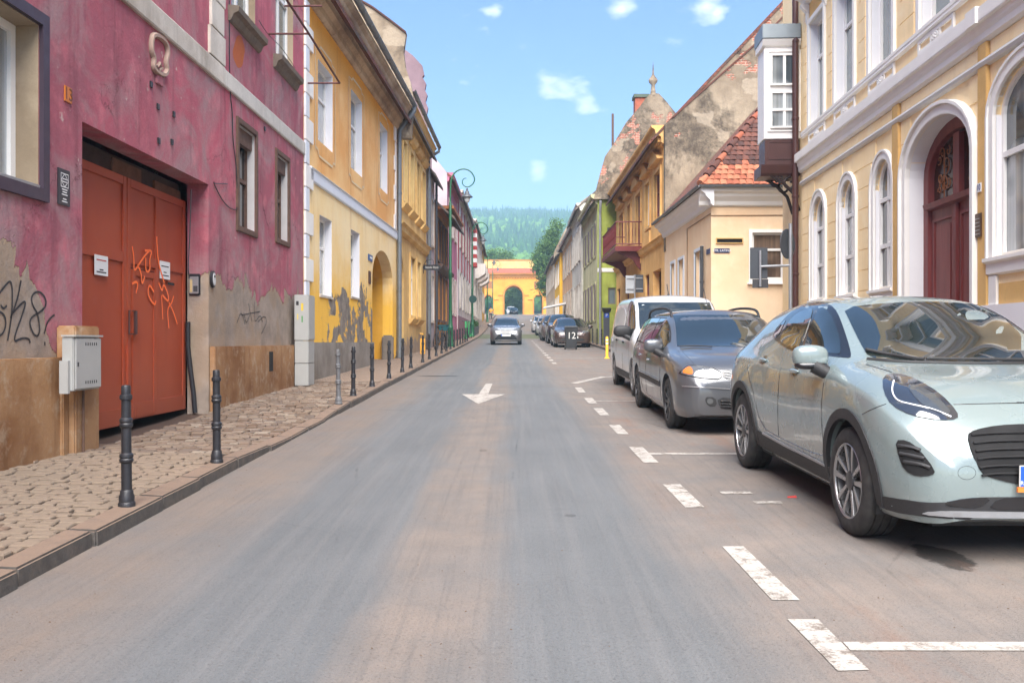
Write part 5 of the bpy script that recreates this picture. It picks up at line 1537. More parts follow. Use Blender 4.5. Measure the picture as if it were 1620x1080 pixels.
# ================================================================ CITY GATE
AMB = stucco('amber_gate_plaster', S(238, 160, 42, .95), dark=S(226, 144, 32, .95), light=S(240, 172, 62), dirt=.2, streak=.12)
AMBD = stucco('brownish_amber_plaster', S(206, 138, 56, .9), dirt=.2)
YG = 168.0
GT_ = B('city_gate', 'amber city gate with one tall arch and two small side arches', (-5.6, YG), (7.1, YG), (0, -1), cat='city gate')
GTB = B('x', 'x', (-5.6, YG + 5), (7.1, YG + 5), (0, 1), root=GT_.root)
gg = g(YG)
s, z = GT_.s_, GT_.z_
ops = [(s(798), s(827), gg - 2, z(812, 452), 1.75), (s(766), s(779), gg - 2, z(772, 467), .8), (s(845), s(858), gg - 2, z(851, 467), .8)]
for bb in (GT_, GTB):
    bb.wall(AMB, 0, GT_.L, gg - 2, 14.0, ops, depth=2.5, sides=False, top=False)
m_ = MB()
for e in (0, GT_.L): m_.quad(GT_.P(e, 0, gg - 2), GT_.P(e, -5, gg - 2), GT_.P(e, -5, 14), GT_.P(e, 0, 14))
m_.build('end_wall', AMB, GT_.root, recalc=False)
for k, (a, b, c, d, r_) in enumerate(ops):
    GT_.ring(MB(), a, b, c, d, r_, .28 if k == 0 else .2, -.01, .08, bottom=False).build('arch_moulding', AMBD, GT_.root)
    zz = d - r_
    for u, v in ((a - 1.15, a - .3), (b + .3, b + 1.15)):
        GT_.profile('impost', AMBD, u, v, [(.02, zz - .1), (.14, zz), (.02, zz + .1)])
for x0, x1 in ((764, 780), (845, 861)):
    GT_.box('niche_panel', plain('brown_niche', S(168, 110, 64, .85), .9), s(x0), s(x1), z(812, 456), z(812, 445), .002, .03)
GT_.profile('cornice', AMBD, -.15, GT_.L + .15, [(.02, 13.2), (.2, 13.3), (.22, 13.5), (.45, 13.75), (.5, 14.0)])
q = .1
dn = MB()
while q < GT_.L - .1: GT_.bx(dn, q, q + .22, 13.05, 13.28, .01, .18); q += .5
tag(dn.build('dentil_row', AMBD, GT_.root), kind='stuff')
m_ = MB().prism([(.5, 14.02), (-1.2, 15.1), (-1.2, 14.02)], lambda p, t: GT_.P(t, p[0], p[1]), -.1, GT_.L + .1)
m_.build('tiled_skirt', tile_mat('gate_red_tiles', S(190, 84, 62, .9), S(200, 100, 74, .9), S(160, 90, 70, .85)), GT_.root)
GT_.box('attic', stucco('pale_attic_plaster', S(240, 196, 120, .92), dirt=0), 0, GT_.L, 14.01, 16.5, -4.9, -1.1)
GT_.box('attic_coping', AMBD, -.1, GT_.L + .1, 16.502, 16.65, -5.0, -1.0)

# ================================================================ TREES
def leaf_mat(name, c, c2):
    n = N(name)
    gn = n.nd('ShaderNodeNewGeometry')
    cc = n.mix(gn.outputs['Random Per Island'], c, c2)
    n.set(c=cc, r=.6, spec=.3)
    tr = n.nd('ShaderNodeBsdfTranslucent')
    n.put(tr.inputs[0], cc)
    mxs = n.nd('ShaderNodeMixShader'); mxs.inputs[0].default_value = .35
    out = n.t.nodes['Material Output']
    n.t.links.new(n.b.outputs[0], mxs.inputs[1]); n.t.links.new(tr.outputs[0], mxs.inputs[2]); n.t.links.new(mxs.outputs[0], out.inputs[0])
    return n.m
LEAF = leaf_mat('leaf_green', S(52, 86, 32, .9), S(112, 146, 62, .9))
LEAFD = leaf_mat('leaf_dark_green', S(36, 66, 30, .9), S(82, 116, 52, .9))
BARK = plain('bark', S(92, 78, 66, .7), .95, var=.3, sc_=6, bump=.02)
def tree(name, label, x, y, h, blobs, nleaf, size, mat, tr=.25, group='trees round the city gate'):
    z0 = g(y) - .1
    rt = empty(name, (x, y, z0), label, 'tree', group)
    tk = MB()
    r = random.Random(int(x * 13 + y))
    zc = min(b_[2] for b_ in blobs)
    tk.tube([(0, 0, 0), (.05, .03, zc * .5), (-.06, 0, zc), (.0, .05, h * .8)], [tr, tr * .8, tr * .6, tr * .2], 9)
    for (bx_, by_, bz_, rx, ry, rz) in blobs:
        tk.tube([(0, 0, zc * .75), (bx_ * .5, by_ * .5, (zc + bz_) * .48), (bx_, by_, bz_)], [tr * .45, tr * .3, tr * .08], 6)
    tk.build('trunk', BARK, rt, smooth=60)
    V, Fc = [], []
    tot = sum(b_[3] * b_[4] * b_[5] for b_ in blobs)
    for (bx_, by_, bz_, rx, ry, rz) in blobs:
        ncl = max(6, int(nleaf / 16 * rx * ry * rz / tot))
        for _ in range(ncl):
            d = Vector((r.gauss(0, 1), r.gauss(0, 1), r.gauss(0, 1))).normalized() * (r.random() ** .38)
            c_ = Vector((bx_ + d.x * rx, by_ + d.y * ry, bz_ + d.z * rz))
            for _ in range(16):
                p = c_ + Vector((r.gauss(0, 1), r.gauss(0, 1), r.gauss(0, .8))) * size * 1.7
                u = Vector((r.gauss(0, 1), r.gauss(0, 1), r.gauss(0, 1))).normalized()
                v = u.orthogonal().normalized()
                a_ = size * r.uniform(.6, 1.25)
                k = len(V)
                V += [tuple(p - u * a_), tuple(p + v * a_ * .55), tuple(p + u * a_), tuple(p - v * a_ * .55)]
                Fc.append((k, k+1, k+2, k+3))
    m_ = MB(); m_.v, m_.f = V, Fc
    m_.build('crown', mat, rt, recalc=False)
    return rt
tree('street_tree', 'dark leafy tree in front of the gate, beside the tan house', 5.35, 134, 12.5,
     [(0, 0, 6.2, 1.9, 1.9, 2.0), (-.6, .2, 8.6, 1.9, 1.9, 2.0), (.3, -.2, 10.8, 1.7, 1.7, 1.8), (.9, 0, 12.4, 1.2, 1.3, 1.3), (-1.7, 0, 7.4, 1.1, 1.2, .9), (1.5, .3, 13.6, 1.0, 1.0, 1.0), (-.5, 0, 4.2, 1.3, 1.3, 1.2)], 9000, .17, LEAF, .28)
tree('broadleaf_tree', 'round green tree rising behind the gate on the left', -3.2, 192, 17,
     [(0, 0, 10.5, 4.0, 3.5, 3.4), (-3.0, 0, 9.0, 3.2, 3.0, 2.8), (3.0, 1, 9.6, 3.0, 3.0, 2.5), (.8, 0, 12.6, 2.6, 2.6, 1.9)], 9000, .24, LEAF, .4)
tree('broadleaf_tree', 'lower green tree behind the middle of the gate', 3.4, 205, 15,
     [(0, 0, 8.5, 3.5, 3.2, 3.2), (-2.6, 0, 7.2, 2.6, 2.6, 2.8), (2.6, 1, 7.2, 2.6, 2.6, 2.3)], 7000, .24, LEAF, .4)
tree('broadleaf_tree', 'shaded tree seen through the tall arch of the gate', .6, 212, 9,
     [(0, 0, 4.2, 2.8, 2.6, 2.6), (-1.6, 0, 2.6, 1.9, 1.9, 2.0), (1.2, .5, 2.2, 1.8, 1.8, 1.8)], 6000, .22, LEAF, .3)
tree('broadleaf_tree', 'green tree standing to the right behind the gate', 10.5, 190, 15,
     [(0, 0, 8.0, 3.5, 3.2, 3.2), (-2.4, 0, 6.0, 2.6, 2.6, 2.8), (2.6, 1, 6.4, 2.6, 2.6, 2.3)], 6000, .24, LEAFD, .4)
tree('broadleaf_tree', 'green tree standing far left behind the gate', -10.5, 186, 15,
     [(0, 0, 8.0, 3.5, 3.2, 3.2), (-2.4, 0, 6.0, 2.6, 2.6, 2.8), (2.6, 1, 6.4, 2.6, 2.6, 2.3)], 6000, .24, LEAFD, .4)

# ================================================================ FORESTED HILL
hy = [290, 330, 450, 600, 800, 1000, 1120, 1250]
hz = [7.5, 14, 38, 62, 102, 136, 150, 140]
hn = [(R.uniform(0, 6.3), R.uniform(0, 6.3)) for _ in range(6)]
def hill(x, y):
    b_ = float(np.interp(y, hy, hz))
    k = min(max((y - 300) / 300, 0), 1)
    u = 0
    for i, (p, q) in enumerate(hn):
        f = .006 * (1.7 ** i)
        u += math.sin(x * f + p) * math.sin(y * f * .8 + q) / (1.5 ** i)
    return b_ + k * u * 5.0 - k * .00004 * (x - 20) ** 2
m_ = MB()
xs = np.linspace(-560, 560, 57); ys = np.linspace(290, 1250, 41)
m_.v = [(float(x), float(y), hill(x, y) - 1.0) for y in ys for x in xs]
m_.f = [(j*57+i, j*57+i+1, (j+1)*57+i+1, (j+1)*57+i) for j in range(40) for i in range(56)]
tag(m_.build('hill', plain('forest_floor', S(58, 78, 46, .7), .95, var=.2, sc_=.05), recalc=False), kind='structure')
bm = bmesh.new(); bmesh.ops.create_icosphere(bm, subdivisions=2, radius=1)
iv = np.array([v.co[:] for v in bm.verts]); iff = [tuple(v.index for v in f.verts) for f in bm.faces]; bm.free()
bm = bmesh.new(); bmesh.ops.create_icosphere(bm, subdivisions=1, radius=1)
iv1 = np.array([v.co[:] for v in bm.verts]); if1 = [tuple(v.index for v in f.verts) for f in bm.faces]; bm.free()
rn = np.random.default_rng(5)
def forest_mesh(kind):
    V, Fc, nv = [], [], 0
    y = 320.0
    while y < 1160:
        st = 6.0 if y < 700 else 6.8
        xw = .20 * y
        x = -xw
        while x < xw + 20:
            px, py = x + rn.uniform(-2.5, 2.5), y + rn.uniform(-2.5, 2.5)
            con = (math.sin(px * .021 + 1) + math.sin(py * .013 + px * .006) + rn.uniform(-.7, .7)) * .5 + (py - 800) / 420 > .2
            if con == (kind == 1):
                zz = hill(px, py)
                r_ = rn.uniform(2.4, 3.8) if kind == 0 else rn.uniform(1.7, 2.6)
                h_ = rn.uniform(1.0, 1.4) * r_ if kind == 0 else rn.uniform(2.4, 3.4) * r_
                near = py < 620
                v0, f0 = (iv, iff) if near else (iv1, if1)
                v = v0 * (1 + rn.uniform(-.22, .22, (len(v0), 1)))
                v = v * np.array([r_, r_, h_])
                if kind == 1:
                    k = np.clip(1.05 - (v[:, 2] + h_) / (2 * h_), .04, 1)
                    v[:, 0] *= k * 1.3; v[:, 1] *= k * 1.3
                v = v + np.array([px, py, zz + h_ * .85])
                V.append(v); Fc += [tuple(i + nv for i in f) for f in f0]; nv += len(v0)
            x += st * rn.uniform(.8, 1.2)
        y += st * .9
    m_ = MB(); m_.v = [tuple(p) for p in np.vstack(V)]; m_.f = Fc
    return m_
def forest_mat(name, c, c2):
    n = N(name)
    gn = n.nd('ShaderNodeNewGeometry')
    cc = n.mix(gn.outputs['Random Per Island'], c, c2)
    cc = n.mix(n.math('MULTIPLY', n.rng(n.noise(.9, 4, .7), .4, .7), .6), cc, mul(c, .5))
    n.set(c=cc, r=.85, spec=.2)
    n.bump(n.noise(1.6, 5, .7), 1.2, 1.0)
    return n.m
tag(forest_mesh(0).build('broadleaf_forest', forest_mat('broadleaf_canopy', S(52, 104, 30, .9), S(120, 168, 58, .95)), recalc=False), 'light green broadleaf wood on the hillside', 'forest', kind='stuff')
tag(forest_mesh(1).build('conifer_forest', forest_mat('conifer_canopy', S(38, 84, 44, 1.0), S(76, 124, 66, 1.0)), recalc=False), 'dark conifer wood along the hill ridge', 'forest', kind='stuff')
# the air between: even, pale haze
hv = bpy.data.materials.new('haze_air')
hv.use_nodes = True
hv.node_tree.nodes.clear()
pv = hv.node_tree.nodes.new('ShaderNodeVolumePrincipled')
pv.inputs['Color'].default_value = (.50, .77, 1.0, 1)
pv.inputs['Density'].default_value = HAZE = 0.0008
pv.inputs['Anisotropy'].default_value = .0
ho = hv.node_tree.nodes.new('ShaderNodeOutputMaterial')
hv.node_tree.links.new(pv.outputs[0], ho.inputs['Volume'])
hz_ = MB().box(-670, 670, -95, 1420, -4, 215).build('haze', hv)
tag(hz_, 'pale blue haze in the air', 'haze', kind='stuff')
# ================================================================ CARS
def pchip(xk, yk, x):
    xk, yk, x = np.asarray(xk, float), np.asarray(yk, float), np.asarray(x, float)
    h = np.diff(xk); dl = np.diff(yk) / h
    m = np.zeros(len(xk))
    m[0], m[-1] = dl[0], dl[-1]
    for i in range(1, len(xk) - 1):
        if dl[i-1] * dl[i] > 0:
            w1, w2 = 2 * h[i] + h[i-1], h[i] + 2 * h[i-1]
            m[i] = (w1 + w2) / (w1 / dl[i-1] + w2 / dl[i])
    k = np.clip(np.searchsorted(xk, x) - 1, 0, len(h) - 1)
    t = (x - xk[k]) / h[k]
    return ((2*t**3 - 3*t**2 + 1) * yk[k] + (t**3 - 2*t**2 + t) * h[k] * m[k] + (-2*t**3 + 3*t**2) * yk[k+1] + (t**3 - t**2) * h[k] * m[k+1])

# rows: x, top on the centre line, roof/bonnet edge height and half width, belt height and half width, bulge height and half width, sill height and half width, floor
CROSS = [(-2.03, .92, .86, .58, .80, .66, .60, .70, .38, .62, .32), (-1.97, 1.08, 1.00, .62, .92, .76, .62, .80, .34, .74, .28), (-1.78, 1.26, 1.17, .60, 1.02, .80, .68, .88, .30, .82, .22),
         (-1.5, 1.40, 1.31, .585, 1.04, .81, .72, .902, .28, .84, .20), (-1.15, 1.475, 1.395, .585, 1.03, .82, .72, .90, .26, .84, .19), (-.5, 1.53, 1.45, .60, 1.00, .83, .66, .885, .25, .84, .19),
         (-.05, 1.52, 1.44, .605, .985, .84, .64, .885, .25, .84, .19), (.25, 1.44, 1.365, .62, .98, .845, .64, .885, .25, .84, .19), (.6, 1.275, 1.205, .66, .98, .85, .66, .89, .25, .84, .19),
         (.95, 1.10, 1.055, .725, .975, .855, .70, .90, .25, .845, .19), (1.25, 1.045, 1.015, .735, .945, .86, .70, .902, .25, .85, .19), (1.6, .985, .955, .715, .89, .845, .68, .895, .25, .85, .19),
         (1.80, .905, .875, .68, .80, .80, .62, .855, .24, .82, .20), (1.945, .80, .77, .62, .70, .725, .52, .79, .24, .75, .22), (2.035, .68, .65, .55, .60, .64, .46, .70, .25, .67, .24), (2.07, .60, .57, .50, .53, .57, .42, .62, .27, .60, .26)]
ESTATE = [(-2.33, .86, .80, .60, .74, .66, .55, .68, .34, .60, .30), (-2.26, 1.02, .96, .62, .88, .76, .58, .78, .32, .72, .26), (-2.05, 1.36, 1.26, .60, .97, .80, .62, .85, .28, .81, .20),
          (-1.8, 1.445, 1.37, .60, .98, .82, .63, .875, .25, .84, .18), (-.9, 1.485, 1.41, .60, .96, .835, .62, .885, .22, .85, .17), (0, 1.475, 1.40, .60, .93, .84, .60, .885, .22, .85, .17),
          (.3, 1.40, 1.32, .615, .92, .84, .60, .885, .22, .85, .17), (.7, 1.20, 1.13, .66, .915, .845, .62, .885, .22, .85, .17), (1.1, 1.015, .97, .72, .90, .845, .64, .885, .22, .85, .17),
          (1.4, .965, .93, .72, .86, .84, .64, .88, .22, .85, .17), (1.8, .90, .865, .70, .80, .81, .58, .865, .22, .83, .19), (2.03, .82, .785, .64, .72, .745, .50, .80, .22, .77, .20),
          (2.13, .73, .69, .58, .63, .67, .45, .72, .24, .68, .22), (2.17, .63, .60, .53, .55, .60, .42, .65, .26, .62, .24)]
VAN = [(-2.14, 1.68, 1.58, .66, 1.0, .80, .7, .82, .30, .80, .28), (-2.10, 1.76, 1.68, .68, 1.0, .84, .7, .86, .28, .83, .22), (-1.2, 1.81, 1.73, .69, 1.0, .855, .68, .875, .25, .85, .2),
       (0, 1.81, 1.73, .69, .99, .855, .66, .875, .25, .85, .2), (.45, 1.78, 1.71, .69, .98, .855, .66, .875, .25, .85, .2), (.7, 1.68, 1.61, .69, .98, .855, .66, .875, .25, .85, .2),
       (1.25, 1.18, 1.12, .73, 1.0, .85, .68, .875, .25, .85, .2), (1.45, 1.09, 1.04, .73, .94, .85, .68, .87, .25, .85, .2), (1.9, .97, .92, .70, .84, .81, .62, .86, .25, .83, .2),
       (2.10, .85, .80, .64, .74, .74, .55, .79, .25, .76, .22), (2.19, .70, .66, .56, .62, .64, .48, .68, .26, .65, .24), (2.22, .60, .56, .50, .54, .56, .45, .60, .28, .57, .26)]
def scaled(rows, kx, ky, kz): return [tuple(v * (kx if i == 0 else (ky if i in (3, 5, 7, 9) else kz)) for i, v in enumerate(r)) for r in rows]

def paint(name, c, metal=.25, r=.32, flake=.05):
    n = N(name)
    f = n.noise(400, 2, .5)
    v = n.mix(n.rng(f, .3, .7), mul(c, 1 - flake), mul(c, 1 + flake))
    d = n.rng(n.height(), .02, .42, .30, 0)
    v = n.mix(n.math('MULTIPLY', d, n.rng(n.noise(2.5, 5, .6), .3, .65)), v, S(150, 132, 116, .6))
    n.set(c=v, r=n.rng(n.noise(3, 4), .3, .7, r - .04, r + .06), metal=metal, coat=1.0, coatr=.03)
    return n.m
TYRE = N('tyre_rubber')
tc_ = TYRE.mix(TYRE.rng(TYRE.noise(14, 5), .35, .7), (.014, .014, .015), (.045, .042, .040))
TYRE.set(c=tc_, r=.8); TYRE.bump(TYRE.noise(90, 3), .003, .6); TYRE = TYRE.m
ALLOY = plain('machined_alloy', (.42, .42, .43), .3, .9, var=.05)
ALLOYD = plain('dark_alloy', (.05, .05, .055), .35, .5)
ALLOYG = plain('dull_grey_hubcap', (.26, .26, .27), .4, .5)
TRIM = plain('black_plastic_trim', (.022, .022, .024), .6, var=.15, sc_=40, bump=.001)
GLOSSB = plain('gloss_black', (.012, .012, .014), .12, var=.05, coat=.5)
CGLASS = N('car_glass'); CGLASS.set(c=(.012, .018, .017), r=.015, ior=1.85, coat=1.0, coatr=.0); CGLASS = CGLASS.m
LAMPG = N('headlamp_glass'); LAMPG.set(c=(.07, .08, .09), r=.12, metal=.3, coat=1, coatr=.0); LAMPG = LAMPG.m
LAMPC = N('clear_headlamp'); LAMPC.set(c=(.13, .135, .14), r=.12, metal=.2, coat=1, coatr=.0); LAMPC = LAMPC.m
LAMPD = N('smoked_headlamp'); LAMPD.set(c=(.025, .03, .04), r=.05, coat=1, coatr=.0, ior=1.8); LAMPD = LAMPD.m
WLITE = plain('white_light_guide', (.72, .74, .78), .2, var=.02)
AMBER = plain('amber_indicator', S(214, 110, 24), .2, var=.05, coat=1)
CHROME = plain('chrome', (.75, .76, .78), .12, 1.0, var=.03)
PLATEW = plain('plate_white', (.68, .68, .66), .4, var=.03)
PLATEB = plain('plate_blue', S(24, 84, 190), .4, var=.03)

WHEELS = {}
def wheel_set(style, r, w_):
    """(tyre, [(name, mesh)...]); the outside looks towards -y"""
    k = (style, round(r, 3), round(w_, 3))
    if k in WHEELS: return WHEELS[k]
    rr = r * (.70 if style != 'cap' else .66)
    t = MB()
    h = w_ / 2
    prof = [(rr * .9, -h + .02), (rr, -h), (r * .80, -h - .004), (r * .93, -h + .002), (r * .985, -h + .018), (r, -h + .035)]
    for q in (-.45, 0, .45): prof += [(r, q * h - .006), (r - .008, q * h - .004), (r - .008, q * h + .004), (r, q * h + .006)]
    prof += [(r, h - .035), (r * .985, h - .018), (r * .93, h - .002), (r * .80, h), (rr, h), (rr * .9, h - .02)]
    t.lathe(prof, 48, axis='y'); t.f = t.f[:-2]
    parts = []
    b_ = MB().lathe([(rr * 1.0, -h + .002), (rr * .985, -h - .002), (rr * .95, -h + .004), (rr * .93, -h + .03), (rr * .93, h - .02)], 40, axis='y'); b_.f = b_.f[:-2]
    parts.append(('rim', b_.mesh('rim', ALLOY if style == 'machined' else (ALLOYD if style == 'dark' else ALLOYG), 40)))
    d_ = MB().lathe([(rr * .93, -h + .07), (.0, -h + .075)], 40, axis='y')
    parts.append(('brake_disc', d_.mesh('brake_disc', ALLOYD, 0)))
    ns = {'machined': 10, 'alloy': 10, 'dark': 10, 'cap': 9}[style]
    for i in range(ns):
        a = 2 * math.pi * i / ns + (.12 if (i % 2 and style != 'cap') else -.12 if style != 'cap' else 0) * 1.1
        a2 = 2 * math.pi * i / ns + (-.05 if (i % 2 and style != 'cap') else .05 if style != 'cap' else 0)
        u0 = Vector((math.cos(a), 0, math.sin(a))); v0 = Vector((-math.sin(a), 0, math.cos(a)))
        u1 = Vector((math.cos(a2), 0, math.sin(a2))); v1 = Vector((-math.sin(a2), 0, math.cos(a2)))
        w0, w1 = (.012, .019) if style != 'cap' else (.03, .05)
        y0, y1 = -h + .020, -h + .006
        P_ = [u0 * .045 - v0 * w0, u0 * .045 + v0 * w0, u1 * rr * .95 + v1 * w1, u1 * rr * .95 - v1 * w1]
        m_ = MB().hexa([(p.x, y + .03, p.z) for p, y in zip(P_, (y0, y0, y1, y1))] + [(p.x, y, p.z) for p, y in zip(P_, (y0, y0, y1, y1))])
        parts.append(('spoke', m_.mesh('spoke', ALLOY if style in ('machined', 'alloy') else (ALLOYG if style == 'cap' else ALLOYD), 0, bevel=.003)))
    hb = MB().lathe([(.062, -h + .03), (.06, -h + .014), (.03, -h + .010), (0, -h + .009)], 20, axis='y')
    parts.append(('hub', hb.mesh('hub', ALLOYD, 30)))
    WHEELS[k] = (t.mesh('wheel', TYRE, 35), parts)
    return WHEELS[k]

CAMW = Vector((0, 0, CH))
class Car:
    def __init__(s, name, label, rows, axle_f, axle_x, yaw, col_m, wb, r=.32, style='alloy', ra=None, group='cars parked along the right kerb', cat='car', facing=-1, detail=1, arch=True):
        """axle_f: distance of the front axle down the street; axle_x: the car's centre line"""
        s.rows = rows
        xk = [q[0] for q in rows]
        s.fn = lambda j, x: pchip(xk, [q[j] for q in rows], x)
        s.x0, s.x1 = xk[0], xk[-1]
        s.wb, s.r = wb, r
        fwd = Vector((math.sin(yaw), facing * math.cos(yaw), 0))
        yc = axle_f - facing * wb / 2
        slope = (g(yc + 1) - g(yc - 1)) / 2
        fwd.z = slope * fwd.y; fwd.normalize()
        left = Vector((0, 0, 1)).cross(fwd).normalized()
        upv = fwd.cross(left)
        M_ = Matrix((fwd, left, upv)).transposed()
        s.root = empty(name, (axle_x, yc, g(yc) + .004), label, cat, group)
        s.root.rotation_euler = M_.to_euler()
        s.MW = Matrix.Translation(s.root.location) @ M_.to_4x4()
        s.MI = s.MW.inverted()
        s.cam = s.MI @ CAMW
        # --- loft
        nx = 96 if detail else 60
        xs = np.unique(np.concatenate([np.linspace(s.x0, s.x1, nx), np.array(xk), s.x1 - np.array([.01, .02, .035, .055]), s.x0 + np.array([.01, .02, .035])]))
        seg = [2, 3, 4, 5, 5, 7, 5, 4]
        V = []
        for x in xs:
            zt, ze, we, zb, wb_, zm, wm, zs, ws, zu = [float(s.fn(j, x)) for j in range(1, 11)]
            pts = [(0, zu), (ws - .10, zu), (ws - .012, zs - .02), (wm, zm), (wb_ * .55 + wm * .45 + .004, zb * .72 + zm * .28 + .02), (wb_, zb), (we, ze), (we * .55, zt - .22 * (zt - ze)), (0, zt)]
            ext = [(-pts[1][0], pts[1][1])] + pts + [(-pts[-2][0], pts[-2][1])]
            ch = np.concatenate([[0], np.cumsum([max(math.dist(a, b), 1e-4) for a, b in zip(ext[:-1], ext[1:])])])
            tt = []
            for i, k in enumerate(seg):
                tt += list(np.linspace(ch[i+1], ch[i+2], k, endpoint=False))
            tt.append(ch[len(pts)])
            ys_ = pchip(ch, [p[0] for p in ext], tt); zs_ = pchip(ch, [p[1] for p in ext], tt)
            V.append([(float(x), max(float(a), 0), float(b)) for a, b in zip(ys_, zs_)])
        m = len(V[0]); ring = 2 * m - 2
        mb = MB()
        for row_ in V:
            mb.v += row_ + [(p[0], -p[1], p[2]) for p in row_[-2:0:-1]]
        for i in range(len(xs) - 1):
            for k in range(ring):
                mb.f.append((i*ring+k, i*ring+(k+1) % ring, (i+1)*ring+(k+1) % ring, (i+1)*ring+k))
        mb.f.append(tuple(range(ring))); mb.f.append(tuple(range((len(xs)-1)*ring, len(xs)*ring)))
        me = mb.mesh('body', col_m, 0)
        bm = bmesh.new(); bm.from_mesh(me)
        s.bvh = BVHTree.FromBMesh(bm); bm.free()
        s.ra = ra or r * 1.13
        s.axles = (wb / 2, -wb / 2)
        if arch:
            cm = MB()
            for ax in s.axles:
                for sg in (-1, 1):
                    cm.lathe([(s.ra, .52 * sg), (s.ra, 1.3 * sg)], 48, (ax, 0, r * 1.0), 'y')
            cme = cm.mesh('cut', TRIM)
            bo, co = bpy.data.objects.new('tmp_b', me), bpy.data.objects.new('tmp_c', cme)
            col.objects.link(bo); col.objects.link(co)
            md = bo.modifiers.new('b', 'BOOLEAN'); md.operation, md.object, md.solver = 'DIFFERENCE', co, 'EXACT'
            dg = bpy.context.evaluated_depsgraph_get()
            nme = bpy.data.meshes.new_from_object(bo.evaluated_get(dg))
            bpy.data.objects.remove(bo); bpy.data.objects.remove(co); bpy.data.meshes.remove(me)
            me = nme
        me.name = 'body'
        me.materials.clear(); me.materials.append(col_m)
        for p in me.polygons: p.material_index = 0
        me.polygons.foreach_set('use_smooth', [True] * len(me.polygons))
        me.set_sharp_from_angle(angle=math.radians(50))
        s.body = link('body', me, s.root)
        s.col = col_m
        # --- wheels and liners
        wd = r * .64
        ty, parts = wheel_set(style, r, wd)
        for ax in s.axles:
            for sg in (-1, 1):
                wm = float(s.fn(7, ax))
                wo = link('wheel', ty, s.root, (ax, sg * (wm - wd / 2 - .012), r * .985), (0, 0, 0 if sg < 0 else math.pi))
                for nm, pm in parts: link(nm, pm, wo)
                ln = MB()
                n_ = 20
                A_ = [(ax + (s.ra - .004) * math.cos(t), r + (s.ra - .004) * math.sin(t)) for t in [math.pi * (-.12 + 1.24 * k / n_) for k in range(n_ + 1)]]
                yo, yi = sg * (wm - .05), sg * .53
                ln.add([(p[0], yo, p[1]) for p in A_] + [(p[0], yi, p[1]) for p in A_], [(k, k+1, n_+2+k, n_+1+k) for k in range(n_)])
                ln.add([(p[0], yi + .002 * sg, p[1]) for p in A_], [tuple(range(n_ + 1))])
                ln.build('arch_liner', TRIM, s.root, recalc=False)
        # black plate closing the underside
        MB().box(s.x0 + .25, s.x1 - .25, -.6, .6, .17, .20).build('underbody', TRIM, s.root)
    def hit(s, o, d):
        d = d.normalized()
        l, n_, _, _ = s.bvh.ray_cast(o, d)
        if l is None:
            c_ = Vector((0, 0, .7))
            l, n_, _, _ = s.bvh.find_nearest(o + d * max((c_ - o).dot(d), .1))
        if n_.dot(d) > 0: n_ = -n_
        return l, n_
    def ray_px(s, p):
        wd = Vector(((p[0] - CX) / F, 1, (CY - p[1]) / F))
        return s.cam, (s.MI.to_3x3() @ wd)
    def ray_side(s, p): return Vector((p[0], -3, p[1])), Vector((0, 1, 0))
    def ray_front(s, p): return Vector((6, p[0], p[1])), Vector((-1, 0, 0))
    def ray_rear(s, p): return Vector((-6, p[0], p[1])), Vector((1, 0, 0))
    def ray_diag(s, p, a=-40):
        a = math.radians(a)
        D_ = Vector((math.cos(a), math.sin(a), 0)); u = Vector((-math.sin(a), math.cos(a), 0))
        q = D_ * 5 + u * p[0]; q.z = p[1]
        return q, -D_
    def patch(s, name, mat, outline, mode='side', off=.004, parent=None, mirror=True, sm=1, step=None, skirt=.014):
        ray = getattr(s, 'ray_' + mode)
        pts = smooth_pts(outline, sm, True) if sm else list(outline)
        xs_, ys_ = [p[0] for p in pts], [p[1] for p in pts]
        ext = max(max(xs_) - min(xs_), max(ys_) - min(ys_))
        st = step or ext / 16
        # resample the outline
        rp = []
        for a, b in zip(pts, pts[1:] + pts[:1]):
            k = max(1, int(math.dist(a, b) / st))
            rp += [(a[0] + (b[0]-a[0]) * i / k, a[1] + (b[1]-a[1]) * i / k) for i in range(k)]
        def inside(x, y):
            c_ = False
            for (x0, y0), (x1, y1) in zip(rp, rp[1:] + rp[:1]):
                if (y0 > y) != (y1 > y) and x < (x1 - x0) * (y - y0) / (y1 - y0) + x0: c_ = not c_
            return c_
        inn = []
        gx_ = min(xs_) + st * .5
        while gx_ < max(xs_):
            gy_ = min(ys_) + st * .5
            while gy_ < max(ys_):
                if inside(gx_, gy_) and min(math.dist((gx_, gy_), q) for q in rp) > st * .35: inn.append((gx_, gy_))
                gy_ += st
            gx_ += st
        n_ = len(rp)
        vv, ee, ff, _, _, _ = delaunay_2d_cdt([Vector(p) for p in rp + inn], [(i, (i+1) % n_) for i in range(n_)], [tuple(range(n_))], 1, 1e-7)
        P_, Nn = [], []
        for p in vv:
            o, d = ray((p.x, p.y))
            l, nn = s.hit(o, d)
            P_.append(l + nn * off); Nn.append(nn)
        V = [tuple(p) for p in P_]; Fc = [tuple(f) for f in ff]
        cnt = {}
        for f in Fc:
            for a, b in zip(f, f[1:] + f[:1]): cnt[(a, b)] = 1
        base = len(V)
        V += [tuple(p - q * skirt) for p, q in zip(P_, Nn)]
        for (a, b) in list(cnt):
            if (b, a) not in cnt: Fc.append((a, b, base + b, base + a))
        outs = []
        for sg in ((1, -1) if mirror else (1,)):
            m_ = MB(); m_.v = [(p[0], p[1] * sg, p[2]) for p in V]; m_.f = Fc if sg > 0 else [f[::-1] for f in Fc]
            used = sorted({i for f in m_.f for i in f}); ix = {u: k for k, u in enumerate(used)}
            m_.v = [m_.v[u] for u in used]; m_.f = [tuple(ix[i] for i in f) for f in m_.f]
            outs.append(m_.build(name, mat, parent or s.root, smooth=40, recalc=False))
        return outs
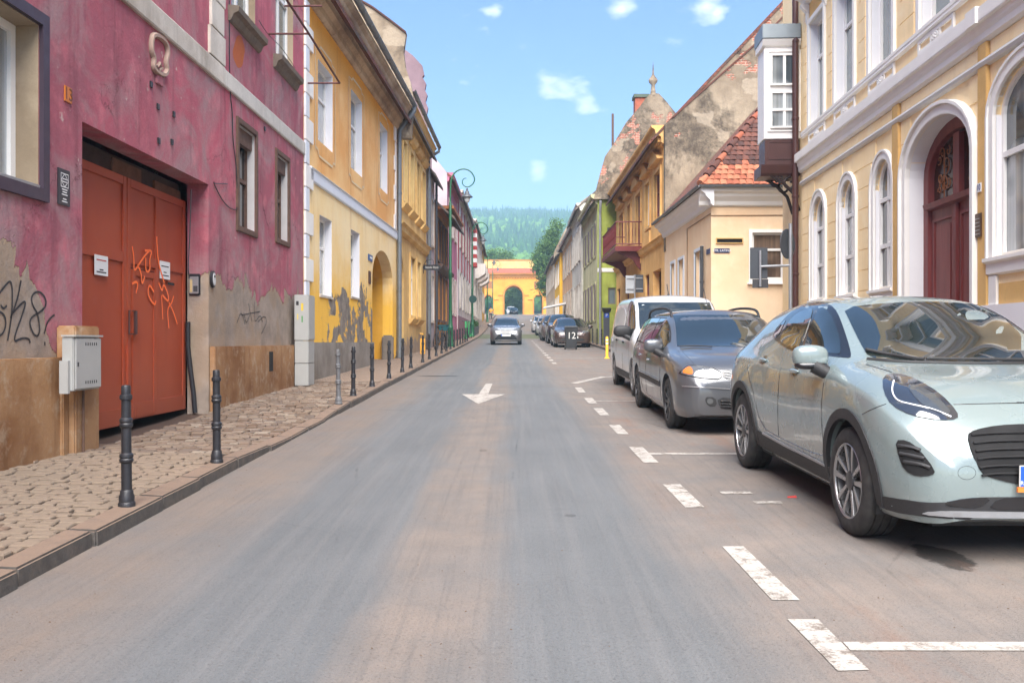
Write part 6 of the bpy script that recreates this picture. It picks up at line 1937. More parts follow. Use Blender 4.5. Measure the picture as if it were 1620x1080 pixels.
    def line(s, name, mat, pts, mode='side', r=.004, off=.0, mirror=True, sm=2, parent=None):
        ray = getattr(s, 'ray_' + mode)
        pts = smooth_pts(pts, sm)
        P_ = []
        for p in pts:
            l, nn = s.hit(*ray(p))
            P_.append(l + nn * off)
        for sg in ((1, -1) if mirror else (1,)):
            MB().tube([(p.x, p.y * sg, p.z) for p in P_], r, 6).build(name, mat, parent or s.root, smooth=60)
    def blob(s, name, mat, c, rx, ry, rz, parent=None, e=.72, mirror=True):
        """rounded box"""
        sp = lambda a, p: math.copysign(abs(a) ** p, a)
        for sg in ((1, -1) if mirror else (1,)):
            m_ = MB()
            nu, nv = 16, 10
            for j in range(nv + 1):
                ph = -math.pi / 2 + math.pi * j / nv
                for i in range(nu):
                    th = 2 * math.pi * i / nu
                    m_.v.append((c[0] + rx * sp(math.cos(ph), e) * sp(math.cos(th), e), sg * (c[1] + ry * sp(math.cos(ph), e) * sp(math.sin(th), e)), c[2] + rz * sp(math.sin(ph), e)))
            m_.f = [(j*nu+i, j*nu+(i+1) % nu, (j+1)*nu+(i+1) % nu, (j+1)*nu+i) for j in range(nv) for i in range(nu)]
            ob = m_.build(name, mat, parent or s.root, smooth=60)
        return ob
    def arch_trim(s, w_=.065, mat=None):
        for ax in s.axles:
            A_ = [math.pi * (-.06 + 1.12 * k / 24) for k in range(25)]
            out = [(ax + (s.ra + w_) * math.cos(t), s.r + (s.ra + w_) * math.sin(t)) for t in A_]
            inn = [(ax + (s.ra - .002) * math.cos(t), s.r + (s.ra - .002) * math.sin(t)) for t in A_[::-1]]
            s.patch('arch_trim', mat or TRIM, out + inn, 'side', .012, sm=0, step=.09, skirt=.03)
    def mirror_(s, x, z, y, mat, k=1.0):
        s.blob('wing_mirror', mat, (x, y, z), .065 * k, .125 * k, .082 * k)
        for sg in (-1, 1):
            MB().tube([(x + .02, sg * (abs(y) - .02), z - .06), (x + .06, sg * (abs(y) - .15), z - .14)], [.05, .045], 8).build('mirror_foot', TRIM, s.root, smooth=60)
    def auto_glass(s, splits, xa, xb, wz0, wz1, frame=TRIM, glass=CGLASS):
        """side windows between belt and roof edge; screen between the heights wz0 and wz1"""
        f = s.fn
        def outl(x0, x1, i):
            xs_ = np.linspace(x0, x1, 8)
            bot = [(float(x), float(f(4, x)) + .03 + i) for x in xs_]
            top = [(float(x), max(float(f(2, x)) - .045 - i, float(f(4, x)) + .035 + i)) for x in xs_[::-1]]
            return bot + top
        s.patch('window_surround', frame, outl(xa, xb, -.012), 'side', .003, sm=0)
        ed = [xa] + splits + [xb]
        for a, b in zip(ed[:-1], ed[1:]): s.patch('side_window', glass, outl(a + .025, b - .025, .006), 'side', .007, sm=0)
        xs_ = np.linspace(s.x1, -.6, 300)
        zt = f(1, xs_)
        xat = lambda z: float(xs_[int(np.argmax(zt >= z))])
        o = []
        for k in range(9):
            z = wz0 + (wz1 - wz0) * k / 8
            w_ = float(f(3, xat(z))) - .03
            o.append((w_, z - .03 * (w_ / .7) ** 2))
        o = o + [(-a, b) for a, b in o[::-1]]
        s.patch('windscreen', glass, o, 'front', .005, mirror=False, sm=0)
    def plate(s, z, w_=.52, h=.11, x=None, y=0.0, country=False):
        l, nn = s.hit(*s.ray_front((y, z)))
        px_ = l.x + .030
        po = MB().box(px_, px_ + .01, -w_/2, w_/2, z - h/2, z + h/2).build('number_plate', PLATEW, s.root, bevel=.002)
        MB().box(px_ + .0101, px_ + .0115, -w_/2 + .004, -w_/2 + .045, z - h/2 + .004, z + h/2 - .004).build('plate_band', PLATEB, po)
        return po, px_
    def seam(s, *lines):
        for l_ in lines: s.line('shut_line', GLOSSB, l_, 'side', .0035, 0, sm=1)

# ---------------------------------------------------------------- pale green crossover, nearest
PUMA_C = paint('pale_grey_green_paint', S(178, 199, 200, .42), .08, .26)
MATTB = plain('matt_black_plastic', (.010, .010, .011), .95, var=.1)
C = Car('parked_crossover', 'pale grey-green crossover with black wheel arch trims, nearest parked car', CROSS, 5.66, 2.985, 0, PUMA_C, 2.588, .337, 'machined', .385)
zoomA = lambda u, v: (1160 + u / 5.143, 450 + v / 5.143)
zoomB = lambda u, v: (1150 + u / 2.455, 440 + v / 2.455)
A_ = lambda L_: [zoomA(*p) for p in L_]
Bq = lambda L_: [zoomB(*p) for p in L_]
C.patch('window_surround', GLOSSB, A_([(312, 418), (365, 340), (430, 262), (500, 205), (580, 168), (660, 152), (740, 150), (800, 170), (850, 230), (890, 330), (930, 450), (960, 560), (955, 600), (880, 594), (800, 584), (600, 560), (500, 545), (430, 515), (360, 465)]), 'px', .003)
C.patch('side_window', CGLASS, A_([(575, 540), (610, 420), (655, 300), (695, 195), (745, 190), (795, 245), (835, 335), (868, 435), (880, 562), (840, 566), (700, 554)]), 'px', .006)
C.patch('side_window', CGLASS, A_([(378, 452), (430, 345), (485, 265), (560, 215), (650, 190), (648, 230), (600, 380), (548, 528), (500, 525), (430, 490)]), 'px', .006)
C.patch('side_window', CGLASS, A_([(325, 410), (372, 345), (440, 275), (402, 350), (362, 438)]), 'px', .006)
C.patch('windscreen', CGLASS, [(1334, 487), (1400, 480), (1467, 477.5), (1525, 479.5), (1578, 486), (1625, 510), (1670, 540), (1700, 568), (1600, 573), (1500, 572), (1420, 570), (1375, 566), (1362, 545), (1345, 510)], 'px', .005, mirror=False)
C.patch('headlamp', LAMPD, Bq([(605, 380), (660, 368), (740, 395), (830, 450), (895, 520), (897, 548), (830, 553), (720, 535), (640, 495), (608, 440)]), 'px', .006)
C.patch('headlamp_reflector', LAMPG, Bq([(690, 410), (760, 425), (830, 475), (878, 535), (800, 520), (740, 480)]), 'px', .009)
C.line('light_guide', WLITE, Bq([(648, 400), (640, 440), (660, 478), (710, 490), (800, 510), (870, 540)]), 'px', .005, .006)
fv = C.patch('air_intake', MATTB, Bq([(655, 628), (700, 628), (745, 660), (810, 745), (800, 765), (740, 770), (690, 745), (668, 690)]), 'px', .005)
for l_ in ([(668, 650), (720, 655), (752, 668)], [(675, 680), (730, 690), (768, 700)], [(690, 712), (750, 720), (790, 735)]):
    C.line('intake_slat', TRIM, Bq(l_), 'px', .012, .006)
gr = [(1529, 688), (1541, 680), (1578, 673), (1620, 671), (1660, 671), (1700, 672), (1700, 768), (1660, 767), (1620, 766), (1602, 764), (1569.5, 755.7), (1553, 749.6), (1537, 717)]
C.patch('grille', MATTB, gr, 'px', .006, mirror=True)
for k in range(6):
    y0 = 688 + k * 12.5
    C.line('grille_bar', MATTB, [(1536 + k * 3.2, y0 + 1), (1570, y0 - 2), (1620, y0 - 3), (1695, y0 - 3)], 'px', .007, .010)
C.patch('bumper_cladding', TRIM, Bq([(590, 842), (660, 855), (830, 875), (930, 850), (1154, 848), (1330, 850), (1330, 950), (1154, 946), (900, 936), (700, 917), (596, 890)]), 'px', .006)
C.patch('skid_plate', GALV, Bq([(752, 914), (792, 902), (960, 903), (1154, 906), (1330, 908), (1330, 930), (1154, 930), (900, 927)]), 'px', .016)
C.patch('lower_intake', GLOSSB, Bq([(830, 872), (930, 851), (1030, 850), (980, 890), (900, 888)]), 'px', .010)
C.patch('lower_intake', GLOSSB, Bq([(1050, 852), (1154, 850), (1330, 852), (1330, 900), (1154, 900), (1010, 898)]), 'px', .010)
C.patch('sill_cladding', TRIM, [(1.0, .20), (1.0, .36), (.3, .345), (-.6, .37), (-.98, .40), (-.98, .20)], 'side', .010, sm=0)
C.patch('sill_trim', GALV, [(.86, .352), (.86, .368), (.0, .375), (-.66, .395), (-.66, .378), (.0, .358)], 'side', .016, sm=0)
C.arch_trim(.062)
C.line('bonnet_line', GLOSSB, Bq([(880, 490), (1000, 487), (1154, 484), (1330, 482)]), 'px', .0035, 0)
C.line('bonnet_line', GLOSSB, Bq([(540, 335), (600, 352), (640, 365)]), 'px', .0035, 0)
C.line('bumper_line', GLOSSB, Bq([(525, 528), (570, 505), (618, 488)]), 'px', .0025, 0)
C.line('tow_cap_line', GLOSSB, Bq([(897 + 35 + 35 * math.cos(t), 755 + 26 * math.sin(t)) for t in [2 * math.pi * k / 24 for k in range(25)]]), 'px', .0011, 0, sm=0)
C.seam([(.86, .42), (.84, .7), (.82, .96)], [(-.22, .42), (-.20, .7), (-.24, .96)], [(-.90, .72), (-1.1, .86), (-1.2, 1.0)], [(-.22, .41), (.5, .40), (.86, .42)], [(-.22, .41), (-.7, .43), (-.90, .72)])
for u, v in ((267, 360), (144, 317)):
    p = zoomB(u, v)
    l, nn = C.hit(*C.ray_px(p))
    C.blob('door_handle', PUMA_C, (l.x, abs(l.y) + .012, l.z), .095, .018, .016, e=.8)
    C.patch('handle_recess', GLOSSB, [(l.x + .06 * math.cos(t), l.z + .038 * math.sin(t)) for t in [2*math.pi*k/14 for k in range(14)]], 'side', .0015, sm=0, skirt=.002)
C.mirror_(.74, 1.085, .945, PUMA_C, .98)
C.blob('mirror_shell', GLOSSB, (.752, .945, 1.025), .055, .112, .028)
C.line('wiper', TRIM, [(1370, 556), (1400, 563), (1440, 570), (1462, 572)], 'px', .012, .018, mirror=False)
C.line('wiper', TRIM, [(1465, 571), (1540, 572), (1620, 573), (1680, 572)], 'px', .011, .018, mirror=False)
C.line('cowl', TRIM, [(1372, 568), (1420, 573), (1500, 575), (1600, 576), (1695, 572)], 'px', .016, .0, mirror=False)
po, px_ = C.plate(.50, .54, .115)
MB().box(px_ - .002, px_ + .012, -.28, .28, .415, .441).build('plate_holder', plain('orange_holder', S(226, 120, 20), .5), po)
cu = bpy.data.curves.new('lettering', 'FONT'); cu.body, cu.size, cu.extrude, cu.align_x = 'RO', .03, .0005, 'CENTER'
to_ = bpy.data.objects.new('tmp', cu); col.objects.link(to_); bpy.context.view_layer.update()
tm = bpy.data.meshes.new_from_object(to_.evaluated_get(bpy.context.evaluated_depsgraph_get())); bpy.data.objects.remove(to_)
m_ = MB(); m_.add([(px_ + .0122 + v.co.z, -.2455 + v.co.x, .455 + v.co.y) for v in tm.vertices], [tuple(p.vertices) for p in tm.polygons])
m_.build('lettering', PLATEW, po)

# ---------------------------------------------------------------- blue grey estate
EST_C = paint('blue_grey_metallic', S(112, 115, 121, .6), .35, .32)
E = Car('parked_estate_car', 'dark blue-grey estate car with roof rails behind the pale crossover', ESTATE, 11.25, 2.80, 0.0, EST_C, 2.686, .315, 'dark', .36)
zE = lambda L_: [(960 + u / 4.321, 450 + v / 4.321) for u, v in L_]
E.auto_glass([-1.35, -.42], -2.0, .80, 1.03, 1.42)
E.patch('headlamp', LAMPC, zE([(497, 605), (550, 555), (600, 555), (770, 580), (790, 650), (660, 640), (560, 625)]), 'px', .006)
E.patch('indicator', AMBER, zE([(512, 600), (552, 562), (580, 564), (596, 612), (560, 615)]), 'px', .009)
E.line('lamp_rim', GLOSSB, zE([(497, 605), (550, 555), (600, 555), (770, 580), (790, 650), (660, 640), (560, 625), (497, 605)]), 'px', .006, .004, sm=1)
E.patch('reflector_bowl', LAMPD, zE([(610, 590), (640, 575), (670, 585), (672, 615), (640, 628), (612, 615)]), 'px', .010)
E.patch('grille', GLOSSB, zE([(783, 582), (925, 606), (1010, 618), (1010, 665), (925, 662), (803, 650)]), 'px', .006)
for k in range(3): E.line('grille_bar', GALV, zE([(800 + k * 6, 600 + k * 18), (925, 618 + k * 16), (1005, 626 + k * 15)]), 'px', .007, .010)
E.patch('lower_grille', TRIM, zE([(752, 770), (905, 778), (1010, 780), (1010, 862), (905, 860), (772, 845)]), 'px', .006)
for k in range(3): E.line('grille_bar', GLOSSB, zE([(775, 795 + k * 20), (905, 802 + k * 20), (1000, 804 + k * 20)]), 'px', .010, .010)
E.patch('fog_lamp_pocket', TRIM, zE([(665, 768), (740, 768), (755, 830), (690, 832)]), 'px', .006)
E.patch('fog_lamp', LAMPC, zE([(705 + 22 * math.cos(t), 797 + 20 * math.sin(t)) for t in [2*math.pi*k/14 for k in range(14)]]), 'px', .012, sm=0)
E.patch('bumper_strip', ALLOYG, zE([(515, 690), (880, 712), (1010, 716), (1010, 722), (880, 720), (520, 698)]), 'px', .010, sm=0)
E.patch('door_strip', TRIM, [(-1.0, .50), (-1.0, .57), (.85, .545), (.85, .475)], 'side', .012, sm=0)
E.line('strip_bright', GALV, [(-1.0, .575), (.0, .565), (.85, .55)], 'side', .006, .012, sm=0)
E.seam([(.88, .30), (.87, .6), (.84, .90)], [(-.38, .28), (-.38, .6), (-.40, .92)], [(-.95, .62), (-1.15, .8), (-1.25, .95)], [(-.38, .28), (.4, .28), (.88, .30)], [(-.38, .28), (-.8, .32), (-.95, .62)])
for x, z in ((-.18, .78), (-1.02, .82)):
    l, nn = E.hit(*E.ray_side((x, z)))
    E.blob('door_handle', CHROME, (x, abs(l.y) + .012, z), .085, .016, .015, e=.8)
E.mirror_(.72, 1.0, .95, EST_C, 1.05)
for sg in (-1, 1):
    MB().tube([(x, sg * .60, z) for x, z in smooth_pts([(.12, 1.37), (.05, 1.45), (-.2, 1.492), (-.9, 1.508), (-1.6, 1.485), (-1.85, 1.44), (-1.9, 1.36)], 2)], .018, 8).build('roof_rail', TRIM, E.root, smooth=60)
E.line('bonnet_crease', EST_C, zE([(500, 440), (560, 500), (600, 548)]), 'px', .006, -.002)
E.line('bonnet_line', GLOSSB, zE([(600, 552), (770, 575), (930, 600), (1010, 608)]), 'px', .003, 0)
E.line('wiper', TRIM, zE([(500, 430), (600, 425), (720, 432)]), 'px', .010, .016, mirror=False)
E.plate(.47, .50, .11)
MB().tube([(-.1, -.05, 1.47), (-.45, -.05, 1.80)], .004, 5).build('aerial', TRIM, E.root)

# ---------------------------------------------------------------- white van
VAN_C = paint('white_van_paint', (.5, .51, .52), .0, .35, .01)
Vn = Car('parked_van', 'white panel van parked behind the blue-grey estate car', VAN, 15.95, 2.98, 0, VAN_C, 2.81, .315, 'cap', .36, cat='van')
Vn.auto_glass([.15], .12, 1.12, 1.20, 1.68)
Vn.patch('side_panel', VAN_C, [(-1.9, 1.05), (-1.9, 1.55), (.0, 1.58), (.0, 1.05)], 'side', .005)
Vn.seam([(1.1, .35), (1.05, .7), (1.02, 1.0)], [(.10, .30), (.08, .8), (.06, 1.65)], [(-.95, .7), (-1.0, 1.0), (-1.0, 1.6)], [(.10, .30), (.6, .30), (1.1, .35)], [(-.95, 1.02), (-.4, 1.02), (.05, 1.0)])
Vn.patch('sill_cladding', TRIM, [(1.03, .2), (1.03, .38), (-1.03, .40), (-1.03, .2)], 'side', .006, sm=0)
Vn.patch('grille', TRIM, [(-.5, .72), (.5, .72), (.45, .56), (-.45, .56)], 'front', .006, mirror=False)
Vn.patch('headlamp', LAMPC, [(-.86, .86), (-.60, .84), (-.50, .74), (-.55, .68), (-.84, .70)], 'front', .006)
Vn.patch('bumper_cladding', TRIM, [(-.7, .30), (.7, .30), (.7, .48), (-.7, .48)], 'front', .006, mirror=False)
Vn.mirror_(.95, 1.13, .98, TRIM, 1.3)
for x, z in ((.22, .92), (-.85, .94)):
    l, nn = Vn.hit(*Vn.ray_side((x, z)))
    Vn.blob('door_handle', TRIM, (x, abs(l.y) + .012, z), .09, .018, .022, e=.8)
MB().tube([(.1, 0, 1.81), (-.08, 0, 2.02)], .008, 6).build('aerial', TRIM, Vn.root)
MB().lathe([(.03, 0), (.015, .03)], 8, (.1, 0, 1.80)).build('aerial_foot', TRIM, Vn.root)

# ---------------------------------------------------------------- cars farther up
def far_car(name, label, rows, axf, x, c, wb, style='alloy', facing=-1, group='cars parked along the right kerb', lampm=LAMPC, r=.32, splits=(-1.0, -.2), xa=-1.6, xb=.72, wz=None, mirr=None, arch=True, cat='car', k=1.0, plate_z=.5):
    q = Car(name, label, rows, axf, x, 0, c, wb, r, style, group=group, facing=facing, detail=0, arch=arch, cat=cat)
    f = q.fn
    wz = wz or (1.10 * k, 1.44 * k)
    q.auto_glass([s_ for s_ in splits], xa, xb, *wz)
    zn = float(f(2, q.x1 - .3))
    w_ = float(f(5, q.x1 - .25))
    q.patch('headlamp', lampm, [(-w_ + .01, zn + .02), (-w_ * .62, zn - .01), (-w_ * .5, zn - .10), (-w_ * .62, zn - .14), (-w_ + .02, zn - .10)], 'front', .006)
    q.patch('grille', GLOSSB, [(-w_ * .42, zn - .08), (w_ * .42, zn - .08), (w_ * .36, zn - .22), (-w_ * .36, zn - .22)], 'front', .006, mirror=False)
    q.patch('lower_grille', TRIM, [(-w_ * .72, .30), (w_ * .72, .30), (w_ * .62, .46), (-w_ * .62, .46)], 'front', .006, mirror=False)
    q.mirror_(xb - .02, float(f(4, xb)) + .10, float(f(5, xb)) + .10, mirr or c)
    q.plate(plate_z, .5, .11)
    return q
YAR = scaled(CROSS, .95, .945, .975)
Y = far_car('oncoming_hatchback', 'dark silver hatchback driving towards the camera in the lane', YAR, 49.0, -.32, paint('dark_silver_paint', S(112, 112, 116, .7), .4, .3), 2.51, group='cars on the road', k=.975, xb=.7, plate_z=.52)
Y.patch('black_grille', GLOSSB, [(-.30, .66), (.30, .66), (.62, .30), (.55, .24), (-.55, .24), (-.62, .30)], 'front', .009, mirror=False)
Y.patch('bright_lip', CHROME, [(-.58, .235), (.58, .235), (.58, .265), (-.58, .265)], 'front', .018, mirror=False, sm=0)
Y.patch('bonnet_sky_sheen', paint('sky_lit_bonnet_paint', S(206, 208, 212, .75), .3, .25), [(-.62, .80), (.62, .80), (.60, .98), (.3, 1.02), (-.3, 1.02), (-.60, .98)], 'front', .004, mirror=False)  # paler patch over the bonnet: the sky's reflection is put into its colour
BM = scaled(ESTATE, 1.06, 1.04, .985)
far_car('parked_saloon_car', 'dark brown saloon car behind the numbered wheelie bin', BM, 44.6, 2.95, paint('brown_metallic', S(92, 76, 72, .8), .5, .28), 2.85, 'alloy', lampm=LAMPC, k=.95, xb=.82, wz=(1.02, 1.39), xa=-1.9)
SU = scaled(CROSS, 1.06, 1.03, 1.10)
far_car('parked_suv', 'black sport utility car parked behind the dark brown saloon', SU, 51.3, 2.92, paint('black_paint', (.02, .02, .022), .1, .2), 2.74, 'alloy', k=1.09, r=.36, xb=.78, lampm=LAMPD, wz=(1.22, 1.6), xa=-1.7)
far_car('parked_suv', 'brown-grey sport utility car with a light tan roof, behind the black one', SU, 57.5, 2.78, paint('brown_grey_paint', S(104, 92, 86, .8), .4, .28), 2.74, 'alloy', k=1.09, r=.36, xb=.78, wz=(1.22, 1.6), xa=-1.7)
far_car('parked_hatchback', 'black hatchback parked farther up behind the brown-grey car', YAR, 65.0, 2.85, paint('black_paint_dusty', (.03, .03, .034), .1, .25), 2.51, k=.975, xb=.7)
far_car('parked_hatchback', 'silver hatchback, second farthest of the parked row', YAR, 72.0, 2.75, paint('silver_paint', S(196, 198, 202, .85), .5, .28), 2.51, k=.975, xb=.7)
far_car('parked_estate_car', 'silver estate car, farthest of the parked row', ESTATE, 80.0, 2.65, paint('light_silver_paint', S(206, 206, 206, .85), .4, .28), 2.686, xb=.80, wz=(1.03, 1.42), xa=-2.0)
far_car('distant_estate_car', 'dark car coming through the tall arch of the gate', ESTATE, 176.5, .35, paint('charcoal_paint', S(66, 68, 74, .8), .3, .3), 2.686, group='cars on the road', xb=.80, wz=(1.03, 1.42), xa=-2.0)
far_car('distant_van', 'white van following behind the gate arch', VAN, 184.0, -.25, VAN_C, 2.81, group='cars on the road', xb=1.12, xa=.12, splits=(.2,), wz=(1.22, 1.68), cat='van')
# ================================================================ STREET FURNITURE
bm_prof = [(.066, 0), (.066, .025), (.058, .035), (.060, .07), (.052, .085), (.050, .105), (.041, .115), (.040, .29), (.052, .30), (.054, .315), (.047, .325), (.054, .335), (.052, .35), (.039, .36),
           (.038, .525), (.050, .535), (.052, .55), (.045, .56), (.052, .57), (.050, .585), (.037, .595), (.036, .71), (.047, .715), (.049, .73), (.047, .745), (.036, .75), (.036, .80), (.030, .81), (0, .812)]
bm_prof = [(r_ * .84, h_) for r_, h_ in bm_prof]
BOLM = MB().lathe(bm_prof, 24).mesh('bollard', BLACKM, 35)
GREYB = plain('faded_grey_iron', (.12, .12, .125), .5, var=.25, sc_=20)
BOLG = MB().lathe(bm_prof, 24).mesh('bollard', GREYB, 35)
ords = ['first', 'second', 'third', 'fourth', 'fifth', 'sixth', 'seventh', 'eighth', 'ninth', 'tenth', 'eleventh', 'twelfth', 'thirteenth', 'fourteenth', 'fifteenth', 'sixteenth', 'seventeenth', 'eighteenth', 'nineteenth', 'twentieth']
for i, y in enumerate([6.03, 7.87, 13.4, 14.8, 16.8, 19.1, 21.4, 23.2, 26.3, 28.4, 31.0, 33.4, 35.8, 38.2, 40.6, 43.0, 45.4, 47.8, 50.2, 52.6]):
    o = link('bollard', BOLG if i == 2 else BOLM, None, (KX - .10 + (.0 if i < 3 else -.03), y, g(y) + PW + .005 - low(y)), (R.uniform(-.02, .02), R.uniform(-.02, .02), 0))
    lab = {0: 'black bollard nearest the camera, in front of the orange gate', 1: 'second black bollard along the kerb, before the gate driveway', 2: 'faded grey bollard, third along the kerb past the driveway'}.get(i, f'{ords[i]} black bollard counted along the left kerb')
    tag(o, lab, 'bollard', 'bollards along the left kerb')
for i, y in enumerate((43.6, 46.0, 48.5)):
    o = link('bollard', BOLM, None, (4.33, y, g(y) + PW + .002))
    tag(o, ['black bollard nearest the parking meter on the right pavement', 'middle bollard of three on the right pavement', 'farthest bollard of three on the right pavement'][i], 'bollard', 'bollards on the right pavement')

GREENP = plain('green_lamp_paint', S(28, 96, 62, .9), .4, var=.12, sc_=5)
LAMPGL = plain('frosted_lamp_glass', (.62, .64, .62), .2, var=.03)
def lamp(label, x, y, hp=6.75, green=GREENP):
    rt = empty('street_lamp', (x, y, g(y) + PW - .01), label, 'street lamp', 'curled green street lamps')
    p = MB().lathe([(.16, 0), (.16, .12), (.13, .16), (.13, .85), (.15, .90), (.11, 1.0), (.085, 1.3), (.075, 3.4), (.09, 3.44), (.07, 3.5), (.06, hp), (.045, hp + .05)], 14)
    p.build('post', green, rt, smooth=40)
    path = smooth_pts([(0, 0), (.0, .5), (.04, 1.19), (.26, 1.5), (.62, 1.63), (.97, 1.5), (1.17, 1.15), (1.06, .86), (.79, .72), (.57, .86), (.56, 1.06), (.66, 1.17), (.76, 1.16)], 2)
    m = len(path)
    MB().tube([(a, 0, hp + b) for a, b in path], [.042 - .024 * i / m for i in range(m)], 8).build('curled_arm', green, rt, smooth=60)
    hd = MB().lathe([(.03, .70), (.05, .62), (.05, .58), (.09, .54), (.11, .44), (.13, .42), (.26, .30), (.27, .27), (.25, .26), (.14, .25)], 18, (.79, 0, hp))
    hd = hd.build('lamp_hood', DARKM, rt, smooth=40)
    MB().lathe([(.14, .25), (.135, .15), (.09, .04), (0, 0)], 16, (.79, 0, hp)).build('lamp_glass', LAMPGL, hd, smooth=60)
    return rt
lamp('green curled street lamp nearest the camera, beside the rose house', -2.9, 42.5)
L2 = lamp('second green curled street lamp, with a round sign on its post', -2.9, 66.0)
lamp('third green curled street lamp, before the amber house', -2.95, 108)
lamp('farthest green curled street lamp, beside the city gate', -2.95, 138)
MB().lathe([(0, -.02), (.28, -.02), (.28, .02), (0, .02)], 24, (.05, -.13, 2.75), 'y').build('round_sign', plain('dark_green_sign_back', S(24, 62, 54), .5), L2, smooth=30)

# wheelie bin marked 12
BINM = plain('dark_grey_bin_plastic', (.03, .031, .034), .55, var=.1)
bn = empty('wheelie_bin', (2.67, 40.9, g(40.9)), 'dark grey wheelie bin painted with the number 12', 'bin')
m_ = MB().hexa([(-.23, -.24, .06), (.23, -.24, .06), (.23, .24, .06), (-.23, .24, .06), (-.29, -.34, 1.0), (.29, -.34, 1.0), (.29, .34, 1.0), (-.29, .34, 1.0)])
m_.build('tub', BINM, bn, bevel=.02)
MB().hexa([(-.31, -.37, 1.0), (.31, -.37, 1.0), (.31, .40, 1.02), (-.31, .40, 1.02), (-.28, -.33, 1.05), (.28, -.33, 1.05), (.28, .38, 1.08), (-.28, .38, 1.08)]).build('lid', BINM, bn, bevel=.015)
MB().tube([(-.25, .40, .96), (.25, .40, .96)], .018, 8).build('handle', BINM, bn)
for sx in (-.25, .25): MB().lathe([(.1, -.03), (.1, .03)], 16, (sx, .24, .10), 'x').build('wheel', TYRE, bn)
cu = bpy.data.curves.new('number', 'FONT'); cu.body, cu.size, cu.extrude, cu.align_x, cu.align_y = '12', .42, .002, 'CENTER', 'CENTER'
to_ = bpy.data.objects.new('tmp', cu); col.objects.link(to_); bpy.context.view_layer.update()
tm = bpy.data.meshes.new_from_object(to_.evaluated_get(bpy.context.evaluated_depsgraph_get())); bpy.data.objects.remove(to_)
m_ = MB()
for p in tm.polygons: pass
m_.add([(v.co.x * .95, -.3 - .003 - (v.co.y) * .106 + v.co.z, .62 + v.co.y) for v in tm.vertices], [tuple(p.vertices) for p in tm.polygons])
m_.build('painted_number', PLATEW, bn)

# parking meter
pm = empty('parking_meter', (4.62, 44.2, g(44.2) + PW), 'tall dark grey parking meter with a blue P panel by the green house', 'parking meter')
MB().box(-.14, .14, -.12, .12, 0, 1.62).build('column', plain('charcoal_meter', (.06, .065, .08), .4), pm, bevel=.02)
MB().hexa([(-.17, -.2, 1.62), (.17, -.2, 1.62), (.17, .16, 1.62), (-.17, .16, 1.62), (-.22, -.26, 1.80), (.22, -.26, 1.80), (.22, .2, 1.86), (-.22, .2, 1.86)]).build('solar_hood', BLACKM, pm, bevel=.012)
pb = MB().box(-.10, .10, -.128, -.121, 1.36, 1.58).build('parking_panel', PLATEB, pm)
cu = bpy.data.curves.new('letter', 'FONT'); cu.body, cu.size, cu.extrude, cu.align_x, cu.align_y = 'P', .2, .001, 'CENTER', 'CENTER'
to_ = bpy.data.objects.new('tmp', cu); col.objects.link(to_); bpy.context.view_layer.update()
tm = bpy.data.meshes.new_from_object(to_.evaluated_get(bpy.context.evaluated_depsgraph_get())); bpy.data.objects.remove(to_)
m_ = MB(); m_.add([(v.co.x, -.130 - v.co.z, 1.47 + v.co.y) for v in tm.vertices], [tuple(p.vertices) for p in tm.polygons]); m_.build('lettering', PLATEW, pb)
# yellow flexible post
yp = MB().lathe([(.10, 0), (.10, .02), (.055, .04), (.05, .08), (.05, .72), (.045, .76), (0, .77)], 16).build('marker_post', plain('yellow_plastic', S(240, 186, 20), .5, var=.06), None, smooth=40)
yp.location = (3.30, 31.4, g(31.4)); tag(yp, 'short yellow plastic marker post at the parking bay edge', 'post')
for zz in (.5, .62):
    MB().lathe([(.0515, 0), (.0515, .05)], 16, (0, 0, zz)).build('reflective_band', PLATEW, yp)

# road signs seen from behind, on the right
SGB = plain('grey_sign_back', S(72, 76, 82), .5, .2, var=.1)
def frame_(n_):
    n_ = Vector((n_[0], n_[1], 0)).normalized(); t_ = Vector((-n_.y, n_.x, 0)); return n_, t_
sp = empty('road_sign', (4.62, 15.0, g(15) + PW), 'grey post with a round and a rectangular sign seen from behind', 'road sign')
gz0 = g(15) + PW
MB().tube([(0, 0, 0), (0, 0, 2.85)], .03, 10).build('post', GALV, sp, smooth=50)
n_, t_ = frame_((.72, -.69))
m_ = MB()
pr = []
for k in range(28):
    a = 2 * math.pi * k / 28
    pr.append((.25 * math.cos(a), 2.96 - gz0 + .25 * math.sin(a)))
m_.prism(pr, lambda p, t: tuple(t_ * p[0] - n_ * t + Vector((0, 0, p[1]))), .045, .06)
m_.build('round_sign', SGB, sp)
m_ = MB()
m_.tube([(0, 0, 2.60 - gz0), (-.50, .0, 2.58 - gz0)], .022, 8)
m_.tube([(-.50, -.0, 2.25 - gz0), (-.50, -.0, 2.85 - gz0)], .022, 8)
m_.build('side_arm', GALV, sp, smooth=50)
m_ = MB().box(-.66, -.37, .03, .045, 2.38 - gz0, 2.90 - gz0).build('rectangular_sign', SGB, sp, bevel=.004)
MB().box(-.62, -.36, .028, .043, 2.23 - gz0, 2.375 - gz0).build('sub_plate', plain('dark_sub_plate', (.05, .05, .055), .5), sp)
sp2 = empty('road_sign', (4.62, 34.0, g(34) + PW), 'grey post with two square signs seen from behind, beside the ochre house', 'road sign')
MB().tube([(0, 0, 0), (0, 0, 2.95)], .03, 10).build('post', GALV, sp2, smooth=50)
MB().box(-.34, -.02, .035, .05, 2.25, 2.92).build('square_sign', plain('pale_sign_back', S(160, 164, 168), .5, .2), sp2, bevel=.004)
MB().box(.0, .33, .035, .05, 2.28, 2.95).build('square_sign', SGB, sp2, bevel=.01)
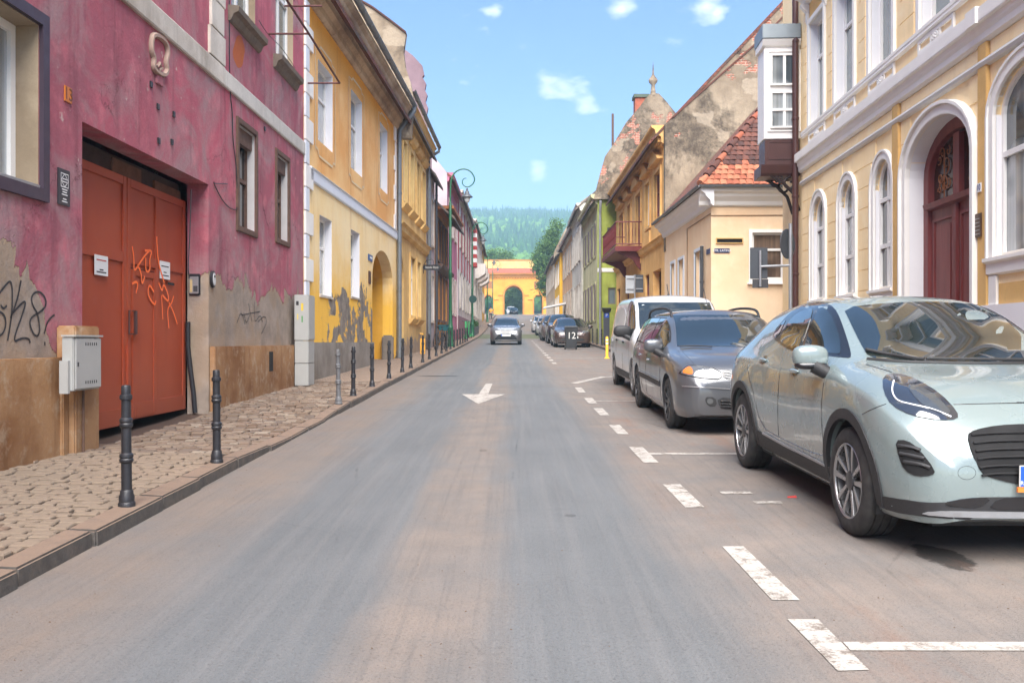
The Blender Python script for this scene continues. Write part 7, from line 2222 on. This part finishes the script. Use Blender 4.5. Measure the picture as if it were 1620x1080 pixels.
for zz in (2.4, 2.8): MB().box(-.3, .3, .0, .034, zz, zz + .04).build('clamp', GALV, sp2)

# black arrow sign on a bracket, left
ax, ay = -3.2, 37.2
ar = empty('street_name_sign', (-3.64, ay, 4.2), 'black arrow-shaped street name sign on a curved iron bracket', 'street sign')
az = CH + (CY - 423) / F * ay - 4.2
m_ = MB().prism([(0.0, 0), (.08, .11), (.68, .11), (.78, .0), (.68, -.11), (.08, -.11)], lambda p, t: (p[0] - .05, t, az + p[1]), -.015, .015)
bo = m_.build('arrow_board', BLACKM, ar)
cu = bpy.data.curves.new('text', 'FONT'); cu.body, cu.size, cu.extrude, cu.align_x, cu.align_y = 'Strada Sforii', .125, .001, 'CENTER', 'CENTER'
to_ = bpy.data.objects.new('tmp', cu); col.objects.link(to_); bpy.context.view_layer.update()
tm = bpy.data.meshes.new_from_object(to_.evaluated_get(bpy.context.evaluated_depsgraph_get())); bpy.data.objects.remove(to_)
m_ = MB(); m_.add([(.34 + v.co.x * .88, -.017 - v.co.z, az + v.co.y) for v in tm.vertices], [tuple(p.vertices) for p in tm.polygons]); m_.build('lettering', PLATEW, bo)
m_ = MB().tube([(0, 0, az - .25), (.0, 0, az + .1), (.12, 0, az + .28), (.35, 0, az + .33), (.4, 0, az + .3)], .014, 6)
m_.tube([(.4, 0, az + .3), (.4, 0, az + .11)], .010, 5)
m_.build('bracket', BLACKM, ar, smooth=50)

# yellow utility riser, bicycle, scooters on the left pavement
yr = empty('utility_riser', (-3.28, 33.2, g(33.2) + PW), 'small yellow utility riser against the buff house wall', 'utility box')
YELM = plain('yellow_steel', S(232, 170, 30), .5, var=.12)
MB().box(-.09, .09, -.08, .08, 0, .58).build('case', YELM, yr, bevel=.015)
MB().tube([(0, 0, .58), (0, 0, .74), (-.1, 0, .74)], .03, 8).build('pipe', YELM, yr, smooth=40)
for zz in (.15, .32, .47): MB().lathe([(.02, -.082), (.02, -.078)], 8, (0, 0, zz), 'y').build('rivet', BLACKM, yr)
def bicycle(label, x, y, rz, bag):
    rt = empty('bicycle', (x, y, g(y) + PW), label, 'bicycle', 'bicycles on the left pavement')
    rt.rotation_euler = (0, 0, rz)
    for cx in (-.52, .52):
        wv = MB().tube([(cx + .33 * math.cos(t), 0, .34 + .33 * math.sin(t)) for t in [2*math.pi*k/24 for k in range(24)]], .02, 6, closed=True).build('wheel', TYRE, rt, smooth=60)
        sp_ = MB()
        for k in range(8): sp_.tube([(cx, 0, .34), (cx + .32 * math.cos(k * .785), 0, .34 + .32 * math.sin(k * .785))], .004, 4)
        sp_.build('spokes', GALV, wv)
    f_ = MB()
    for a, b in (((-.52, .34), (-.15, .80)), ((-.52, .34), (-.08, .30)), ((-.08, .30), (-.18, .92)), ((-.08, .30), (.38, .78)), ((-.15, .80), (.36, .86)), ((.33, .98), (.52, .34))):
        f_.tube([(a[0], 0, a[1]), (b[0], 0, b[1])], .018, 6)
    f_.build('frame', DARKM, rt, smooth=50)
    MB().tube([(.33, -.28, 1.02), (.36, -.1, .99), (.33, 0, .98), (.36, .1, .99), (.33, .28, 1.02)], .014, 6).build('handlebar', BLACKM, rt, smooth=50)
    MB().hexa([(-.32, -.07, .92), (-.05, -.02, .92), (-.05, .02, .92), (-.32, .07, .92), (-.32, -.07, .97), (-.05, -.02, .96), (-.05, .02, .96), (-.32, .07, .97)]).build('saddle', BLACKM, rt, bevel=.012)
    MB().hexa([(.38, -.16, .80), (.62, -.16, .80), (.62, .16, .80), (.38, .16, .80), (.34, -.2, 1.05), (.68, -.2, 1.05), (.68, .2, 1.05), (.34, .2, 1.05)]).build('basket', bag, rt, bevel=.02)
bicycle('bicycle with a teal front basket parked by the orange house', -3.0, 37.6, 1.35, plain('teal_fabric', S(30, 104, 112), .8))
bicycle('bicycle with a dark basket parked beside the teal one', -2.95, 40.2, 1.8, BLACKM)
GSC = plain('bright_green_scooter_paint', S(52, 190, 110), .4, var=.05)
for k, (x, y, a) in enumerate(((-2.95, 57.0, -1.5), (-3.0, 59.0, -1.4), (-2.9, 62.5, -1.7))):
    rt = empty('electric_scooter', (x, y, g(y) + PW), ['green electric scooter nearest the camera of three on the left pavement', 'middle green electric scooter of three on the left pavement', 'farthest green electric scooter, beside the second lamp post'][k], 'scooter', 'green electric scooters')
    rt.rotation_euler = (0, 0, a)
    MB().box(-.42, .38, -.09, .09, .10, .16).build('deck', GSC, rt, bevel=.01)
    MB().tube([(.42, 0, .12), (.50, 0, .3), (.40, 0, 1.15)], .032, 8).build('stem', GSC, rt, smooth=50)
    MB().tube([(.40, -.26, 1.17), (.40, .26, 1.17)], .02, 8).build('handlebar', BLACKM, rt)
    for cx in (-.50, .52): MB().lathe([(.115, -.03), (.115, .03)], 18, (cx, 0, .115), 'y').build('wheel', TYRE, rt)
    MB().box(-.62, -.36, -.08, .08, .22, .26).build('mudguard', GSC, rt, bevel=.01)
# cafe planters and the person near the gate
for k, y in enumerate((69.5, 72.2, 75.0)):
    rt = empty('planter_box', (-3.0, y, g(y) + PW), ['dark planter box nearest the camera on the cafe pavement', 'middle dark planter box on the cafe pavement', 'farthest dark planter box on the cafe pavement'][k], 'planter', 'planters on the cafe pavement')
    MB().box(-.22, .22, -1.0, 1.0, 0, .65).build('trough', DARKM, rt, bevel=.02)
    V = MB()
    for _ in range(260):
        p = Vector((R.uniform(-.2, .2), R.uniform(-.95, .95), .65 + abs(R.gauss(0, .18))))
        u = Vector((R.gauss(0, 1), R.gauss(0, 1), R.gauss(0, 1))).normalized() * .07; v = u.orthogonal().normalized() * .045
        V.quad(p - u, p + v, p + u, p - v)
    V.build('foliage', LEAFD, rt, recalc=False)

def person(label, x, y, rz, top, legs, skin, hairm):
    z0 = g(y) + (PW if x < KX else 0)
    rt = empty('person', (x, y, z0), label, 'person')
    rt.rotation_euler = (0, 0, rz)
    def skinned(name, joints, edges, mat, parent):
        me = bpy.data.meshes.new(name)
        me.from_pydata([j[:3] for j in joints], edges, [])
        ob = bpy.data.objects.new(name, me); col.objects.link(ob)
        md = ob.modifiers.new('s', 'SKIN'); sb = ob.modifiers.new('u', 'SUBSURF'); sb.levels = sb.render_levels = 1
        for i, j in enumerate(joints): me.skin_vertices[0].data[i].radius = (j[3], j[4] if len(j) > 4 else j[3])
        me.skin_vertices[0].data[0].use_root = True
        dg = bpy.context.evaluated_depsgraph_get()
        nm = bpy.data.meshes.new_from_object(ob.evaluated_get(dg)); bpy.data.objects.remove(ob)
        nm.materials.clear(); nm.materials.append(mat)
        for p in nm.polygons: p.use_smooth = True
        return link(name, nm, parent)
    J = [(0, 0, .94, .14, .10), (0, 0, 1.15, .14, .10), (0, 0, 1.38, .16, .11), (0, 0, 1.50, .06), (0, .02, 1.56, .055), (0, .03, 1.66, .095, .11), (0, .02, 1.73, .06),
         (.19, 0, 1.40, .06), (.25, .02, 1.15, .045), (.24, .10, .90, .035), (.24, .13, .82, .03), (-.19, 0, 1.40, .06), (-.25, .0, 1.14, .045), (-.23, .06, .90, .035), (-.23, .08, .82, .03),
         (.10, .0, .88, .09), (.11, .06, .50, .06), (.11, .0, .10, .045), (.11, .14, .04, .04), (-.10, 0, .88, .09), (-.11, -.02, .50, .06), (-.11, -.10, .10, .045), (-.11, .03, .04, .04)]
    E_ = [(0, 1), (1, 2), (2, 3), (3, 4), (4, 5), (5, 6), (2, 7), (7, 8), (8, 9), (9, 10), (2, 11), (11, 12), (12, 13), (13, 14), (0, 15), (15, 16), (16, 17), (17, 18), (0, 19), (19, 20), (20, 21), (21, 22)]
    skinned('body', J, E_, skin, rt)
    grow = lambda ids, k: [tuple(J[i][:3]) + tuple(v + k for v in J[i][3:]) for i in ids]
    T = grow([0, 1, 2, 7, 8, 11, 12], .018)
    skinned('jacket', T, [(0, 1), (1, 2), (2, 3), (3, 4), (2, 5), (5, 6)], top, rt)
    Lg = grow([0, 15, 16, 17, 19, 20, 21], .016)
    Lg[0] = (0, 0, .96, .145, .11)
    skinned('trousers', Lg, [(0, 1), (1, 2), (2, 3), (0, 4), (4, 5), (5, 6)], legs, rt)
    MB().lathe([(.10, 0), (.112, .05), (.10, .11), (.05, .155), (0, .165)], 14, (0, .01, 1.645)).build('hair', hairm, rt, smooth=60)
person('person in a yellow jacket and dark trousers walking near the gate', -2.62, 112, 2.9, plain('yellow_jacket', S(236, 176, 50), .8), plain('dark_trousers', (.03, .035, .05), .8), plain('skin', S(196, 150, 126), .6), plain('dark_hair', (.03, .022, .018), .7))
# a scrap of red litter on the parking strip
MB().hexa([(-.035, -.012, .002), (.035, -.014, .002), (.037, .012, .002), (-.03, .014, .002), (-.03, -.01, .012), (.03, -.01, .02), (.03, .01, .014), (-.028, .01, .01)]).build('litter_scrap', plain('red_wrapper', S(200, 56, 50), .5), None, loc=(2.11, 6.82, g(6.82)))
tag(bpy.data.objects['litter_scrap'], 'small red scrap of litter on the asphalt', 'litter')
for o_ in bpy.data.objects:
    if '_w' in o_: del o_['_w']
